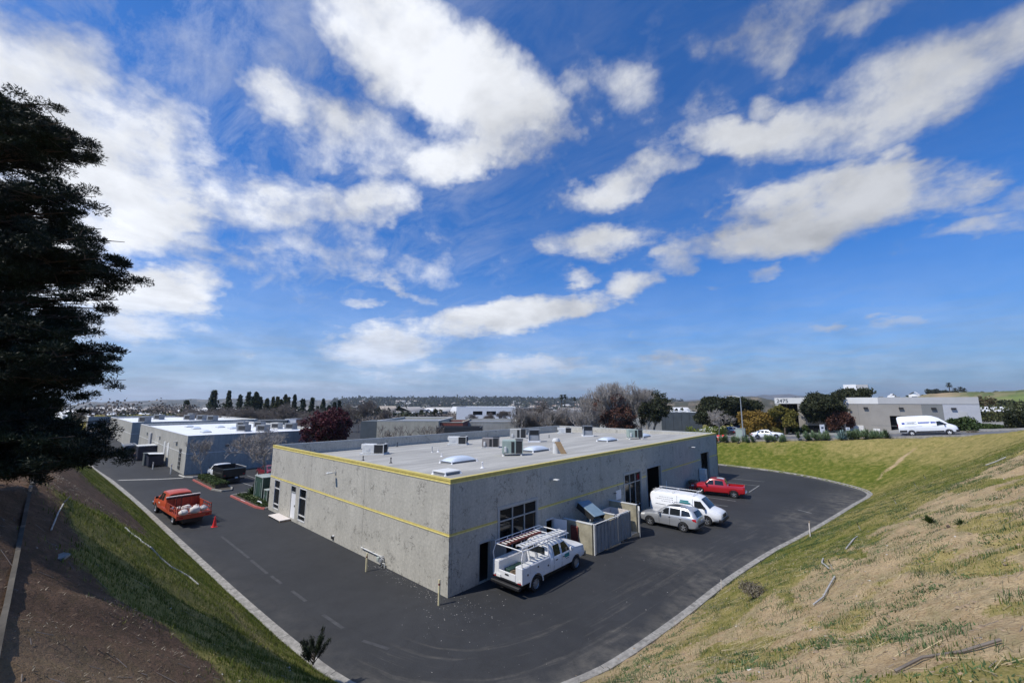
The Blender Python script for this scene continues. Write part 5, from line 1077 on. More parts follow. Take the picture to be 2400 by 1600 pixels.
person('person in dark blue clothes standing in the lane by the grey bin',-72.3,-4.45,0,R(60),1.78,'cloth_navy','cloth_navy')
person('person in dark red trousers standing beside the grey bin',-69.5,-3.30,0,R(-30),1.74,'cloth_navy','cloth_red')
person('person in blue trousers and a red top standing in the far bay door',-.45,41.0,.012,R(20),1.76,'cloth_red','cloth_blue')
tag(MB().box(-1.6,-.9,39.1,39.9,.012,1.7).build('red_rack',M['rust_red'],bevel=.02),'dark red rack standing inside the far bay door','rack')

# ---------------------------------------------------------------- planting islands, hedge, cabinets by the drive
def island(name,label,pts,h,mt_top,kerb_mats):
    T=thing(name,label,'planting island',(0,0,0)); n=len(pts); c=Vector((sum(p[0] for p in pts)/n,sum(p[1] for p in pts)/n,0))
    m=MB(); m.poly([(*p,h-.02) for p in pts]); m.build('soil',M[mt_top],T,fix=False)
    for i in range(n):
        a=Vector((*pts[i],0)); b=Vector((*pts[(i+1)%n],0)); t=(b-a).normalized(); nn=Vector((t.y,-t.x,0)); 
        if (a+b-2*c).dot(nn)<0: nn=-nn
        m=MB(); m.obox((a+b)/2+nn*.06+Vector((0,0,h/2)),t*((b-a).length/2+.05),nn*.08,Vector((0,0,h/2+.002*i))); m.build('kerb_stone',M[kerb_mats[i]],T)
    return T
M['bed_soil']=mat('bed_soil',(.06,.05,.035),.95,var=.4,scale=5,bump=.6,bscale=12)
island('planting_island','long planting island with a red kerb and clipped hedge by the drive',[(-47.6,-1.35),(-39.2,-1.25),(-37.4,-.75),(-37.3,.0),(-38.6,.35),(-47.6,.5)],.15,'bed_soil',['red_kerb','kerb_concrete','kerb_concrete','kerb_concrete','kerb_concrete','kerb_concrete'])
IS2=island('planting_bed','planting bed with a red lettered kerb at the far left corner of the warehouse',[(-33.9,-.75),(-26.9,-.55),(-25.7,-.2),(-25.7,4.6),(-32.6,4.6),(-34.4,.3)],.15,'bed_soil',['red_kerb','red_kerb','kerb_concrete','kerb_concrete','kerb_concrete','kerb_concrete'])
fc=bpy.data.curves.new('kerb_lettering','FONT'); fc.body='FIRE LANE'; fc.size=.26; fc.extrude=.003; fc.materials.append(M['white_paint']); to=bpy.data.objects.new('kerb_lettering',fc); COL.objects.link(to)
bpy.context.view_layer.update(); lm=bpy.data.meshes.new_from_object(to.evaluated_get(bpy.context.evaluated_depsgraph_get())); bpy.data.objects.remove(to)
to=bpy.data.objects.new('kerb_lettering',lm); COL.objects.link(to); to.parent=IS2; to.location=(-30.9,-.835,.158); to.rotation_euler=(R(0),0,R(1.6))
to.location=(-31.0,-.80,.157); to.scale=(1.1,.55,1)
def utility_cabinet(label,x,y,w,d,h,rz=0,pale='transformer_pale',front='transformer_green'):
    T=thing('utility_cabinet',label,'utility cabinet',(x,y,.13),rz,'utility cabinets by the planting bed'); MB().box(-w/2-.15,w/2+.15,-d/2-.15,d/2+.15,0,.08).build('plinth',M['concrete'],T)
    b=MB().box(-w/2,w/2,-d/2,d/2,.08,h).build('cabinet_body',M[front],T,bevel=.015)
    MB().box(-w/2-.04,w/2+.04,-d/2-.06,d/2+.04,h,h+.07).build('cabinet_roof',M[pale],T); MB().box(-w/2-.02,-w/2+.08,-d/2-.03,-d/2-.003,.1,h-.01).build('edge_trim',M[pale],b); MB().box(w/2-.08,w/2+.02,-d/2-.03,-d/2-.003,.1,h-.01).build('edge_trim',M[pale],b)
    for s in (-.25,.3): MB().box(s*w-.02,s*w+.02,-d/2-.05,-d/2-.003,.35,h-.45).build('louvre',M[pale],b)
    return T
utility_cabinet('tall dark green utility cabinet with a pale roof in the planting bed',-30.5,1.35,2.3,1.5,2.05); utility_cabinet('lower green cabinet beside the corner of the warehouse',-28.3,1.0,.9,.8,1.05)
tag(MB().path([(-28.4,-.05,.16),(-28.1,-.1,.34),(-27.2,-.1,.38),(-27.0,-.1,.16)],.05,8).build('white_elbow_pipe',M['white_paint'],smooth=40),'bent white pipe lying in the planting bed beside the warehouse corner','pipe')
def cone(x,y):
    T=thing('traffic_cone','bright red traffic cone behind the orange flatbed','cone',(x,y,0)); MB().box(-.2,.2,-.2,.2,0,.04).build('base',M['cone_red'],T,bevel=.02); MB().lathe([(.15,.04),(.035,.78),(0,.79)],n=20).build('cone_body',M['cone_red'],T,smooth=40)
    MB().lathe([(.108,.26),(.076,.42)],n=20).build('band',M['rust_red'],T)
cone(-22.75,-4.7)

# ---------------------------------------------------------------- rooftop plant
def rfz(x): return 4.65+.032*(x+25.3)
def packaged_unit(label,x,y,rz=0,grp='packaged air conditioners on the warehouse roof'):
    T=thing('rooftop_unit',label,'air conditioner',(x,y,rfz(x)),rz,grp)
    MB().box(-1.15,1.15,-.72,.72,0,.14).build('base_curb',M['dirty_white'],T); b=MB().box(-.95,.10,-.55,.55,.16,.92).build('casing',M['hvac_white'],T,bevel=.02)
    MB().box(-1.12,-.952,-.45,.45,.55,.95).build('economiser_hood',M['hvac_white'],T,bevel=.02); MB().box(.105,1.0,-.53,.53,.18,.90).build('coil',M['coil_black'],T); MB().box(.10,1.03,-.56,.56,.902,.95).build('coil_cap',M['hvac_white'],T)
    for (a,c) in ((1.0,-.56),(1.0,.50),(.10,-.56)): MB().box(a,a+.05,c,c+.06,.16,.902).build('corner_post',M['hvac_white'],T)
    MB().cyl((.55,0,.951),(.55,0,.99),.36,n=20).build('fan_grille',M['coil_black'],T); MB().box(1.05,1.13,.2,.45,.45,.9).build('control_box',M['hvac_grey'],T)
    MB().box(-.6,-.25,-.575,-.551,.35,.62).build('access_panel',M['dirty_white'],b); return T
packaged_unit('white packaged unit with black coils nearest the near left roof edge',-18.7,6.4,R(38)); packaged_unit('white packaged unit with black coils halfway along the left parapet',-20.0,17.7,R(38)); packaged_unit('white packaged unit with black coils in the far left corner of the roof',-21.4,41.2,R(38))
def box_unit(label,x,y,mt,w=1.7,d=1.25,h=1.25,rz=R(40),legs=True,beige=False):
    T=thing('condenser_unit',label,'air conditioner',(x,y,rfz(x)),rz); z0=.22 if legs else .1
    MB().box(-w/2,w*.18,-d/2,d/2,z0,h).build('casing',M[mt],T,bevel=.015); MB().box(w*.18+.003,w/2,-d/2+.02,d/2-.02,z0,h-.02).build('coil',M['coil_black'],T)
    m=MB(); m.box(w/2-.03,w/2+.03,-d/2,-d/2+.07,z0,h).box(w/2-.03,w/2+.03,d/2-.07,d/2,z0,h); m.build('corner_post',M[mt],T); MB().box(w*.18,w/2+.04,-d/2-.01,d/2+.01,h-.018,h+.03).build('coil_cap',M['hvac_grey'],T)
    MB().cyl((w*.34,0,h+.03),(w*.34,0,h+.10),.34,n=20).build('fan_ring',M['coil_black'],T); MB().box(-w*.40,-w*.28,-d/2-.10,-d/2-.003,z0+.1,z0+.55).build('filter_pot',M['dirty_white'],T,bevel=.03,seg=2)
    MB().box(-w*.05,w*.1,-d/2-.02,-d/2-.003,z0+.05,h-.08).build('louvre_panel',M['coil_black'],T)
    if legs:
        for (a,b) in ((-w/2+.1,-d/2+.1),(w/2-.1,-d/2+.1),(-w/2+.1,d/2-.1),(w/2-.1,d/2-.1)): MB().lathe([(.14,0),(.05,.10),(.05,z0)],c=(a,b,0),n=10).build('foot',M['dirty_white'],T)
    else: MB().box(-w/2-.05,w/2+.05,-d/2-.05,d/2+.05,0,z0-.002).build('base_curb',M['dirty_white'],T)
    return T
box_unit('large pale green condenser unit on white feet near the front of the roof',-6.7,12.3,'hvac_green'); box_unit('pale green condenser unit on feet at the far right of the roof',-6.2,34.3,'hvac_green',1.7,1.2,1.15)
box_unit('brown grey condenser unit in the middle of the roof',-13.9,16.9,'hvac_brown',1.7,1.1,.98,legs=False); box_unit('grey condenser unit close to the left parapet behind the tower coolers',-21.0,29.4,'hvac_beige',2.2,1.4,1.25,legs=False)
def tower_unit(label,x,y,h=1.85):
    T=thing('cooler_tower',label,'evaporative cooler',(x,y,rfz(x)),R(40),'tall black louvred coolers on the warehouse roof'); w=.62
    MB().box(-w-.12,w+.12,-w-.12,w+.12,0,.22).build('white_curb',M['white_paint'],T); MB().box(-w,w,-w,w,.221,h).build('casing',M['hvac_grey'],T,bevel=.015)
    for i in range(4):
        a=i*math.pi/2; m=MB(); m.box(w+.004,w+.02,-w+.08,w-.08,h*.62,h-.06); 
        for k in range(5): m.box(w+.02,w+.035,-w+.08,w-.08,h*.62+.02+k*.11,h*.62+.05+k*.11)
        g=m.build('louvre',M['coil_black'],T); g.rotation_euler=(0,0,a); g=MB().box(w+.004,w+.02,-w+.1,w-.1,.32,h*.56).build('panel',M['galv'],T); g.rotation_euler=(0,0,a)
    MB().box(-w-.03,w+.03,-w-.03,w+.03,h,h+.05).build('cap',M['hvac_grey'],T); MB().box(-.72,-.64,-.8,-.64,.3,1.1).build('pump_pipe',M['dirty_white'],T)
tower_unit('tall grey evaporative cooler with black louvres left of the centre skylight',-14.6,25.0,1.42); tower_unit('tall grey evaporative cooler with black louvres standing by the far parapet',-14.2,36.4,1.42)
def skylight(label,x,y,w=1.15,d=.62,flat=False):
    T=thing('skylight',label,'skylight',(x,y,rfz(x)),0,'skylights on the warehouse roof'); MB().box(-d,d,-w,w,0,.16).build('curb',M['hvac_grey'],T)
    if flat: MB().box(-d-.05,d+.05,-w-.05,w+.05,.16,.24).build('lid',M['hvac_white'],T,bevel=.02)
    else:
        m=MB(); m.grid(lambda u,v:((u*2-1)*(d+.05),(v*2-1)*(w+.05),.165+.30*(max(0,(1-(u*2-1)**4)*(1-(v*2-1)**4)))**.7*(1-.35*((u*2-1)**2+(v*2-1)**2)/2)),14,18); m.build('dome',M['dome'],T,smooth=80)
    for (a,b) in ((-d,-w),(d,-w),(d,w)): MB().lathe([(.11,0),(.05,.09),(.03,.22),(0,.23)],c=(a*1.08,b*1.06,0),n=10).build('tie_down',M['white_paint'],T)
skylight('domed skylight nearest the near corner of the roof',-7.0,6.6); skylight('domed skylight behind the large green condenser',-7.3,16.2); skylight('domed skylight in the middle of the right hand roof edge',-7.5,29.9); skylight('domed skylight farthest along the roof behind the small green condenser',-6.9,38.0)
skylight('flat lidded roof hatch right above the near corner',-3.0,2.2,.55,.55,True)
T=thing('vent_stack','fat white vent stack on the roof behind the cardboard sheet','vent',(-4.4,15.4,rfz(-4.4))); MB().lathe([(.30,0),(.28,.95),(.34,.97),(.34,1.1),(.22,1.28),(0,1.3)],n=18).build('stack_pipe',M['dirty_white'],T,smooth=40)
tag(MB().obox((-3.75,15.15,rfz(-3.7)+.52),(.19,.17,0),(.20,.18,-.50),(-.014,.014,.0)).build('board_sheet',M['tan_board']),'tan board leaning on the white vent stack on the roof','board')
for i,(x,y,h,mt,l) in enumerate(((-15.24,10.4,.45,'galv','small bent flue on the roof between the two left packaged units'),(-15.0,10.9,.22,'white_paint','short white roof vent beside the small bent flue'),(-3.12,5.3,.32,'white_paint','short white roof vent near the right roof edge by the front skylight'),(-14.7,3.1,.28,'black_plastic','small black roof vent left behind the sunlit edge'),(-11.1,3.4,.34,'black_plastic','small black roof vent right behind the sunlit edge'),(-11.3,8.4,.18,'white_paint','low white roof vent in the open part of the roof'),(-17.6,32.0,.3,'black_plastic','small dark roof vent near the far packaged unit'),(-24.6,12.6,.4,'black_plastic','small dark pipe standing at the foot of the left parapet'))):
    T=thing('roof_vent',l,'roof vent',(x,y,rfz(x))); MB().lathe([(.14,0),(.06,.08),(.035,.1),(.035,h)],n=10).build('vent_pipe',M[mt],T); MB().lathe([(.06,h),(.06,h+.06),(0,h+.09)],n=10).build('vent_cap',M[mt],T)

# ---------------------------------------------------------------- neighbouring buildings
def shed(name,label,x0,x1,y0,y1,z0,h,wall,roofm,cap='dirty_white',par=.35,band=True,t=.18):
    T=thing(name,label,'building',(x0,y0,z0)); X,Y=x1-x0,y1-y0
    for (a,b,c,d) in ((0,X,0,t),(0,X,Y-t,Y),(0,t,t+.001,Y-t-.001),(X-t,X,t+.001,Y-t-.001)): MB().box(a,b,c,d,-1.0,h).build('wall',M[wall],T)
    MB().box(t+.001,X-t-.001,t+.001,Y-t-.001,h-par-.2,h-par).build('roof',M[roofm],T)
    m=MB(); m.box(-.03,X+.03,-.03,t+.02,h+.002,h+.07).box(-.03,X+.03,Y-t-.02,Y+.03,h+.002,h+.07).box(-.03,t+.02,t+.021,Y-t-.021,h+.002,h+.07).box(X-t-.02,X+.03,t+.021,Y-t-.021,h+.002,h+.07); m.build('parapet_cap',M[cap],T)
    if band:
        MB().box(-.02,X+.02,-.02,-.001,h*.53,h*.55).build('wall_band',M[cap],T); MB().box(X+.001,X+.02,-.02,Y,h*.53,h*.55).build('wall_band',M[cap],T)
    return T
def wbox(T,name,mt,a,b,c,d,e,f): return MB().box(a,b,c,d,e,f).build(name,M[mt],T)
NB=shed('neighbour_workshop','low grey workshop with a white roof beyond the drive on the left',-97,-53.2,-1.4,17.5,0,5.05,'wall2','tile_roof_white')
o=(-97,-1.4)
def onb(name,mt,xa,xb,z0,z1,pr=.03): return wbox(NB,name,mt,xa-o[0],xb-o[0],-pr,-.003,z0,z1)
w=onb('window','dark',-57.6,-56.1,.3,3.2)
for i in range(6): wbox(w,'glazing_bar','frame_grey',-57.6-o[0],-56.1-o[0],-.05,-.031,.32+i*.56,.38+i*.56)
wbox(w,'glazing_bar','frame_grey',-56.95-o[0],-56.85-o[0],-.06,-.031,.3,3.2)
for a in (-66.5,-69.5): d=onb('door','dirty_white',a,a+1.5,.0,3.4,.06); onb('door_frame','dark',a-.25,a-.003,0,3.5,.04)
onb('pilaster','fascia_grey',-83.5,-81.5,0,4.1,.25)
for a in (-60.5,-74.5,-88): onb('light_bracket','frame_grey',a,a+1.1,3.9,3.96,.4)
wbox(NB,'wall_vent','black_plastic',53.2-53.2+43.81,43.9,4.4,4.8,3.35,3.65)
def nunit(label,x,y,z,s=1,mt='hvac_grey',grp='air conditioners on the neighbouring white roofs'):
    T=thing('roof_unit',label,'air conditioner',(x,y,z),R(25),grp); MB().box(-.9*s,.9*s,-.6*s,.6*s,.12,1.15*s).build('casing',M[mt],T,bevel=.02); MB().box(-.5*s,.92*s,-.62*s,-.602*s,.3,.95*s).build('coil',M['coil_black'],T); MB().box(-1.0*s,1.0*s,-.7*s,.7*s,0,.115).build('curb',M['dirty_white'],T); return T
zr=4.71
for x,y,mt,l in ((-76.5,11.2,'hvac_grey','dark rooftop unit farthest back in the middle of the neighbour roof'),(-74.5,13.6,'hvac_grey','rooftop unit by the back parapet left of centre'),(-63.8,8.0,'hvac_grey','dark rooftop unit nearest the shaded wall of the neighbour roof'),(-61.5,10.2,'hvac_grey','low rooftop unit right of the nearest one on the neighbour roof'),(-67.5,14.3,'hvac_beige','pale rooftop unit by the back parapet of the neighbour roof'),(-64.2,15.6,'hvac_grey','rightmost rooftop unit on the neighbour roof')): nunit(l,x,y,zr,1,mt)
def nsky(x,y,l):
    T=thing('skylight_dome',l,'skylight',(x,y,zr),0,'skylights on the neighbouring white roof'); MB().box(-1.0,1.0,-.6,.6,0,.12).build('curb',M['hvac_beige'],T)
    m=MB(); m.grid(lambda u,v:((u*2-1)*1.02,(v*2-1)*.62,.125+.25*(1-(u*2-1)**4)*(1-(v*2-1)**4)),8,8); m.build('dome',M['dome'],T,smooth=80)
for x,y,l in ((-86,4.6,'skylight farthest left on the neighbour white roof'),(-78,4.2,'skylight left of centre on the neighbour white roof'),(-80,8.4,'skylight behind the left pair on the neighbour white roof'),(-66,3.2,'skylight nearest the front corner of the neighbour white roof'),(-74,9.0,'low pale skylight in the middle of the neighbour white roof')): nsky(x,y,l)
shed('white_roof_workshop','second low building with a white roof behind the grey neighbour',-152,-104,-2,22,0,5.15,'wall2','tile_roof_white')
for x,y,l in ((-113,1,'rooftop unit at the near edge of the second white roof'),(-131,6,'dark rooftop unit in the middle of the second white roof'),(-122,11,'rooftop unit right of the middle on the second white roof'),(-118,13,'rooftop unit near the right parapet of the second white roof'),(-112,14,'rooftop unit at the right end of the second white roof'),(-140,15,'rooftop unit far back on the second white roof')): nunit(l,x,y,4.82,1.2)
for i,(x0,x1,y0,y1,h,wl,l) in enumerate(((-235,-165,-6,20,5.4,'wall2','long pale roofed shed third in the row on the left'),(-330,-255,-10,30,6,'wall_white','farthest long white roofed shed of the row on the left'),(-250,-190,42,66,6,'wall2','pale roofed shed behind the bare thicket on the left'))): shed('pale_shed',l,x0,x1,y0,y1,gz((x0+x1)/2,y0),h,wl,'tile_roof_white',band=False)
# bins by the neighbour
dumpster('dark navy dumpster with a white lid against the neighbour wall',-66.0,-2.75,R(0),'dumpster_navy',4,2.2,1.7,1.75); 
[c for c in KIDS['dumpster.001'] if c.name.startswith('lid')][0].data.materials[0]=M['white_paint']
T=thing('grey_bin','square grey waste bin left of the navy dumpster','bin',(-68.2,-3.1,0)); MB().box(-.75,.75,-.75,.75,0,1.75).build('bin_body',M['bin_grey'],T,bevel=.05); MB().box(-.8,.8,-.8,.8,1.751,1.85).build('rim',M['bin_grey'],T)
T=thing('storage_container','black storage container with a white top edge against the neighbour wall','container',(-76.5,-2.7,0)); MB().box(-1.5,1.5,-1.1,1.2,0,2.3).build('container_body',M['dumpster_navy'],T,bevel=.02); MB().box(-1.55,1.55,-1.15,1.25,2.301,2.42).build('top_edge',M['dirty_white'],T)
T=thing('parked_van','dark vehicle mostly behind the pine, parked beside the neighbour workshop','van',(-84,-4.2,0),R(180)); cargo_van(T,M['car_black'])
pipe_post('bollard','pale bollard in front of the navy dumpster',-62.4,-3.4,1.0,.07,'dirty_white'); pipe_post('bollard','tall pale post near the corner of the neighbour workshop',-55.6,-2.4,1.35,.08,'dirty_white')

# middle distance, left to centre
def bg(name,label,pxl,pxr,pytop,D,depth,wall,roofm='tile_roof_white',cap='dirty_white',zb=None,rot=None):
    a=P(pxl,pytop,D); b=P(pxr,pytop,D); L=(b-a).length; g=min(gz(a.x,a.y),gz(b.x,b.y)) if zb is None else zb; h=a.z-g
    T=thing(name,label,'building',(a.x,a.y,g),math.atan2(b.y-a.y,b.x-a.x)); t=.25
    for (p,q,r,s) in ((0,L,0,t),(0,L,depth-t,depth),(0,t,t+.001,depth-t-.001),(L-t,L,t+.001,depth-t-.001)): MB().box(p,q,r,s,-2,h).build('wall',M[wall],T)
    MB().box(t+.001,L-t-.001,t+.001,depth-t-.001,h-.6,h-.4).build('roof',M[roofm],T)
    m=MB(); m.box(-.04,L+.04,-.04,t,h+.002,h+.12).box(-.04,L+.04,depth-t,depth+.04,h+.002,h+.12).box(-.04,t,t+.001,depth-t-.001,h+.002,h+.12).box(L-t,L+.04,t+.001,depth-t-.001,h+.002,h+.12); m.build('parapet_cap',M[cap],T)
    return T,L,h
def panes(T,L,h,rects,mt='glass_dark',pr=.04):
    for (a,b,c,d) in rects: MB().box(a*L,b*L,-pr,-.003,c*h,d*h).build('window',M[mt],T)
T,L,h=bg('white_office','bright white office block with three dark strip windows beyond the warehouse',1070,1208,954,165,30,'wall_white'); panes(T,L,h,[(.28,.44,.62,.80),(.51,.67,.62,.80),(.74,.92,.58,.78)])
for a in (.70,.965): MB().box(a*L-.25,a*L+.25,-.5,-.003,.62*h,.70*h).build('wall_lamp',M['black_plastic'],T)
T,L,h=bg('black_office','black fronted office wing beside the bright white block',1209,1296,957,166,26,'wall_dark','hvac_grey'); 
T,L,h=bg('fascia_office','dark glass office with a pale overhanging fascia left of the tall bare trees',1296,1400,964,150,24,'wall_dark','hvac_grey'); MB().box(0,L+6,-2.5,-.3,h-1.9,h+.3).build('fascia',M['fascia_grey'],T)
T,L,h=bg('slate_building','slate grey windowless building right of the tall bare trees',1550,1645,966,120,24,'wall_slate','tile_roof_white')
for k in range(5): MB().box(L*k/5+1,L*k/5+1.06,-.02,-.003,0,h-.1).build('panel_joint',M['wall_dark'],T)
for k,(a,s_) in enumerate(((1.5,.9),(4,1.2),(6.5,.7),(9,.8))): wbox(T,'roof_plant','dirty_white',a,a+s_,3,4,h-.4,h+.7)
T,L,h=bg('tan_building','long tan concrete building behind the left parapet of the warehouse',884,1028,986,88,22,'wall_tan','hvac_grey','fascia_light')
MB().box(-3.6,-.02,.4,8,-2,h-.1).build('side_wing',M['wall_slate'],T)
T,L,h=bg('brick_annex','low annex with a red brick front right of the tan building',1029,1085,990,90,14,'brick_red','hvac_grey','wall_tan')
T,L,h=bg('dark_canopy','black flat canopy roof in front of the low brick annex',1023,1126,1003,80,6,'wall_dark','wall_dark','wall_dark')
T,L,h=bg('brown_building','long brown grey building with a pale edge below the white office',1082,1210,989,100,20,'wall2','hvac_grey','wall_tan')
T,L,h=bg('grey_yard_building','low grey building right below the row of dark conifers',560,672,984,118,20,'wall_slate','hvac_grey','fascia_light'); panes(T,L,h,[(.62,.66,.3,.8)],'wall_white')
T,L,h=bg('brown_shed','brown shed between the white roof and the purple tree',695,728,984,116,16,'wall_brown','hvac_grey','wall_brown')
T,L,h=bg('white_kiosk','small white building left of the brown shed',668,694,982,119,14,'wall_white','hvac_grey')
T,L,h=bg('grey_hall','grey hall with a pale roof far behind the tan building',968,1030,966,240,30,'wall_slate','tile_roof_white'); T,L,h=bg('pale_hall','pale hall left of the far grey hall',915,967,968,245,30,'wall2','tile_roof_white')
T,L,h=bg('white_hall','long low white hall far away left of the office',912,948,956,420,30,'wall_white','tile_roof_white'); panes(T,L,h,[(.25,.32,.3,.7),(.45,.52,.3,.7),(.62,.69,.3,.7),(.8,.87,.3,.7)])
T,L,h=bg('white_tank_house','small white building between the trunks of the dark conifers',541,549,963,190,8,'wall_white','wall_white'); T,L,h=bg('white_tank_house','narrow white building between two dark conifers on the left',508,518,966,195,8,'wall_white','wall_white')
T,L,h=bg('tan_grey_building','tan grey building behind the tall bare trees',1440,1550,984,105,18,'wall2','hvac_grey','wall_tan')

# ---------------------------------------------------------------- building 2475 across the street
def office():
    y0=85; xs=(.4,28.4); z0=2.2; T=thing('street_office','taupe tilt-up office across the street with the number 2475 on its pale fascia','building',(0,y0,z0)); H=10.72-z0
    segs=[(.4,4.2,'taupe_light','fascia_light',4.0),(4.2,16.3,'taupe','fascia_light',0),(16.3,21.75,'taupe','fascia_grey',.35),(21.75,24.3,'panel_grey','fascia_grey',.35),(24.3,28.4,'panel_blue_grey','fascia_grey',.35)]
    holes=[(4.9,7.4,2.6,4.6),(5.2,8.0,-0.2+2.0,3.2),(17.9,20.5,2.2,5.4),(25.9,26.9,4.6,6.4)]
    holes=[(5.0,6.9,5.1,6.9),(5.0,7.4,1.5,3.2),(17.6,20.3,1.6,5.3),(26.0,26.9,4.0,6.1)]
    for (a,b,mt,fm,off) in segs:
        yo=off if a<1 else -off*0
        wall_panel('wall_panel',M[mt],T,'y',yo if a<1 else 0,a,b,-2.0,H-1.15,[h for h in holes if h[0]>=a and h[1]<=b],sgn=-1,th=.3)
        MB().box(a+.0015,b-.0015,-.06 if a>1 else -.06,.3,H-1.149,H).build('fascia',M[fm],T)
    MB().box(.4,.7,.31,22,H-1.15,H).build('fascia',M['fascia_light'],T); MB().box(28.1,28.4,.31,22,-2,H).build('side_wall',M['panel_blue_grey'],T); MB().box(.8,28.09,.31,21.9,H-.9,H-.7).build('roof',M['fascia_grey'],T)
    MB().box(4.2,28.0,1.5,1.6,-2,H-1).build('interior_wall',M['dark'],T)
    # glazed recess under the numbered corner
    for k in range(3): MB().box(.8+1.1*k,1.8+1.1*k,3.7,3.75,-1.0,H-1.3).build('window',M['glass_dark'],T)
    MB().box(.5,1.1,.0,.6,-2,H-1.16).build('corner_pier',M['taupe_light'],T)
    for (a,b,c,d) in (holes[0],holes[1]): MB().box(a+.01,b-.01,.12,.16,c+.01,d-.01).build('window',M['glass_dark'],T)
    a,b,c,d=holes[3]; w=MB().box(a+.01,b-.01,.12,.16,c+.01,d-.01).build('window',M['glass_dark'],T); MB().box(a-.05,b+.05,-.05,-.003,d-.9,d+.05).build('blind',M['fascia_grey'],w)
    for x in (8.6,14.5,19.2,23.2,25.5): MB().box(x-.3,x+.3,-.35,-.003,H-2.0,H-1.75).build('wall_lamp',M['dark'],T)
    for (a,b,z) in ((12.0,13.9,2.9),(15.2,16.1,2.4)): MB().box(a,b,-.08,-.003,.4+a*.06,z+.6).build('door',M['fascia_light'],T)
    m=MB(); m.box(15.0,21.7,-.012,-.002,3.55,3.60); 
    for x in (9.2,13.4,19.0,): m.box(x,x+.04,-.013,-.003,0,H-1.16)
    m.build('wall_joint',M['panel_grey'],T)
    fc=bpy.data.curves.new('numerals','FONT'); fc.body='2475'; fc.size=1.0; fc.extrude=.02; fc.materials.append(M['ink']); t=bpy.data.objects.new('numerals',fc); COL.objects.link(t); t.scale=(.95,1,1)
    bpy.context.view_layer.update(); me=bpy.data.meshes.new_from_object(t.evaluated_get(bpy.context.evaluated_depsgraph_get())); bpy.data.objects.remove(t); t=bpy.data.objects.new('numerals',me); COL.objects.link(t); t.parent=T; t.location=(.75,-.09,H-.92); t.rotation_euler=(R(90),0,0)
    MB().box(10.9,13.0,14,20,H-.7,H+2.9).build('roof_tower',M['wall_white'],T); MB().box(13.002,14.9,14,20,H-.7,H+2.85).build('roof_tower',M['fascia_grey'],T)
    for k,x in enumerate((2.6,3.1,16.4,18.7,21.0)): MB().box(x,x+.7,6,7,H-.7,H+.25).build('roof_vent',M['hvac_grey'],T)
office()
# ---------------------------------------------------------------- foliage
def unit(v): return v/np.maximum(np.linalg.norm(v,axis=-1,keepdims=True),1e-9)
def leafcloud(c,size,g,elong=1.6,up=0.0,dirs=None,jit=.35):
    """one small diamond leaf per centre; returns verts, quads"""
    n=len(c); u=unit(g.normal(size=(n,3))) if dirs is None else unit(dirs+g.normal(size=(n,3))*jit); w_=unit(g.normal(size=(n,3))); v=unit(np.cross(u,w_)); s=size*(.6+.8*g.random((n,1)))
    V=np.stack([c-u*s*elong*.5,c+v*s*.5,c+u*s*elong*.5,c-v*s*.5],1).reshape(-1,3); F=np.arange(4*n).reshape(n,4); return V,F
def ball(g,n,c,r,hollow=.45):
    d=unit(g.normal(size=(n,3))); k=(hollow+(1-hollow)*g.random((n,1)))**.6; return np.asarray(c)+d*k*np.asarray(r)
def skel(g,base,h,r0,levels=4,spread=.55,kids=(3,4),up=.35,trunk=.35,multi=1,gn=.72,wob=.12):
    """branch skeleton: segments (a,b,ra,rb) and twig tips"""
    segs=[];tips=[]
    def grow(p,d,L,r,lv):
        k=3 if lv<levels else 2; q=p
        for i in range(k):
            d2=unit(d+g.normal(size=3)*wob+np.array([0,0,up*.12])); e=q+d2*L/k; ra=r*(1-.35*i/k); rb=r*(1-.35*(i+1)/k); segs.append((q,e,ra,rb)); 
            if lv<levels and i>0:
                for _ in range(1 if lv>0 else 1):
                    side=unit(np.cross(d2,g.normal(size=3))); dd=unit(d2*(1-spread)+side*spread+np.array([0,0,up*.5])); grow(e,dd,L*gn*g.uniform(.6,.9),rb*.55,lv+1)
            q=e; d=d2
        if lv>=levels: tips.append((q,d)); return
        for j in range(int(g.integers(kids[0],kids[1]+1))):
            side=unit(np.cross(d,g.normal(size=3))); dd=unit(d*(1-spread*g.uniform(.5,1))+side*spread+np.array([0,0,up])); grow(q,dd,L*gn*g.uniform(.8,1.15),r*.62,lv+1)
    for m_ in range(multi):
        a=g.uniform(0,6.28); d0=unit(np.array([math.cos(a)*.35*(multi>1),math.sin(a)*.35*(multi>1),1.0])); grow(np.array(base,float),d0,h*trunk,r0/(multi**.5),0)
    return segs,tips
def fit(segs,tips,base,h):
    zt=max(s[1][2] for s in segs)-base[2]; k=h/zt; b=np.array(base,float)
    return [(b+(a-b)*k,b+(c-b)*k,ra,rb) for a,c,ra,rb in segs],[(b+(t-b)*k,d) for t,d in tips]
def seg_mesh(segs,rmin=.006,n=5):
    V=[];F=[];b=0
    for a,c,ra,rb in segs:
        k=n if ra>.03 else 3; d=c-a; L=np.linalg.norm(d); 
        if L<1e-5: continue
        d=d/L; u=np.cross(d,[.3,.5,.81]); u/=max(np.linalg.norm(u),1e-6); w_=np.cross(d,u); t=np.arange(k)*2*math.pi/k
        ring=u[None]*np.cos(t)[:,None]+w_[None]*np.sin(t)[:,None]; V.append(a+ring*max(ra,rmin)); V.append(c+ring*max(rb,rmin))
        for i in range(k): F.append((b+i,b+(i+1)%k,b+k+(i+1)%k,b+k+i))
        b+=2*k
    return np.concatenate(V),np.array(F)
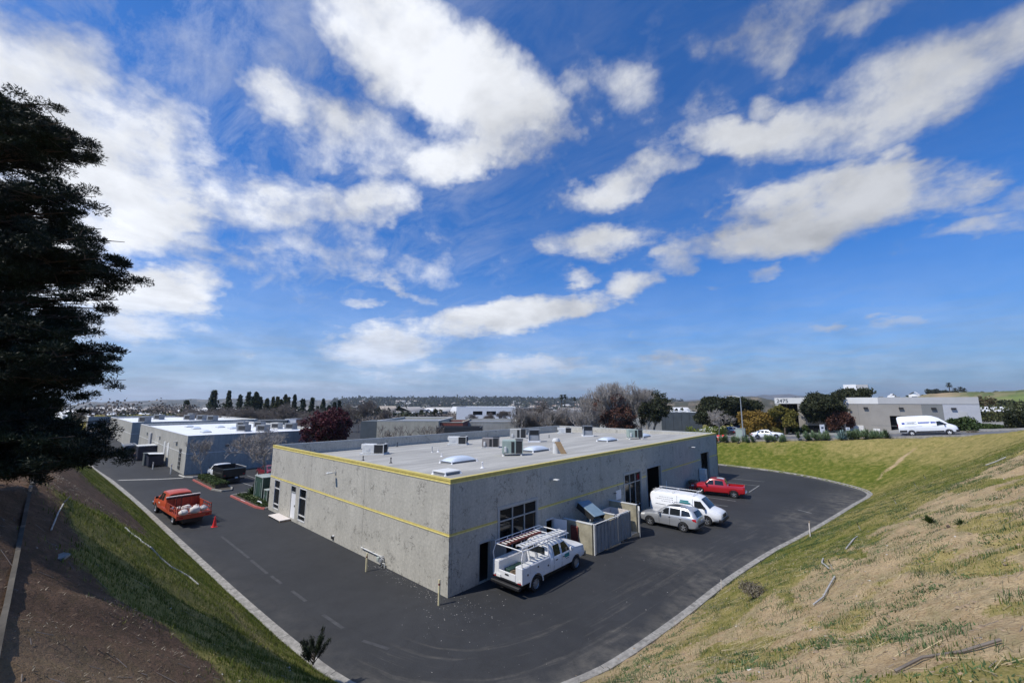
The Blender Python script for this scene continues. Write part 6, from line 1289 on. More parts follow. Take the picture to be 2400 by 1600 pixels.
def tree(name,label,x,y,h,kind='bare',group=None,seed=0,cr=None,leaf=None,lsize=.2,nleaf=60,bark='bark_pale',levels=4,r0=.16,z=None,multi=1,trunk=.30,spread=.55,puff=.9,rmin=.02,up=.3,cat='tree',trunkname='trunk',elong=1.5,gn=.72):
    g=np.random.default_rng(seed); zb=gz(x,y)-.1 if z is None else z; T=thing(name,label,cat,(x,y,zb),0,group)
    segs,tips=skel(g,(0,0,0),h,r0,levels,spread,up=up,trunk=trunk,multi=multi,gn=gn); segs,tips=fit(segs,tips,(0,0,0),h)
    V,F=seg_mesh(segs,rmin); npmesh(trunkname,V,F,M[bark],parent=T)
    if leaf:
        pts=[]
        for t,d in tips: pts.append(ball(g,nleaf,t,(puff,puff,puff*.75),.1))
        c=np.concatenate(pts); V,F=leafcloud(c,lsize,g,elong); npmesh('crown',V,F,M[leaf],parent=T)
    return T
PROTO={}
def bare_copy(name,label,x,y,h,var,group=None,style='fine',seed=0):
    key=(style,var)
    if key not in PROTO:
        kw=dict(fine=dict(levels=5,r0=.17,rmin=.022,bark='twig',trunk=.20,spread=.58,up=.42),pale=dict(levels=5,r0=.24,rmin=.016,bark='bark_pale',trunk=.22,spread=.5,up=.45),round=dict(levels=5,r0=.15,rmin=.024,bark='twig',trunk=.2,spread=.66,up=.25))[style]
        T=tree(name,label,x,y,12.0,group=group,seed=900+var*7+len(style),z=0,**kw); PROTO[key]=T; T['_u']=1
        del T['_u']; T.name=name
    else: T=copy_tree(PROTO[key])
    T.name=name; z=gz(x,y)-.1; T.location=(x,y,z); k=h/12.0; T.scale=(k*(.9+.02*(seed%9)),k*(.9+.02*(seed%7)),k); T.rotation_euler=(0,0,seed*1.7); tag(T,label,'tree',group); return T
def cone_tree(name,label,x,y,h,w,leaf,group,seed,top=.0,lsize=.5,n=2600,irr=.35,z=None,bare=.12):
    """dense narrow evergreen: irregular whorls of drooping foliage round a stem"""
    g=np.random.default_rng(seed); zb=gz(x,y)-.2 if z is None else z; T=thing(name,label,'tree',(x,y,zb),0,group)
    V,F=seg_mesh([(np.array([0,0,0.]),np.array([0,0,h*.5]),w*.07,w*.05),(np.array([0,0,h*.5]),np.array([g.normal()*.03*h,0,h*.97]),w*.05,w*.01)],.05,7); npmesh('trunk',V,F,M['bark'],parent=T)
    k=26; ph=g.uniform(0,6.28,8); pts=[]; dirs=[]
    for i in range(k):
        for j in range(5):
            f=bare+(1-bare)*(i+g.random())/k; rad=w*(1-f)**.95*(1+irr*math.sin(9*f+ph[j])+irr*.6*g.normal())*.98+.05*w; a=j*1.257+g.uniform(-.5,.5)+i*.7; rad=max(rad,.06*w)
            m_=int(n/(k*5)); t=g.random((m_,1))**.55; p=np.concatenate([math.cos(a)*rad*t,math.sin(a)*rad*t,f*h+ rad*.28*t],1)+g.normal(size=(m_,3))*w*.11; p[:,2]=np.minimum(p[:,2],h*1.0+g.random(m_)*.02*h); pts.append(p)
    V,F=leafcloud(np.concatenate(pts),lsize,g,1.8); npmesh('crown',V,F,M[leaf],parent=T); return T
def pxtree(px,py,D):
    p=P(px,943,D); zt=P(px,py,D).z; return p.x,p.y,zt
# row of dark conifers in the distance
CON=[(438,939,21,'cypress'),(500,915,27,'cypress'),(535,916,15,'cypress'),(562,926,16,'cypress'),(582,919,15,'cypress'),(599,919,16,'cypress'),(610,930,14,'cypress'),(626,934,11,'cypress_olive'),(640,930,10,'cypress_olive'),(650,930,13,'cypress_olive'),(659,936,9,'cypress_olive'),(668,925,14,'cypress_olive'),(676,931,10,'cypress_olive'),(690,925,12,'cypress'),(710,935,16,'cypress'),(732,932,15,'cypress'),(745,952,9,'cypress'),(758,935,14,'cypress'),(772,950,10,'cypress_olive'),(785,943,13,'cypress'),(796,939,11,'cypress')]
ordn=['first','second','third','fourth','fifth','sixth','seventh','eighth','ninth','tenth','eleventh','twelfth','thirteenth','fourteenth','fifteenth','sixteenth','seventeenth','eighteenth','nineteenth','twentieth','twenty-first']
for i,(px,py,wpx,lf) in enumerate(CON):
    D=165+ (i*37%23); x,y,zt=pxtree(px,py,D); zb=gz(x,y); h=zt-zb; w_=wpx*D/CAMF*.62
    cone_tree('conifer','%s conifer from the left in the distant row, %s'%(ordn[i],'dark green and %s'%('broad' if wpx>18 else 'slender') if lf=='cypress' else 'olive green and slim'),x,y,h,w_*1.15,lf,'conifers in the distant row',100+i,lsize=.6,n=1500,irr=.34+.24*(i%3)/2,bare=.12)
# brown leafless thicket in front of them
rs=random.Random(11)
for i in range(20):
    px=432+i*17.5+rs.uniform(-6,6); D=128+rs.uniform(-8,14); x,y,zt=pxtree(px,rs.uniform(948,960) if i not in (13,) else 940,D); h=zt-gz(x,y)
    bare_copy('bare_tree','%s bare brown tree from the left in the thicket below the conifers'%(ordn[i]),x,y,h,i%2,'bare trees in the thicket','round',i)
for i,(px,py,D,l) in enumerate(((870,935,150,'bushy grey green bare tree above the tan building'),(905,950,140,'small bare tree right of the bushy grey one'),(842,945,130,'bare tree rising behind the purple tree'),(815,938,135,'bare round topped tree left of the hills'),(1180,960,150,'thin bare tree in front of the white office windows, right'),(1148,962,150,'thin bare tree in front of the white office windows, left'),(1105,968,140,'low bare tree at the left end of the white office'))):
    x,y,zt=pxtree(px,py,D); bare_copy('bare_tree',l,x,y,zt-gz(x,y),i%2,'bare trees of the middle distance','fine',i+3)
# slim bare saplings against the tan building
for i,px in enumerate((900,930,950,985,1000,1015)):
    x,y,zt=pxtree(px,992,80); tree('sapling','%s bare sapling from the left against the tan building'%ordn[i],x,y,zt-gz(x,y),group='saplings in front of the tan building',seed=260+i,levels=3,r0=.09,rmin=.016,bark='twig',trunk=.35)
# tall bare trees behind the warehouse, with rust and dark green company
for i,(px,py,D,kd,l) in enumerate(((1428,890,80,'b','tallest bare tree behind the warehouse, left of the pair'),(1475,887,82,'b','tallest bare tree behind the warehouse, right of the pair'),(1452,900,86,'b','dense bare tree between the two tallest ones'),(1392,905,84,'b','leaning bare tree at the left of the tall group'),(1502,905,84,'b','thin pale bare tree at the right of the tall group'),(1375,935,78,'b','low forked bare tree in front of the dark office'))):
    x,y,zt=pxtree(px,py,D); bare_copy('tall_bare_tree',l,x,y,zt-gz(x,y),i%2,'tall bare trees behind the warehouse','pale',i)
for i,(px,py,D,w_,lf,l) in enumerate(((1398,918,81,2.5,'rust','rust leaved tree at the left of the tall bare group'),(1438,930,83,2.2,'rust','rust and brown leaved tree under the tallest bare tree'),(1462,962,79,1.7,'rust','small dark red tree low between the pale trunks'),(1522,912,84,2.0,'euc','dark evergreen tree at the right of the tall bare group'),(1508,935,80,1.8,'euc','grey green evergreen in front of the dark evergreen'))):
    x,y,zt=pxtree(px,py,D); tree('leafy_tree',l,x,y,zt-gz(x,y),group='leafy trees behind the warehouse',seed=320+i,levels=4,r0=.2,rmin=.02,leaf=lf,nleaf=11,lsize=.19,puff=.55,bark='bark_pale',trunk=.24,spread=.5,up=.35)
for i,px in enumerate((1215,1232,1250,1268,1285,1300,1322,1345,1360)):
    x,y,zt=pxtree(px,930 if i==3 else 950+5*(i%3),95+3*(i%4)); bare_copy('thicket_tree','%s grey bare tree from the left in the clump right of the white office'%ordn[i],x,y,zt-gz(x,y),i%2,'bare trees right of the white office','fine' if i%2 else 'pale',i+5)
def bush(name,label,x,y,z,r,rz_,leaf,seed,n=1500,ls=.12,group=None,cat='shrub',stems=True):
    g=np.random.default_rng(seed); T=thing(name,label,cat,(x,y,z),0,group); pts=[]
    k=14
    for i in range(k): a=g.uniform(0,6.28); q=g.random()**.5*.62; pts.append(ball(g,n//k,(math.cos(a)*q*r,math.sin(a)*q*r,rz_*(.35+.35*g.random())),(r*.45,r*.45,rz_*.38),.4))
    c=np.concatenate(pts); c=c[c[:,2]>0]; V,F=leafcloud(c,ls,g); npmesh('foliage',V,F,M[leaf],parent=T)
    if stems:
        s=[(np.array([0,0,-.15]),np.array([math.cos(a)*r*.5,math.sin(a)*r*.5,rz_*.6]),.03,.01) for a in g.uniform(0,6.28,7)]; V,F=seg_mesh(s,.01); npmesh('stems',V,F,M['bark'],parent=T)
    return T
for i,(px,D,r) in enumerate(((1210,100,2.2),(1243,92,2.6),(1275,98,2.4),(925,120,2.0),(960,118,2.6),(990,122,2.4),(1040,125,2.2))):
    p=P(px,975,D); bush('dark_shrub','%s dark evergreen shrub from the left among the far buildings'%ordn[i],p.x,p.y,gz(p.x,p.y),r,r*1.4,'euc',400+i,1200,.28,'dark shrubs among the far buildings')
# purple leaved tree
x,y,zt=pxtree(794,955,64)
tree('purple_tree','dark purple leaved tree standing behind the left parapet of the warehouse',x,y,zt-gz(x,y),seed=14,levels=4,r0=.2,leaf='purple',nleaf=22,lsize=.20,puff=.55,bark='bark',trunk=.22,spread=.66,up=.16)
# leafless street trees by the drive
tree('street_tree','small bare tree on the hedge island beside the black flatbed',-48.4,-.3,5.6,seed=21,levels=4,r0=.10,rmin=.011,bark='bark_pale',trunk=.32,spread=.5,up=.45,group='bare trees beside the drive')
tree('street_tree','larger forked bare tree in the planting bed by the green cabinet',-33.3,2.3,7.2,seed=23,levels=5,r0=.13,rmin=.009,bark='bark_pale',trunk=.30,spread=.6,up=.3,group='bare trees beside the drive',gn=.68)
# trees across the street
def ltree(name,label,px,py,D,lf,seed,r0=.2,nl=40,ls=.22,pf=1.0,bark='bark',multi=1,tr=.26,sp=.6,lv=4,up=.25,grp=None):
    x,y,zt=pxtree(px,py,D); return tree(name,label,x,y,zt-gz(x,y),seed=seed,levels=lv,r0=r0,leaf=lf,nleaf=nl,lsize=ls,puff=pf,bark=bark,multi=multi,trunk=tr,spread=sp,up=up,group=grp)
g8='tall trees beyond the street parking'
for i,(px,py,lf,l) in enumerate(((1652,940,'euc','brownish tree at the left end of the dark trees beyond the parked cars'),(1668,946,'rust','rust tinted tree second among the dark trees beyond the parked cars'),(1690,930,'euc','tallest dark tree above the parked cars'),(1712,936,'euc','dark tree left of the street lamp'),(1735,931,'euc','dark tree behind the street lamp'),(1752,940,'euc','dark tree right of the street lamp'))): ltree('dark_tree',l,px,py,96+i*2,lf,500+i,nl=26,ls=.30,pf=.85,grp=g8,up=.34)
ltree('pale_bare_tree','white stemmed bare tree in front of the dark trees',1680,955,82,None,520,r0=.12,bark='bark_pale')
ltree('gold_tree','low golden leaved tree standing right of the street lamp',1766,962,82,'gold',530,nl=20,ls=.2,pf=.55,tr=.3,sp=.7,up=.1); ltree('gold_tree','golden tree farther right, touching the yellow green one',1794,968,84,'gold',531,nl=18,ls=.2,pf=.55,tr=.28,sp=.7,up=.1)
ltree('yellow_green_tree','yellow green tree in front of the numbered corner of the office',1833,950,79,'olive',532,nl=16,ls=.2,pf=.5,tr=.4,sp=.5,up=.2)
for i,(px,py,lf,l,ls) in enumerate(((1900,926,'euc','left of the three dark trees in front of the office, with white stems',.24),(1935,921,'euc','middle of the three dark trees in front of the office',.24),(1978,912,'euc','tallest dark tree in front of the office, below the roof tower',.24))): ltree('office_tree',l,px+(22 if i==0 else 9),py,79+i,lf,540+i,r0=.26,nl=30,ls=ls,pf=.85,bark='bark_pale',multi=3 if i==0 else 1,tr=.2,sp=.5,grp='dark trees in front of the office')
ltree('copper_tree','copper and brown leaved small tree under the dark trees of the office',1978,962,75,'rust',545,nl=18,ls=.2,pf=.55,bark='bark_pale',tr=.3,sp=.6)
# shrubs at the street edge and on the right hand hill
def pb(label,px,py0,py1,D,wpx,lf,seed,n=2200,ls=.14,name='shrub',grp='shrubs along the street'):
    a=P(px,py1,D); zt=P(px,py0,D).z; z0=gz(a.x,a.y)-.1; bush(name,label,a.x,a.y,z0,wpx*D/CAMF/2,max(.5,zt-z0),lf,seed,n,ls,grp)
pb('big round green shrub in front of the high roof van',2262,977,1032,60,62,'shrub',600,5200,.17); pb('green shrub right of the big round one, on the bank edge',2328,994,1030,62,58,'shrub',601,3000,.16)
pb('dark shrub at the right edge of the picture on the hill crest',2390,962,1015,60,52,'euc',602,4200,.2); pb('tall brown shrub behind the right end of the office',2316,930,1000,95,60,'brush',603,2600,.3); pb('dark brown bushes behind the white shed on the right',2366,938,1000,92,54,'euc',604,2600,.3); pb('low brown bush between the office and the hill',2336,950,1005,100,60,'brush',605,2200,.3)
pb('dry twiggy bush at the foot of the big round shrub',2285,1018,1038,57,26,'drytwig',606,800,.1)
for i,(px,py0,D,w_) in enumerate(((1838,996,80,26),(1862,994,80,30),(1886,995,80,26),(2008,1000,76,34),(2035,1002,76,28),(2052,1004,74,36),(2092,1003,74,34),(1822,1002,78,22))): pb('%s clipped hedge bush from the left in front of the office'%ordn[i],px,py0,py0+20,D,w_,'hedge' if i<6 else 'olive',620+i,1100,.13,'hedge_bush','clipped bushes in front of the office')
for i,(px,w_) in enumerate(((1622,40),(1655,44),(1690,36))): pb('%s bright green hedge bush behind the far roof edge'%ordn[i],px,1000-i,1020,84,w_,'lime',640+i,1300,.13,'lime_bush','bright hedge behind the far roof edge')
# aloes and agaves on top of the far bank
def rosette(name,label,x,y,z,r,h,lf,seed,n=34,wd=.09,group=None,heads=1,flat=.25):
    g=np.random.default_rng(seed); T=thing(name,label,'succulent',(x,y,z),0,group); V=[];F=[];b=0
    for hd in range(heads):
        ox,oy=(0,0) if heads==1 else (g.uniform(-1,1)*r*1.3,g.uniform(-.5,.5)*r); oz=g.uniform(0,.25)*h*(heads>1); rr=r*(1 if heads==1 else .62); hh=h*(1 if heads==1 else .75)
        for i in range(n):
            a=i*2.399; t=(i+.5)/n; el=math.radians(12+70*(1-t)*1.0); L=rr*(.75+.35*g.random()); d=np.array([math.cos(a)*math.cos(el),math.sin(a)*math.cos(el),math.sin(el)*hh/rr]); s=np.array([-math.sin(a),math.cos(a),0]); o=np.array([ox,oy,oz+.05])
            w_=wd*rr/.6; mid=o+d*L*.45+np.array([0,0,.02]); tip=o+d*L+np.array([0,0,-flat*L*.25*t]); V+=[o-s*w_*.5,o+s*w_*.5,mid+s*w_*.6,mid-s*w_*.6,tip+s*.006,tip-s*.006,mid+np.array([0,0,-w_*.35]),tip+np.array([0,0,-.01])]
            F+=[(b,b+1,b+2,b+3),(b+3,b+2,b+4,b+5),(b+3,b+6,b+7,b+5),(b+2,b+6,b+7,b+4)]; b+=8
    npmesh('leaves',np.array(V),np.array(F),M[lf],parent=T)
    MB().lathe([(.10*r,-.1),(.13*r,.06),(0,.12)],n=8).build('stem',M['bark'],T); return T
def PY(px,Y):
    q=ray(px,1020); t=(Y-CAMP.y)/q.y; return CAMP+q*t
al=[(1686,1022),(1702,1022),(1716,1020),(1730,1021),(1745,1023),(1798,1022),(1815,1021),(1826,1020),(1890,1020),(1905,1019),(1920,1018),(1935,1017),(1998,1016),(2012,1015),(2026,1012),(2040,1016),(2052,1018)]
for i,(px,py) in enumerate(al):
    p=PY(px,63.4+.5*(i%3)); rosette('aloe_clump','%s aloe clump from the left along the top of the far bank'%ordn[i],p.x,p.y,gz(p.x,p.y),1.0 if px<1850 else 1.15,1.35 if px<1850 else 1.6,'aloe' if i%4 else 'aloe_dark',700+i,30,.10,'aloes along the street edge',heads=5)
p=PY(1972,63.0); rosette('agave','large blue agave with stiff leaves among the aloes',p.x,p.y,gz(p.x,p.y),1.35,1.75,'agave',730,46,.12)
rosette('garden_agave','spiky dark green aloe in the planting bed beside the cabinet',-32.6,.7,.13,.95,1.0,'aloe_dark',731,40,.10)
# hedge on the drive island, ground cover in the bed
def clipped(name,label,x0,x1,y0,y1,z0,z1,lf,seed,n,ls):
    g=np.random.default_rng(seed); c=np.stack([g.uniform(x0,x1,n),g.uniform(y0,y1,n),z0+(z1-z0)*g.random(n)**.4],1); T=thing(name,label,'hedge',(0,0,0)); V,F=leafcloud(c,ls,g); npmesh('foliage',V,F,M[lf],parent=T); MB().box(x0+.1,x1-.1,y0+.1,y1-.1,z0-.05,z1-.15).build('inner_twigs',M['bark'],T); return T
clipped('hedge','low clipped hedge on the red kerbed island by the drive',-47.3,-39.0,-1.15,.25,.12,.72,'hedge',40,9000,.085)
g=np.random.default_rng(41); c=np.stack([g.uniform(-33.6,-26,5000),g.uniform(-.4,3.5,5000),.14+.16*g.random(5000)],1); c=c[c[:,0]>-33.6+.5*c[:,1]*.3]; V,F=leafcloud(c,.10,g); tag(npmesh('ground_cover',V,F,M['hedge']),kind='stuff')

# ---------------------------------------------------------------- the big pine on the left
def big_pine():
    g=np.random.default_rng(77); bx,by=2.2,-16.15; zb=gz(bx,by)-.3; T=thing('pine_tree','huge dark pine filling the left side, its needle clumps black against the clouds','tree',(bx,by,zb))
    D0=9.0; Z=lambda py:P(150,py,D0).z-zb; H=Z(225); sx=math.atan2(CX.y,CX.x)
    segs=[(np.array([0,0,0.]),np.array([.1,0,H*.45]),.30,.20),(np.array([.1,0,H*.45]),np.array([.2,.1,H*.99]),.20,.05)]; C_=[];Dd=[]
    # boughs: height in the crown and how far they reach, read from its outline
    B=[(205,70,1),(232,100,1),(250,158,1.1),(290,160,1),(318,105,.5),(400,172,.5),(425,220,.9),(455,190,.6),(485,222,.5),(515,150,.5),(545,270,1.1),(565,312,1.2),(590,290,1.2),(608,190,.7),(652,255,.36),(672,205,.36),(690,235,.5),(715,265,.9),(745,290,1.1),(775,270,1.1),(810,295,1.0),(825,315,.9),(855,280,1.1),(890,240,1.1),(925,225,1.1),(955,285,1),(975,335,1.1),(1000,335,1.2),(1030,325,1.2),(1052,280,1.0)]
    def pad(c,r,n):
        d=unit(g.normal(size=(n,3))*np.array([1,1,.7])+np.array([0,0,.25])); k=g.random((n,1))**.45; C_.append(c+d*k*r*np.array([1,1,.62])); Dd.append(d+np.array([0,0,.3]))
    for (py,px,den) in B:
        reach=(px+150)*D0/CAMF*.93-.30
        for rep in range(11):
            front=rep<5; a=sx+(abs(g.normal())*.32-.10 if front else g.uniform(.5,2.6) if rep<8 else g.uniform(2.6,5.6)); rc=reach*(g.uniform(.88,.97) if rep==0 else g.uniform(.66,.95)); z=Z(py)+g.normal()*.07-.10*rc; rc=rc if front else rc*(.82 if rep<8 else .7)
            d=np.array([math.cos(a),math.sin(a),0.]); p0=np.array([.08,0,z-.18*rc]); p1=p0+d*rc*.5+np.array([0,0,.14*rc]); p2=p0+d*rc+np.array([0,0,.18*rc]); segs+=[(p0,p1,.045,.03),(p1,p2,.03,.008)]
            side=np.cross(d,[0,0,1.])
            for k in range(int((3.0+rc*3.3)*den)):
                t=1-abs(g.normal())*.42 if g.random()<.75 else g.uniform(.1,.6); t=min(max(t,.1),.985); q=p0+(p1-p0)*min(1,t*2) if t<.5 else p1+(p2-p1)*(t*2-1)
                q2=q+side*g.normal()*.34*(.4+t)*min(1,(1.15-t)*2.2)+np.array([0,0,g.normal()*.10]); segs.append((q,q2,.012,.005)); pad(q2,.15+.12*g.random(),250)
    V,F=seg_mesh(segs,.006,6); npmesh('trunk_and_limbs',V,F,M['bark'],parent=T)
    C_=np.concatenate(C_); Dd=np.concatenate(Dd); V,F=leafcloud(C_,.0165,g,4.8,dirs=Dd,jit=.55); npmesh('crown',V,F,M['pine'],parent=T); return T
big_pine()
# pine sapling poking up by the near left kerb
def sapling():
    p=P(728,1648,13.6); x,y=p.x,p.y; g=np.random.default_rng(5); zb=gz(x,y); T=thing('pine_sapling','young dark pine sapling beside the near left kerb at the bottom edge','tree',(x,y,zb)); segs=[];C_=[];Dd=[]
    for i in range(11):
        a=g.uniform(0,6.28); r=g.uniform(.1,.55); p0=np.array([0,0,.1+.3*g.random()]); p1=np.array([math.cos(a)*r,math.sin(a)*r,g.uniform(.55,1.25)]); segs.append((p0,p1,.02,.01)); n=170; t=g.random((n,1)); C_.append(p0+(p1-p0)*(.35+.68*t)+g.normal(size=(n,3))*.035); Dd.append(np.repeat((p1-p0)[None]/np.linalg.norm(p1-p0),n,0)+g.normal(size=(n,3))*.5)
    V,F=seg_mesh(segs,.008,5); npmesh('stem',V,F,M['bark'],parent=T); V,F=leafcloud(np.concatenate(C_),.018,g,9,dirs=np.concatenate(Dd)); npmesh('needles',V,F,M['pine'],parent=T)
sapling()

# ---------------------------------------------------------------- grass, weeds, straw on the near banks
def blades(name,pts,n_per,hgt,wd,mt,seed,spread=.10,lean=.55,kind='stuff'):
    g=np.random.default_rng(seed); n=len(pts); c=np.repeat(pts,n_per,0); m_=len(c); sc=np.repeat(.6+.8*g.random(n),n_per); off=g.normal(size=(m_,2))*spread*sc[:,None]; x=c[:,0]+off[:,0]; y=c[:,1]+off[:,1]
    z=ground_z(x,y)-.02; a=g.uniform(0,6.28,m_); L=hgt*(.5+.8*g.random(m_))*sc; l=lean*g.random(m_)*L; w_=wd*(.6+.8*g.random(m_)); s=np.stack([-np.sin(a),np.cos(a),0*a],1)*w_[:,None]; d=np.stack([np.cos(a)*l,np.sin(a)*l,L],1); b=np.stack([x,y,z],1); md=b+d*.55+np.stack([np.cos(a)*l*-.12,np.sin(a)*l*-.12,L*.06],1)
    V=np.stack([b-s,b+s,md+s*.8,md-s*.8,b+d+s*.15,b+d-s*.15],1).reshape(-1,3); k=np.arange(m_)*6; F=np.concatenate([np.stack([k,k+1,k+2,k+3],1),np.stack([k+3,k+2,k+4,k+5],1)]); o=npmesh(name,V,F,M[mt]); return tag(o,kind=kind)
def scatter(x0,x1,y0,y1,n,seed,want):
    g=np.random.default_rng(seed); x=g.uniform(x0,x1,n); y=g.uniform(y0,y1,n); z,d=full_height(x,y); gm,dr,mu,lf,rt,fr=cover(x,y,d); p=want(x,y,d,gm,dr,mu,lf,rt); k=(g.random(n)<p)&(d>.05)&(z<8.6); return np.stack([x[k],y[k]],1)
near=lambda x,y:np.hypot(x-17,y+14)
# grassy foot and streaks of the right bank
blades('grass',scatter(7,30,-8,56,60000,1,lambda x,y,d,g_,dr,mu,lf,rt:rt*g_*.8),6,.07,.006,'grass',1,.11)
# tufts and weeds on the bare upper right bank: clumped
blades('tall_grass',scatter(10,30,-14,24,16000,2,lambda x,y,d,g_,dr,mu,lf,rt:rt*sstep(.50,.62,fbm(x,y,1.1,77))*.42),18,.115,.005,'weed',2,.10,.9)
blades('weeds',scatter(10,30,-14,40,14000,3,lambda x,y,d,g_,dr,mu,lf,rt:rt*sstep(.52,.66,fbm(x,y,1.8,88))*(.34+.5*sstep(8,-3,y))),22,.05,.014,'weed',3,.09,2.0)
blades('dry_grass',scatter(9,30,-14,40,26000,4,lambda x,y,d,g_,dr,mu,lf,rt:rt*.30*(.3+sstep(.42,.6,fbm(x,y,2.6,99)))),8,.09,.004,'straw',4,.16,1.9)
# left bank
blades('bank_grass',scatter(-40,14,-15,-6.8,46000,5,lambda x,y,d,g_,dr,mu,lf,rt:lf*g_*.8),6,.085,.006,'grass',5,.12)
blades('leaf_litter',scatter(-8,15,-16.5,-8,15000,6,lambda x,y,d,g_,dr,mu,lf,rt:(1-g_)*.35),5,.02,.009,'drytwig',6,.12,3.5)
# clods and chips of soil and stone
def chips(name,pts,smin,smax,mt,seed):
    g=np.random.default_rng(seed); V=[];F=[];b=0; zz=ground_z(pts[:,0],pts[:,1])
    base=np.array([(-1,-1,0),(1,-1,0),(1,1,0),(-1,1,0),(-.5,-.5,.8),(.5,-.4,.9),(.4,.5,.8),(-.5,.4,.7)]); q=[(4,5,6,7),(0,1,5,4),(1,2,6,5),(2,3,7,6),(3,0,4,7)]
    for (x,y),z in zip(pts,zz):
        s=g.uniform(smin,smax)*g.random()**1.2+smin; a=g.uniform(0,3.14); c_,s_=math.cos(a),math.sin(a); p=base*np.array([s,s*g.uniform(.5,1),s*.6])+g.normal(size=(8,3))*s*.16; V.append(np.stack([p[:,0]*c_-p[:,1]*s_+x,p[:,0]*s_+p[:,1]*c_+y,p[:,2]+z-.01],1)); F+=[tuple(b+i for i in f) for f in q]; b+=8
    return tag(npmesh(name,np.concatenate(V),np.array(F),M[mt]),kind='stuff')
M['clod']=mat('soil_clod',(.30,.22,.14),.95,var=.35,scale=3); M['pale_stone']=mat('pale_stone',(.50,.46,.40),.9,var=.25,scale=5)
chips('soil_clods',scatter(9,30,-14,30,22000,7,lambda x,y,d,g_,dr,mu,lf,rt:rt*(1-g_)*.5),.010,.060,'clod',7)
chips('stone_chips',scatter(3,30,-16,30,5000,8,lambda x,y,d,g_,dr,mu,lf,rt:.16+0*x),.010,.045,'pale_stone',8)
gg=np.random.default_rng(9)
def flatchips(name,x,y,smin,smax,mt,seed):
    g=np.random.default_rng(seed); V=[];F=[];b=0
    for a,c in zip(x,y):
        s=smin+(smax-smin)*g.random()**3; t=g.uniform(0,3.14); u=np.array([math.cos(t),math.sin(t),0])*s; v=np.array([-math.sin(t),math.cos(t),0])*s*g.uniform(.4,1); o=np.array([a,c,.004]); h=np.array([0,0,s*.5]); V+=[o-u-v,o+u-v,o+u+v,o-u+v,o-u*.6-v*.6+h,o+u*.6-v*.5+h,o+u*.5+v*.6+h,o-u*.5+v*.6+h]; F+=[(b+4,b+5,b+6,b+7),(b,b+1,b+5,b+4),(b+1,b+2,b+6,b+5),(b+2,b+3,b+7,b+6),(b+3,b,b+4,b+7)]; b+=8
    return tag(npmesh(name,np.array(V),np.array(F),M[mt]),kind='stuff')
n=420; x=np.concatenate([gg.normal(1.2,1.3,150),gg.uniform(-7,0,150),gg.uniform(0,8,120)]); y=np.concatenate([gg.normal(-.3,.9,150),-.15-abs(gg.normal(0,.35,150)),gg.uniform(-5,12,120)]); k=~((x>-25.6)&(x<.05)&(y>-.03)); flatchips('gravel_litter',x[k],y[k],.006,.022,'rubble',9)
kp=offset_poly(KD,.5); kk=[q for q in kp if q.x>6 and q.y<50]; ix=gg.integers(0,len(kk),1400); flatchips('kerb_soil',[kk[i].x+gg.normal()*.14 for i in ix],[kk[i].y+gg.normal()*.45 for i in ix],.006,.035,'clod',12)
n=500; x=gg.uniform(-12,2.5,n); flatchips('gutter_debris',x,-7.55-abs(gg.normal(0,.12,n)),.01,.05,'rubble',10)
# irrigation pipes, stakes and slabs on the banks
def onb(x,y,dz=.03): return (x,y,gz(x,y)+dz)
def pipeline(name,label,cat,pts,r,mt,dz=.03,group=None):
    q=[onb(x,y,dz+(.02 if i%2 else 0)) for i,(x,y) in enumerate(pts)]; return tag(MB().path(q,r,6).build(name,M[mt],smooth=50),label,cat,group)
gp_='irrigation pipes lying on the banks'
pipeline('drain_hose','long pale collapsed hose running down the left bank','hose',[(-3.9,-12.0),(-3.5,-11.86),(-3.1,-11.95),(-2.6,-11.72),(-2.2,-11.74),(-1.9,-11.5),(-1.95,-11.2),(-1.75,-10.9),(-1.95,-10.6),(-1.8,-10.35),(-1.4,-10.15)],.026,'drain_pipe')
pipeline('white_pipe','straight white pipe lying on the dark mulch beside the ditch','pipe',[(2.8,-14.0),(1.6,-13.9),(.6,-13.8)],.016,'drain_pipe',.05)
pipeline('black_rod','thin black rod continuing the white pipe on the mulch','rod',[(.6,-13.8),(-.6,-13.65)],.02,'rubber',.07)
pipeline('bank_pipe','curved white pipe hanging on the right bank nearest the camera','pipe',[(15.0,1.5),(15.15,2.4),(15.2,3.3),(15.3,4.4)],.026,'drain_pipe',.06,gp_)
pipeline('bank_pipe','white pipe lying half way up the right bank beyond the curved one','pipe',[(14.95,6.3),(14.6,7.6),(14.55,8.6)],.028,'drain_pipe',.05,gp_)
pipeline('bank_pipe','pale pipe section above the grass patch of the right bank','pipe',[(15.3,9.4),(15.5,11.0),(15.6,12.6)],.028,'drain_pipe',.05,gp_)
pipeline('bank_pipe','white pipe high on the right bank near the picture edge','pipe',[(21.7,27.2),(22.2,27.6),(22.8,28.6)],.035,'drain_pipe',.06,gp_)
pipeline('dry_branch','bent dead branch lying on the bare soil at the lower right','branch',[(16.9,-6.0),(17.2,-5.7),(17.6,-5.75),(18.0,-5.5)],.02,'twig',.03)
def stake(i,x,y,l,h=.42,mt='drain_pipe',lx=-.12,ly=-.10):
    b=Vector(onb(x,y,-.05)); t=b+Vector((lx,ly,h)); T=thing('riser_stake',l,'stake',tuple(b),group='irrigation risers on the right bank'); MB().cyl((0,0,0),tuple((t-b)*.62),.018).build('riser_pipe',M[mt],T); MB().cyl(tuple((t-b)*.62),tuple(t-b),.016).build('black_sprinkler',M['rubber'],T)
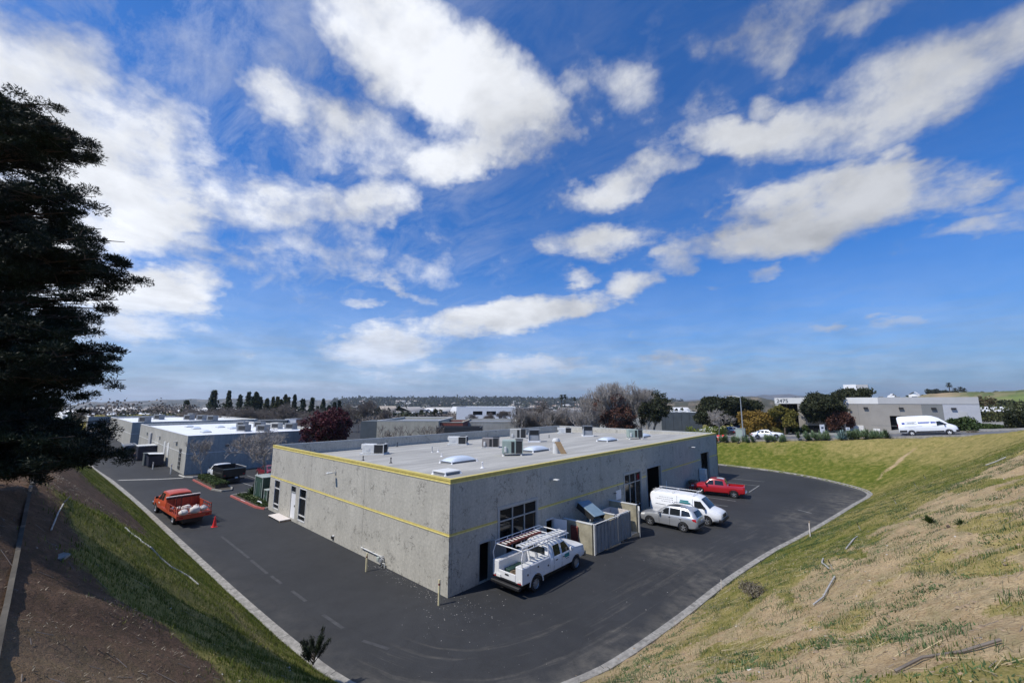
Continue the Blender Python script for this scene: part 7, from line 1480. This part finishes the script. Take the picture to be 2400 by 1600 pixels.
for i,(x,y,l) in enumerate(((15.1,6.2,'leaning riser beside the dark grass patch of the right bank'),(15.6,14.5,'leaning riser at the edge of the bare soil, middle of the right bank'),(17.1,22.0,'leaning riser in the green part of the right bank'),(18.4,33.0,'leaning riser farther along the right bank'),(19.2,38.0,'small riser near the far end of the right bank'),(20.6,43.0,'farthest small riser at the top of the right bank'))): stake(i,x,y,l)
T=thing('wooden_stakes','pair of short pale wooden stakes at the edge of the kerb','stakes',(12.6,20.6,gz(12.6,20.6))); MB().box(-.03,.03,-.03,.03,-.2,.85).build('stake',M['bag_white'],T); MB().box(-.02,.03,.14,.19,-.2,.95).build('stake',M['wood'],T)
tag(MB().cyl(onb(9.95,9.9,0),(9.97,9.9,.62),.02).build('marker_post',M['bag_white']),'thin white and grey marker post by the right kerb','post')
tag(MB().cyl(onb(10.9,14.6,-.1),(10.85,14.5,.55),.02).build('dark_marker',M['rubber']),'thin dark marker pin beside the right kerb farther on','post'); tag(MB().cyl(onb(-47.5,-9.3,-.1),(-47.5,-9.3,1.0),.05).build('dark_post',M['rubber']),'short dark post beside the left kerb near the drive','post')
T=thing('slab_piece','broken pale concrete slab lying beside the ditch at the left','slab',onb(4.7,-13.85,.01)); T.scale=(.62,.7,.8); T.rotation_euler=(R(14),R(6),.5); MB().add([(-.22,-.12,0),(.05,-.17,0),(.24,-.04,0),(.15,.14,0),(-.12,.12,0),(-.22,-.12,.05),(.05,-.17,.05),(.24,-.04,.05),(.15,.14,.05),(-.12,.12,.05)],[(0,1,2,3,4),(5,6,7,8,9),(0,1,6,5),(1,2,7,6),(2,3,8,7),(3,4,9,8),(4,0,5,9)]).build('slab',M['kerb_concrete'],T)
x,y=12.6,5.2; bush('dry_bush','grey leafless bush on the lower right bank',x,y,gz(x,y)-.03,.62,.62,'drytwig',800,2600,.03); x,y=18.4,7.2; rosette('weed_clump','yellow green leafy weed clump high on the right bank',x,y,gz(x,y),.42,.35,'shrub',801,40,.10,heads=3)

# loose dead stems matted on the bare soil
def stems(name,pts,mt,seed,L0=.10,L1=.42):
    g=np.random.default_rng(seed); n=len(pts); a=g.uniform(0,6.28,n); L=g.uniform(L0,L1,n)*g.random(n)**.5; dx,dy=np.cos(a)*L/2,np.sin(a)*L/2; A=np.stack([pts[:,0]-dx,pts[:,1]-dy],1); B_=np.stack([pts[:,0]+dx,pts[:,1]+dy],1); za=ground_z(A[:,0],A[:,1])+.012; zb=ground_z(B_[:,0],B_[:,1])+.012+g.random(n)*.05; w_=g.uniform(.0025,.006,n); px_,py_=-np.sin(a)*w_,np.cos(a)*w_
    V=np.stack([np.stack([A[:,0]-px_,A[:,1]-py_,za],1),np.stack([A[:,0]+px_,A[:,1]+py_,za],1),np.stack([B_[:,0]+px_,B_[:,1]+py_,zb],1),np.stack([B_[:,0]-px_,B_[:,1]-py_,zb],1),np.stack([A[:,0],A[:,1],za+.006],1),np.stack([B_[:,0],B_[:,1],zb+.006],1)],1).reshape(-1,3); k=np.arange(n)*6; F=np.concatenate([np.stack([k,k+3,k+5,k+4],1),np.stack([k+1,k+4,k+5,k+2],1)]); return tag(npmesh(name,V,F,M[mt]),kind='stuff')
stems('dead_stems',scatter(10,26,-14,14,15000,15,lambda x,y,d,g_,dr,mu,lf,rt:rt*.45*(.25+sstep(.45,.6,fbm(x,y,1.4,55)))),'straw',15)
stems('dark_twigs',scatter(2,26,-16,14,9000,16,lambda x,y,d,g_,dr,mu,lf,rt:.25*(.25+sstep(.45,.6,fbm(x,y,1.7,66)))),'twig',16,.08,.35)
# broad low weed mats
blades('low_weeds',scatter(9,28,-14,30,20000,17,lambda x,y,d,g_,dr,mu,lf,rt:rt*sstep(.54,.64,fbm(x+.4*y,y*.5,1.3,44))*.42),26,.045,.012,'weed',17,.10,2.2)
# ---------------------------------------------------------------- street furniture and parked cars
def street_lamp():
    p=PY(1742,64.2); z=gz(p.x,p.y); h=P(1735,928,(p-CAMP).dot(CF)).z-z; T=thing('street_lamp','tall grey street lamp with a thin arm at the edge of the street','street lamp',(p.x,p.y,z-.1))
    MB().lathe([(.13,0),(.12,1.2),(.09,h*.6),(.06,h),(0,h)],n=12).build('pole',M['galv'],T,smooth=50); MB().path([(0,0,h-.1),(-1.0,.1,h+.15),(-2.1,.2,h+.12)],.035,8).build('arm',M['galv'],T); MB().box(-2.7,-2.0,.08,.32,h+.06,h+.18).build('lamp_head',M['hvac_grey'],T,bevel=.04)
street_lamp()
p=PY(1737,65.0); T=thing('signal_cabinet','pale green cabinet standing behind the street lamp','utility cabinet',(p.x,76.2,gz(p.x,76.2)+.2)); 
T.location=(P(1736,1012,76).x,P(1736,1012,76).y,gz(P(1736,1012,76).x,P(1736,1012,76).y)+.15); MB().box(-.75,.75,-.4,.4,.1,1.7).build('cabinet_body',M['hvac_green'],T,bevel=.03); MB().box(-.8,.8,-.45,.45,1.7,1.76).build('cabinet_roof',M['transformer_pale'],T); MB().box(-.85,.85,-.5,.5,0,.1).build('plinth',M['concrete'],T)
for i,(px,l) in enumerate(((1684,'red and white barrel nearest the roof corner'),(1696,'red and white barrel right of the other one'))):
    p=PY(px,65.6); T=thing('traffic_barrel',l,'barrel',(p.x,p.y,gz(p.x,p.y)+.16),group='barrels on the street edge'); MB().lathe([(.36,0),(.30,.08),(.28,.9),(.2,1.0),(0,1.02)],n=18).build('barrel_body',M['cone_red'],T,smooth=50)
    for z in (.28,.62): MB().lathe([(.296,z),(.288,z+.14)],n=18).build('white_band',M['white_paint'],T)
def parked(name,label,px,Y,rz,fn,paint,grp='cars parked in the yard across the street',**k):
    p=PY(px,Y); T=thing(name,label,'car',(p.x,p.y,gz(p.x,p.y)+.20),rz,grp); fn(T,M[paint],**k); return T
parked('parked_sedan','black sedan nearest the barrels in the yard across the street',1693,84,R(200),sedan,'car_black',det=False)
parked('parked_suv','silver car second from the barrels in the yard across the street',1706,90,R(200),suv,'car_silver',roofrack=False,sunroof=False)
parked('parked_sedan','pale silver sedan third in the row across the street',1716,97,R(200),sedan,'car_silver',det=False)
parked('parked_suv','navy car at the far end of the row across the street',1728,104,R(200),suv,'car_navy',roofrack=False,sunroof=False)
parked('parked_sedan','white car behind the bright hedge left of the roof corner',1662,100,R(170),sedan,'car_white',det=False)
parked('parked_suv','white van-like car behind the bright hedge beside the white car',1676,106,R(170),suv,'car_white',roofrack=False,sunroof=False)
def sign(name,label,px,Y,w,h,z0,mt='white_paint'):
    p=PY(px,Y); T=thing(name,label,'sign',(p.x,p.y,gz(p.x,p.y)),math.atan2(CX.y,CX.x)); MB().box(-w/2,w/2,-.03,.03,z0,z0+h).build('sign_panel',M[mt],T,bevel=.01); MB().cyl((0,0.05,-.1),(0,.05,z0+h*.6),.04).build('sign_post',M['galv'],T); return T
s_=sign('monument_sign','narrow white sign post in front of the dark office trees',1929,76,.8,1.7,.3); MB().box(-.2,.2,-.045,-.031,1.3,1.6).build('sign_mark',M['ink'],s_)
s_=sign('small_sign','small white square sign between the agave and the hedges',1989,75.8,.65,.5,.9); MB().box(-.2,.2,-.045,-.031,1.05,1.1).box(-.2,.1,-.045,-.031,1.2,1.25).build('sign_mark',M['ink'],s_)
p=P(2352,985,82); T=thing('white_shed','plain white shed roof behind the shrubs at the right edge','shed',(p.x,p.y,gz(p.x,p.y)-.5),R(8)); MB().box(-3.2,3.2,0,6,0,P(2352,985,82).z-gz(p.x,p.y)+.3).build('wall',M['wall_white'],T); MB().add([(-3.4,-.3,2.3),(3.4,-.3,2.3),(3.4,6.3,3.2),(-3.4,6.3,3.2),(-3.4,-.3,2.4),(3.4,-.3,2.4),(3.4,6.3,3.3),(-3.4,6.3,3.3)],[(0,3,2,1),(4,5,6,7),(0,1,5,4),(1,2,6,5),(2,3,7,6),(3,0,4,7)]).build('roof',M['wall_white'],T)
def palm(label,px,py,D,grp,k=1):
    x,y,zt=pxtree(px,py,D); zb=gz(x,y) if D<300 else max(gz(x,y),zt-16*k); h=zt-zb; T=thing('palm_tree',label,'palm tree',(x,y,zb),0,grp); MB().lathe([(.35*k,0),(.25*k,h*.5),(.22*k,h-.6*k)],n=8).build('trunk',M['bark'],T)
    g=np.random.default_rng(int(px)); V=[];F=[];b=0
    for i in range(34):
        a=i*2.4; el=math.radians(60-115*(i/34)); L=2.4*k*(.8+.3*g.random()); p0=np.array([0,0,h-.6*k]); d=np.array([math.cos(a)*math.cos(el),math.sin(a)*math.cos(el),math.sin(el)]); s=np.array([-math.sin(a),math.cos(a),0])*.42*k; m_=p0+d*L*.6; e=p0+d*L+np.array([0,0,-.5*k]); V+=[p0-s*.2,p0+s*.2,m_+s,m_-s,e]; F+=[(b,b+1,b+2,b+3),(b+3,b+2,b+4,b+4)]; b+=5
    m=MB(); m.add(V,[f if len(set(f))==4 else f[:3] for f in F]); m.build('crown',M['euc'],T,fix=False)
palm('left palm of the tall pair on the skyline behind the dark office',1316,927,260,'palms on the skyline'); palm('right palm of the tall pair on the skyline behind the dark office',1324,926,262,'palms on the skyline'); palm('lone small palm right of the tall pair on the skyline',1347,932,330,'palms on the skyline')
# ---------------------------------------------------------------- far country
def el_z(px,py,r):
    q=ray(px,py); h=math.hypot(q.x,q.y); return CAMP.z+q.z/h*r
def az_of(px): q=ray(px,940); return math.atan2(q.x,q.y)
def ridge(name,label,pts,r0,rc,r1,cols,seed,zb=-34,nr=26,na=260,amp=1.0,field=None):
    """a hill range: crest line given as bearings and heights, at distance rc; feet at r0 and r1"""
    az=np.array([az_of(p) for p,_ in pts]); zc=np.array([el_z(p,q,rc) for p,q in pts]); A=np.linspace(az[0],az[-1],na); Z=np.interp(A,az,zc); g=np.random.default_rng(seed)
    Z=Z+(fbm(A*rc,A*0+seed,rc*.03,seed,5)-.5)*rc*.006*amp
    ends=sstep(0,.06,(A-A[0])/(A[-1]-A[0]))*sstep(0,.06,(A[-1]-A)/(A[-1]-A[0])); V=[];C=[]
    for j in range(nr):
        t=j/(nr-1); r=r0+(r1-r0)*t; tc=(rc-r0)/(r1-r0); k=sstep(0,tc,t) if t<tc else sstep(1,tc,t); x=CAMP.x+np.sin(A)*r; y=CAMP.y+np.cos(A)*r
        n=(fbm(x,y,rc*.05,seed+3,4)-.5)*rc*.010*amp*(1-k)*sstep(0,.3,t); z=zb+(Z-zb)*k*(ends*.8+.2)+n; V.append(np.stack([x,y,z],1)); m_=fbm(x,y,rc*.03,seed+9,5)[:,None]; m2=sstep(.5,.62,fbm(x,y,rc*.012,seed+17,4))[:,None]; c=np.array(cols[0])*(1-m_)+np.array(cols[1])*m_; c=c*(1-m2)+np.array(cols[2])*m2
        if field is not None: c=field(A,t,c)
        C.append(c)
    V=np.concatenate(V); C=np.concatenate(C); idx=np.arange(nr*na).reshape(nr,na); F=np.stack([idx[:-1,:-1],idx[:-1,1:],idx[1:,1:],idx[1:,:-1]],-1).reshape(-1,4)
    return tag(npmesh(name,V,F,M['hills'],smooth=True,col=C),kind='structure',label=label)
scrub=((.05,.055,.035),(.10,.09,.06),(.16,.13,.09)); green=((.09,.11,.03),(.15,.17,.05),(.22,.19,.09))
ridge('hills','low plateau on the left horizon',[(150,941),(250,941),(330,938),(360,937),(440,936),(500,935),(560,935),(640,939),(720,938),(800,937),(860,936)],1500,3600,5600,((.055,.06,.05),(.08,.08,.06),(.20,.18,.15)),1)
ridge('hills','town covered hills on the horizon behind the warehouse',[(780,940),(850,937),(900,936),(960,936),(1010,936),(1040,939),(1080,938),(1120,934),(1135,933),(1180,935),(1240,936),(1300,936),(1360,938),(1450,940),(1540,940),(1600,943)],900,2500,4200,((.045,.055,.035),(.10,.10,.075),(.24,.21,.18)),2)
ridge('hills','blue far mountains on the right horizon',[(1380,941),(1480,939),(1560,937),(1640,935),(1720,931),(1790,925),(1850,924),(1900,927),(1960,931),(2060,936),(2160,940)],5400,7600,8700,scrub,3,zb=-40)
ridge('hills','round scrubby hill behind the parked cars',[(1540,942),(1600,940),(1660,936),(1700,933),(1740,929),(1775,929),(1810,935),(1850,942)],420,760,1100,scrub,4,zb=-18,nr=20,na=120)
def fld(A,t,c):
    a=(A-A[0])/(A[-1]-A[0]); c=c.copy()
    m1=np.exp(-((a-.47)/.06)**2)*math.exp(-((t-.42)/.10)**2); m2=sstep(.62,.80,a)*math.exp(-((t-.30)/.12)**2); m3=sstep(.42,.6,a)*math.exp(-((t-.16)/.07)**2)
    for m_,col in ((m1,(.36,.26,.15)),(m2*.9,(.15,.20,.045)),(m3*.9,(.38,.27,.16))): c=c*(1-m_[:,None])+np.array(col)*m_[:,None]
    return c
ridge('hills','green and tan hillside at the far right',[(1960,940),(2060,936),(2140,930),(2180,924),(2230,921),(2280,920),(2330,919),(2400,913),(2480,908),(2600,902)],230,620,1000,green,5,zb=-6,nr=40,na=260,amp=.8,field=fld)
# hilltop scrub and palms on the right skyline
for i,(px,py,w_) in enumerate(((2188,912,26),(2202,914,22),(2220,915,26),(2240,916,20),(2166,924,8),(2128,926,6),(2300,918,20),(2345,917,26))):
    r=600; q=ray(px,943); hn=math.hypot(q.x,q.y); x=CAMP.x+q.x/hn*r; y=CAMP.y+q.y/hn*r; D=r/hn; zt=el_z(px,py,r); rr=w_*D/CAMF/2; bush('hilltop_tree','%s dark tree clump from the left on the right hand skyline'%ordn[i],x,y,zt-rr*1.25,rr,rr*1.3,'euc',830+i,900,rr*.16,'dark trees on the right skyline',cat='tree',stems=False)
for i,(px,py,l) in enumerate(((2230,899,'tallest palm on the right hand hilltop'),(2243,911,'short palm left of the pair on the right hilltop'),(2256,909,'left palm of the pair on the right hilltop'),(2264,912,'right palm of the pair on the right hilltop'))):
    r=600; q=ray(px,943); hn=math.hypot(q.x,q.y); x=CAMP.x+q.x/hn*r; y=CAMP.y+q.y/hn*r; zt=el_z(px,py,r); zg=el_z(px,920,r)-2; T=palm(l,px,py,r/hn,'palms on the right hilltop',1.5) 
# towns: far roofs and walls, one mass
def town(name,pxl,pxr,ra,rb,n,seed,zf,smin=5,smax=14,tints=((.62,.60,.56),(.48,.42,.35),(.75,.75,.74),(.35,.33,.31),(.50,.36,.28))):
    g=np.random.default_rng(seed); a0,a1=az_of(pxl),az_of(pxr); V=[];C=[]; az=g.uniform(a0,a1,n); r=ra+(rb-ra)*g.random(n)**1.1; ok=fbm(az*r,r,120,seed+5,3)>.44; az,r=az[ok],r[ok]; n=len(az)
    x=CAMP.x+np.sin(az)*r; y=CAMP.y+np.cos(az)*r; z=zf(az,r,x,y); L=g.uniform(smin,smax,n)*(1+r/2500); W=L*g.uniform(.5,1,n); H=g.uniform(3,7,n); th=g.uniform(0,3.14,n); cs,sn=np.cos(th),np.sin(th)
    base=np.array([(-1,-1,-2),(1,-1,-2),(1,1,-2),(-1,1,-2),(-1,-1,1),(1,-1,1),(1,1,1),(-1,1,1),(-1,0,1.5),(1,0,1.5)]); F0=[(0,1,5,4),(1,2,6,5),(2,3,7,6),(3,0,4,7),(4,5,9,8),(6,7,8,9)]
    bx=base[None,:,0]*L[:,None]/2; by=base[None,:,1]*W[:,None]/2; bz=base[None,:,2]*H[:,None]; X=bx*cs[:,None]-by*sn[:,None]+x[:,None]; Y=bx*sn[:,None]+by*cs[:,None]+y[:,None]; Z=bz+z[:,None]
    V=np.stack([X,Y,Z],-1).reshape(-1,3); F=(np.array(F0)[None]+np.arange(n)[:,None,None]*10).reshape(-1,4); t=np.array(tints)[g.integers(0,len(tints),n)]*g.uniform(.7,1.1,(n,1)); return tag(npmesh(name,V,F,M['town'],col=np.repeat(t,10,0)),kind='stuff')
flat=lambda az,r,x,y:full_height(x,y)[0]
town('distant_town',150,1600,330,1500,2600,51,flat,6,22)
def onridge(pts,r0,rc,zb):
    A=np.array([az_of(p) for p,_ in pts]); Zc=np.array([el_z(p,q,rc) for p,q in pts])
    return lambda az,r,x,y: zb+(np.interp(az,A,Zc)-zb)*sstep(0,1,(r-r0)/(rc-r0))*.96
town('hillside_town',800,1600,1100,2450,2600,52,onridge([(780,940),(850,937),(1010,937),(1120,935),(1240,937),(1360,939),(1600,943)],900,2500,-34),8,16)
town('hilltop_town',2085,2165,560,640,26,53,onridge([(1960,941),(2060,938),(2140,932),(2200,928)],230,620,-6),3.5,6,((.8,.8,.8),(.7,.68,.64)))
town('round_hill_houses',1560,1840,480,740,40,54,onridge([(1540,942),(1600,940),(1700,934),(1775,931),(1850,942)],420,760,-18),3,5)
def woods(name,pxl,pxr,ra,rb,n,seed,zf,leaf='euc',s0=1.6,s1=4,thr=.5):
    g=np.random.default_rng(seed); az=g.uniform(az_of(pxl),az_of(pxr),n); r=ra+(rb-ra)*g.random(n); kf=3 if rb<500 else 1; ok=fbm(az*r,r,90,seed,3)>thr; az,r=az[ok],r[ok]; x=CAMP.x+np.sin(az)*r; y=CAMP.y+np.cos(az)*r; z=zf(az,r,x,y); m_=len(x); s=g.uniform(s0,s1,m_)*(1+r/2000); k=16*kf**2
    c=np.repeat(np.stack([x,y,z+s*.8],1),k,0)+g.normal(size=(m_*k,3))*np.repeat(s,k)[:,None]*np.array([.55,.55,.45]); d=g.normal(size=(m_*k,3)); u=unit(d); v=unit(np.cross(u,g.normal(size=(m_*k,3)))); q=np.repeat(s,k)[:,None]*.42/kf; V=np.stack([c-u*q,c+v*q,c+u*q,c-v*q],1).reshape(-1,3); return tag(npmesh(name,V,np.arange(len(V)).reshape(-1,4),M[leaf]),kind='stuff')
woods('distant_woods',150,1640,200,1500,5200,61,flat,'euc',1.6,3.6,.46); woods('hillside_woods',780,1600,1000,2500,4200,62,onridge([(780,940),(850,937),(1010,937),(1120,935),(1240,937),(1360,939),(1600,943)],900,2500,-34),'euc',3,6,.42)
woods('bare_woods',180,1560,170,420,1500,63,flat,'twig',1.2,2.6,.45)
woods('hill_scrub',2290,2460,120,420,520,64,lambda az,r,x,y:np.maximum(flat(az,r,x,y),-6+(16)*sstep(230,620,r)),'cypress_olive',.8,1.9,.5)
# ---------------------------------------------------------------- haze
hz=MB().box(-9600,9600,-7000,9600,-75,210).build('haze',None); hm=bpy.data.materials.new('haze_air'); hm.use_nodes=True; t=hm.node_tree; t.nodes.clear(); vo=N(t,'ShaderNodeVolumePrincipled'); vo.inputs['Color'].default_value=(.80,.88,1,1); vo.inputs['Density'].default_value=.00012; vo.inputs['Anisotropy'].default_value=.3; o=N(t,'ShaderNodeOutputMaterial'); t.links.new(vo.outputs[0],o.inputs['Volume']); hz.data.materials.append(hm); tag(hz,kind='stuff')
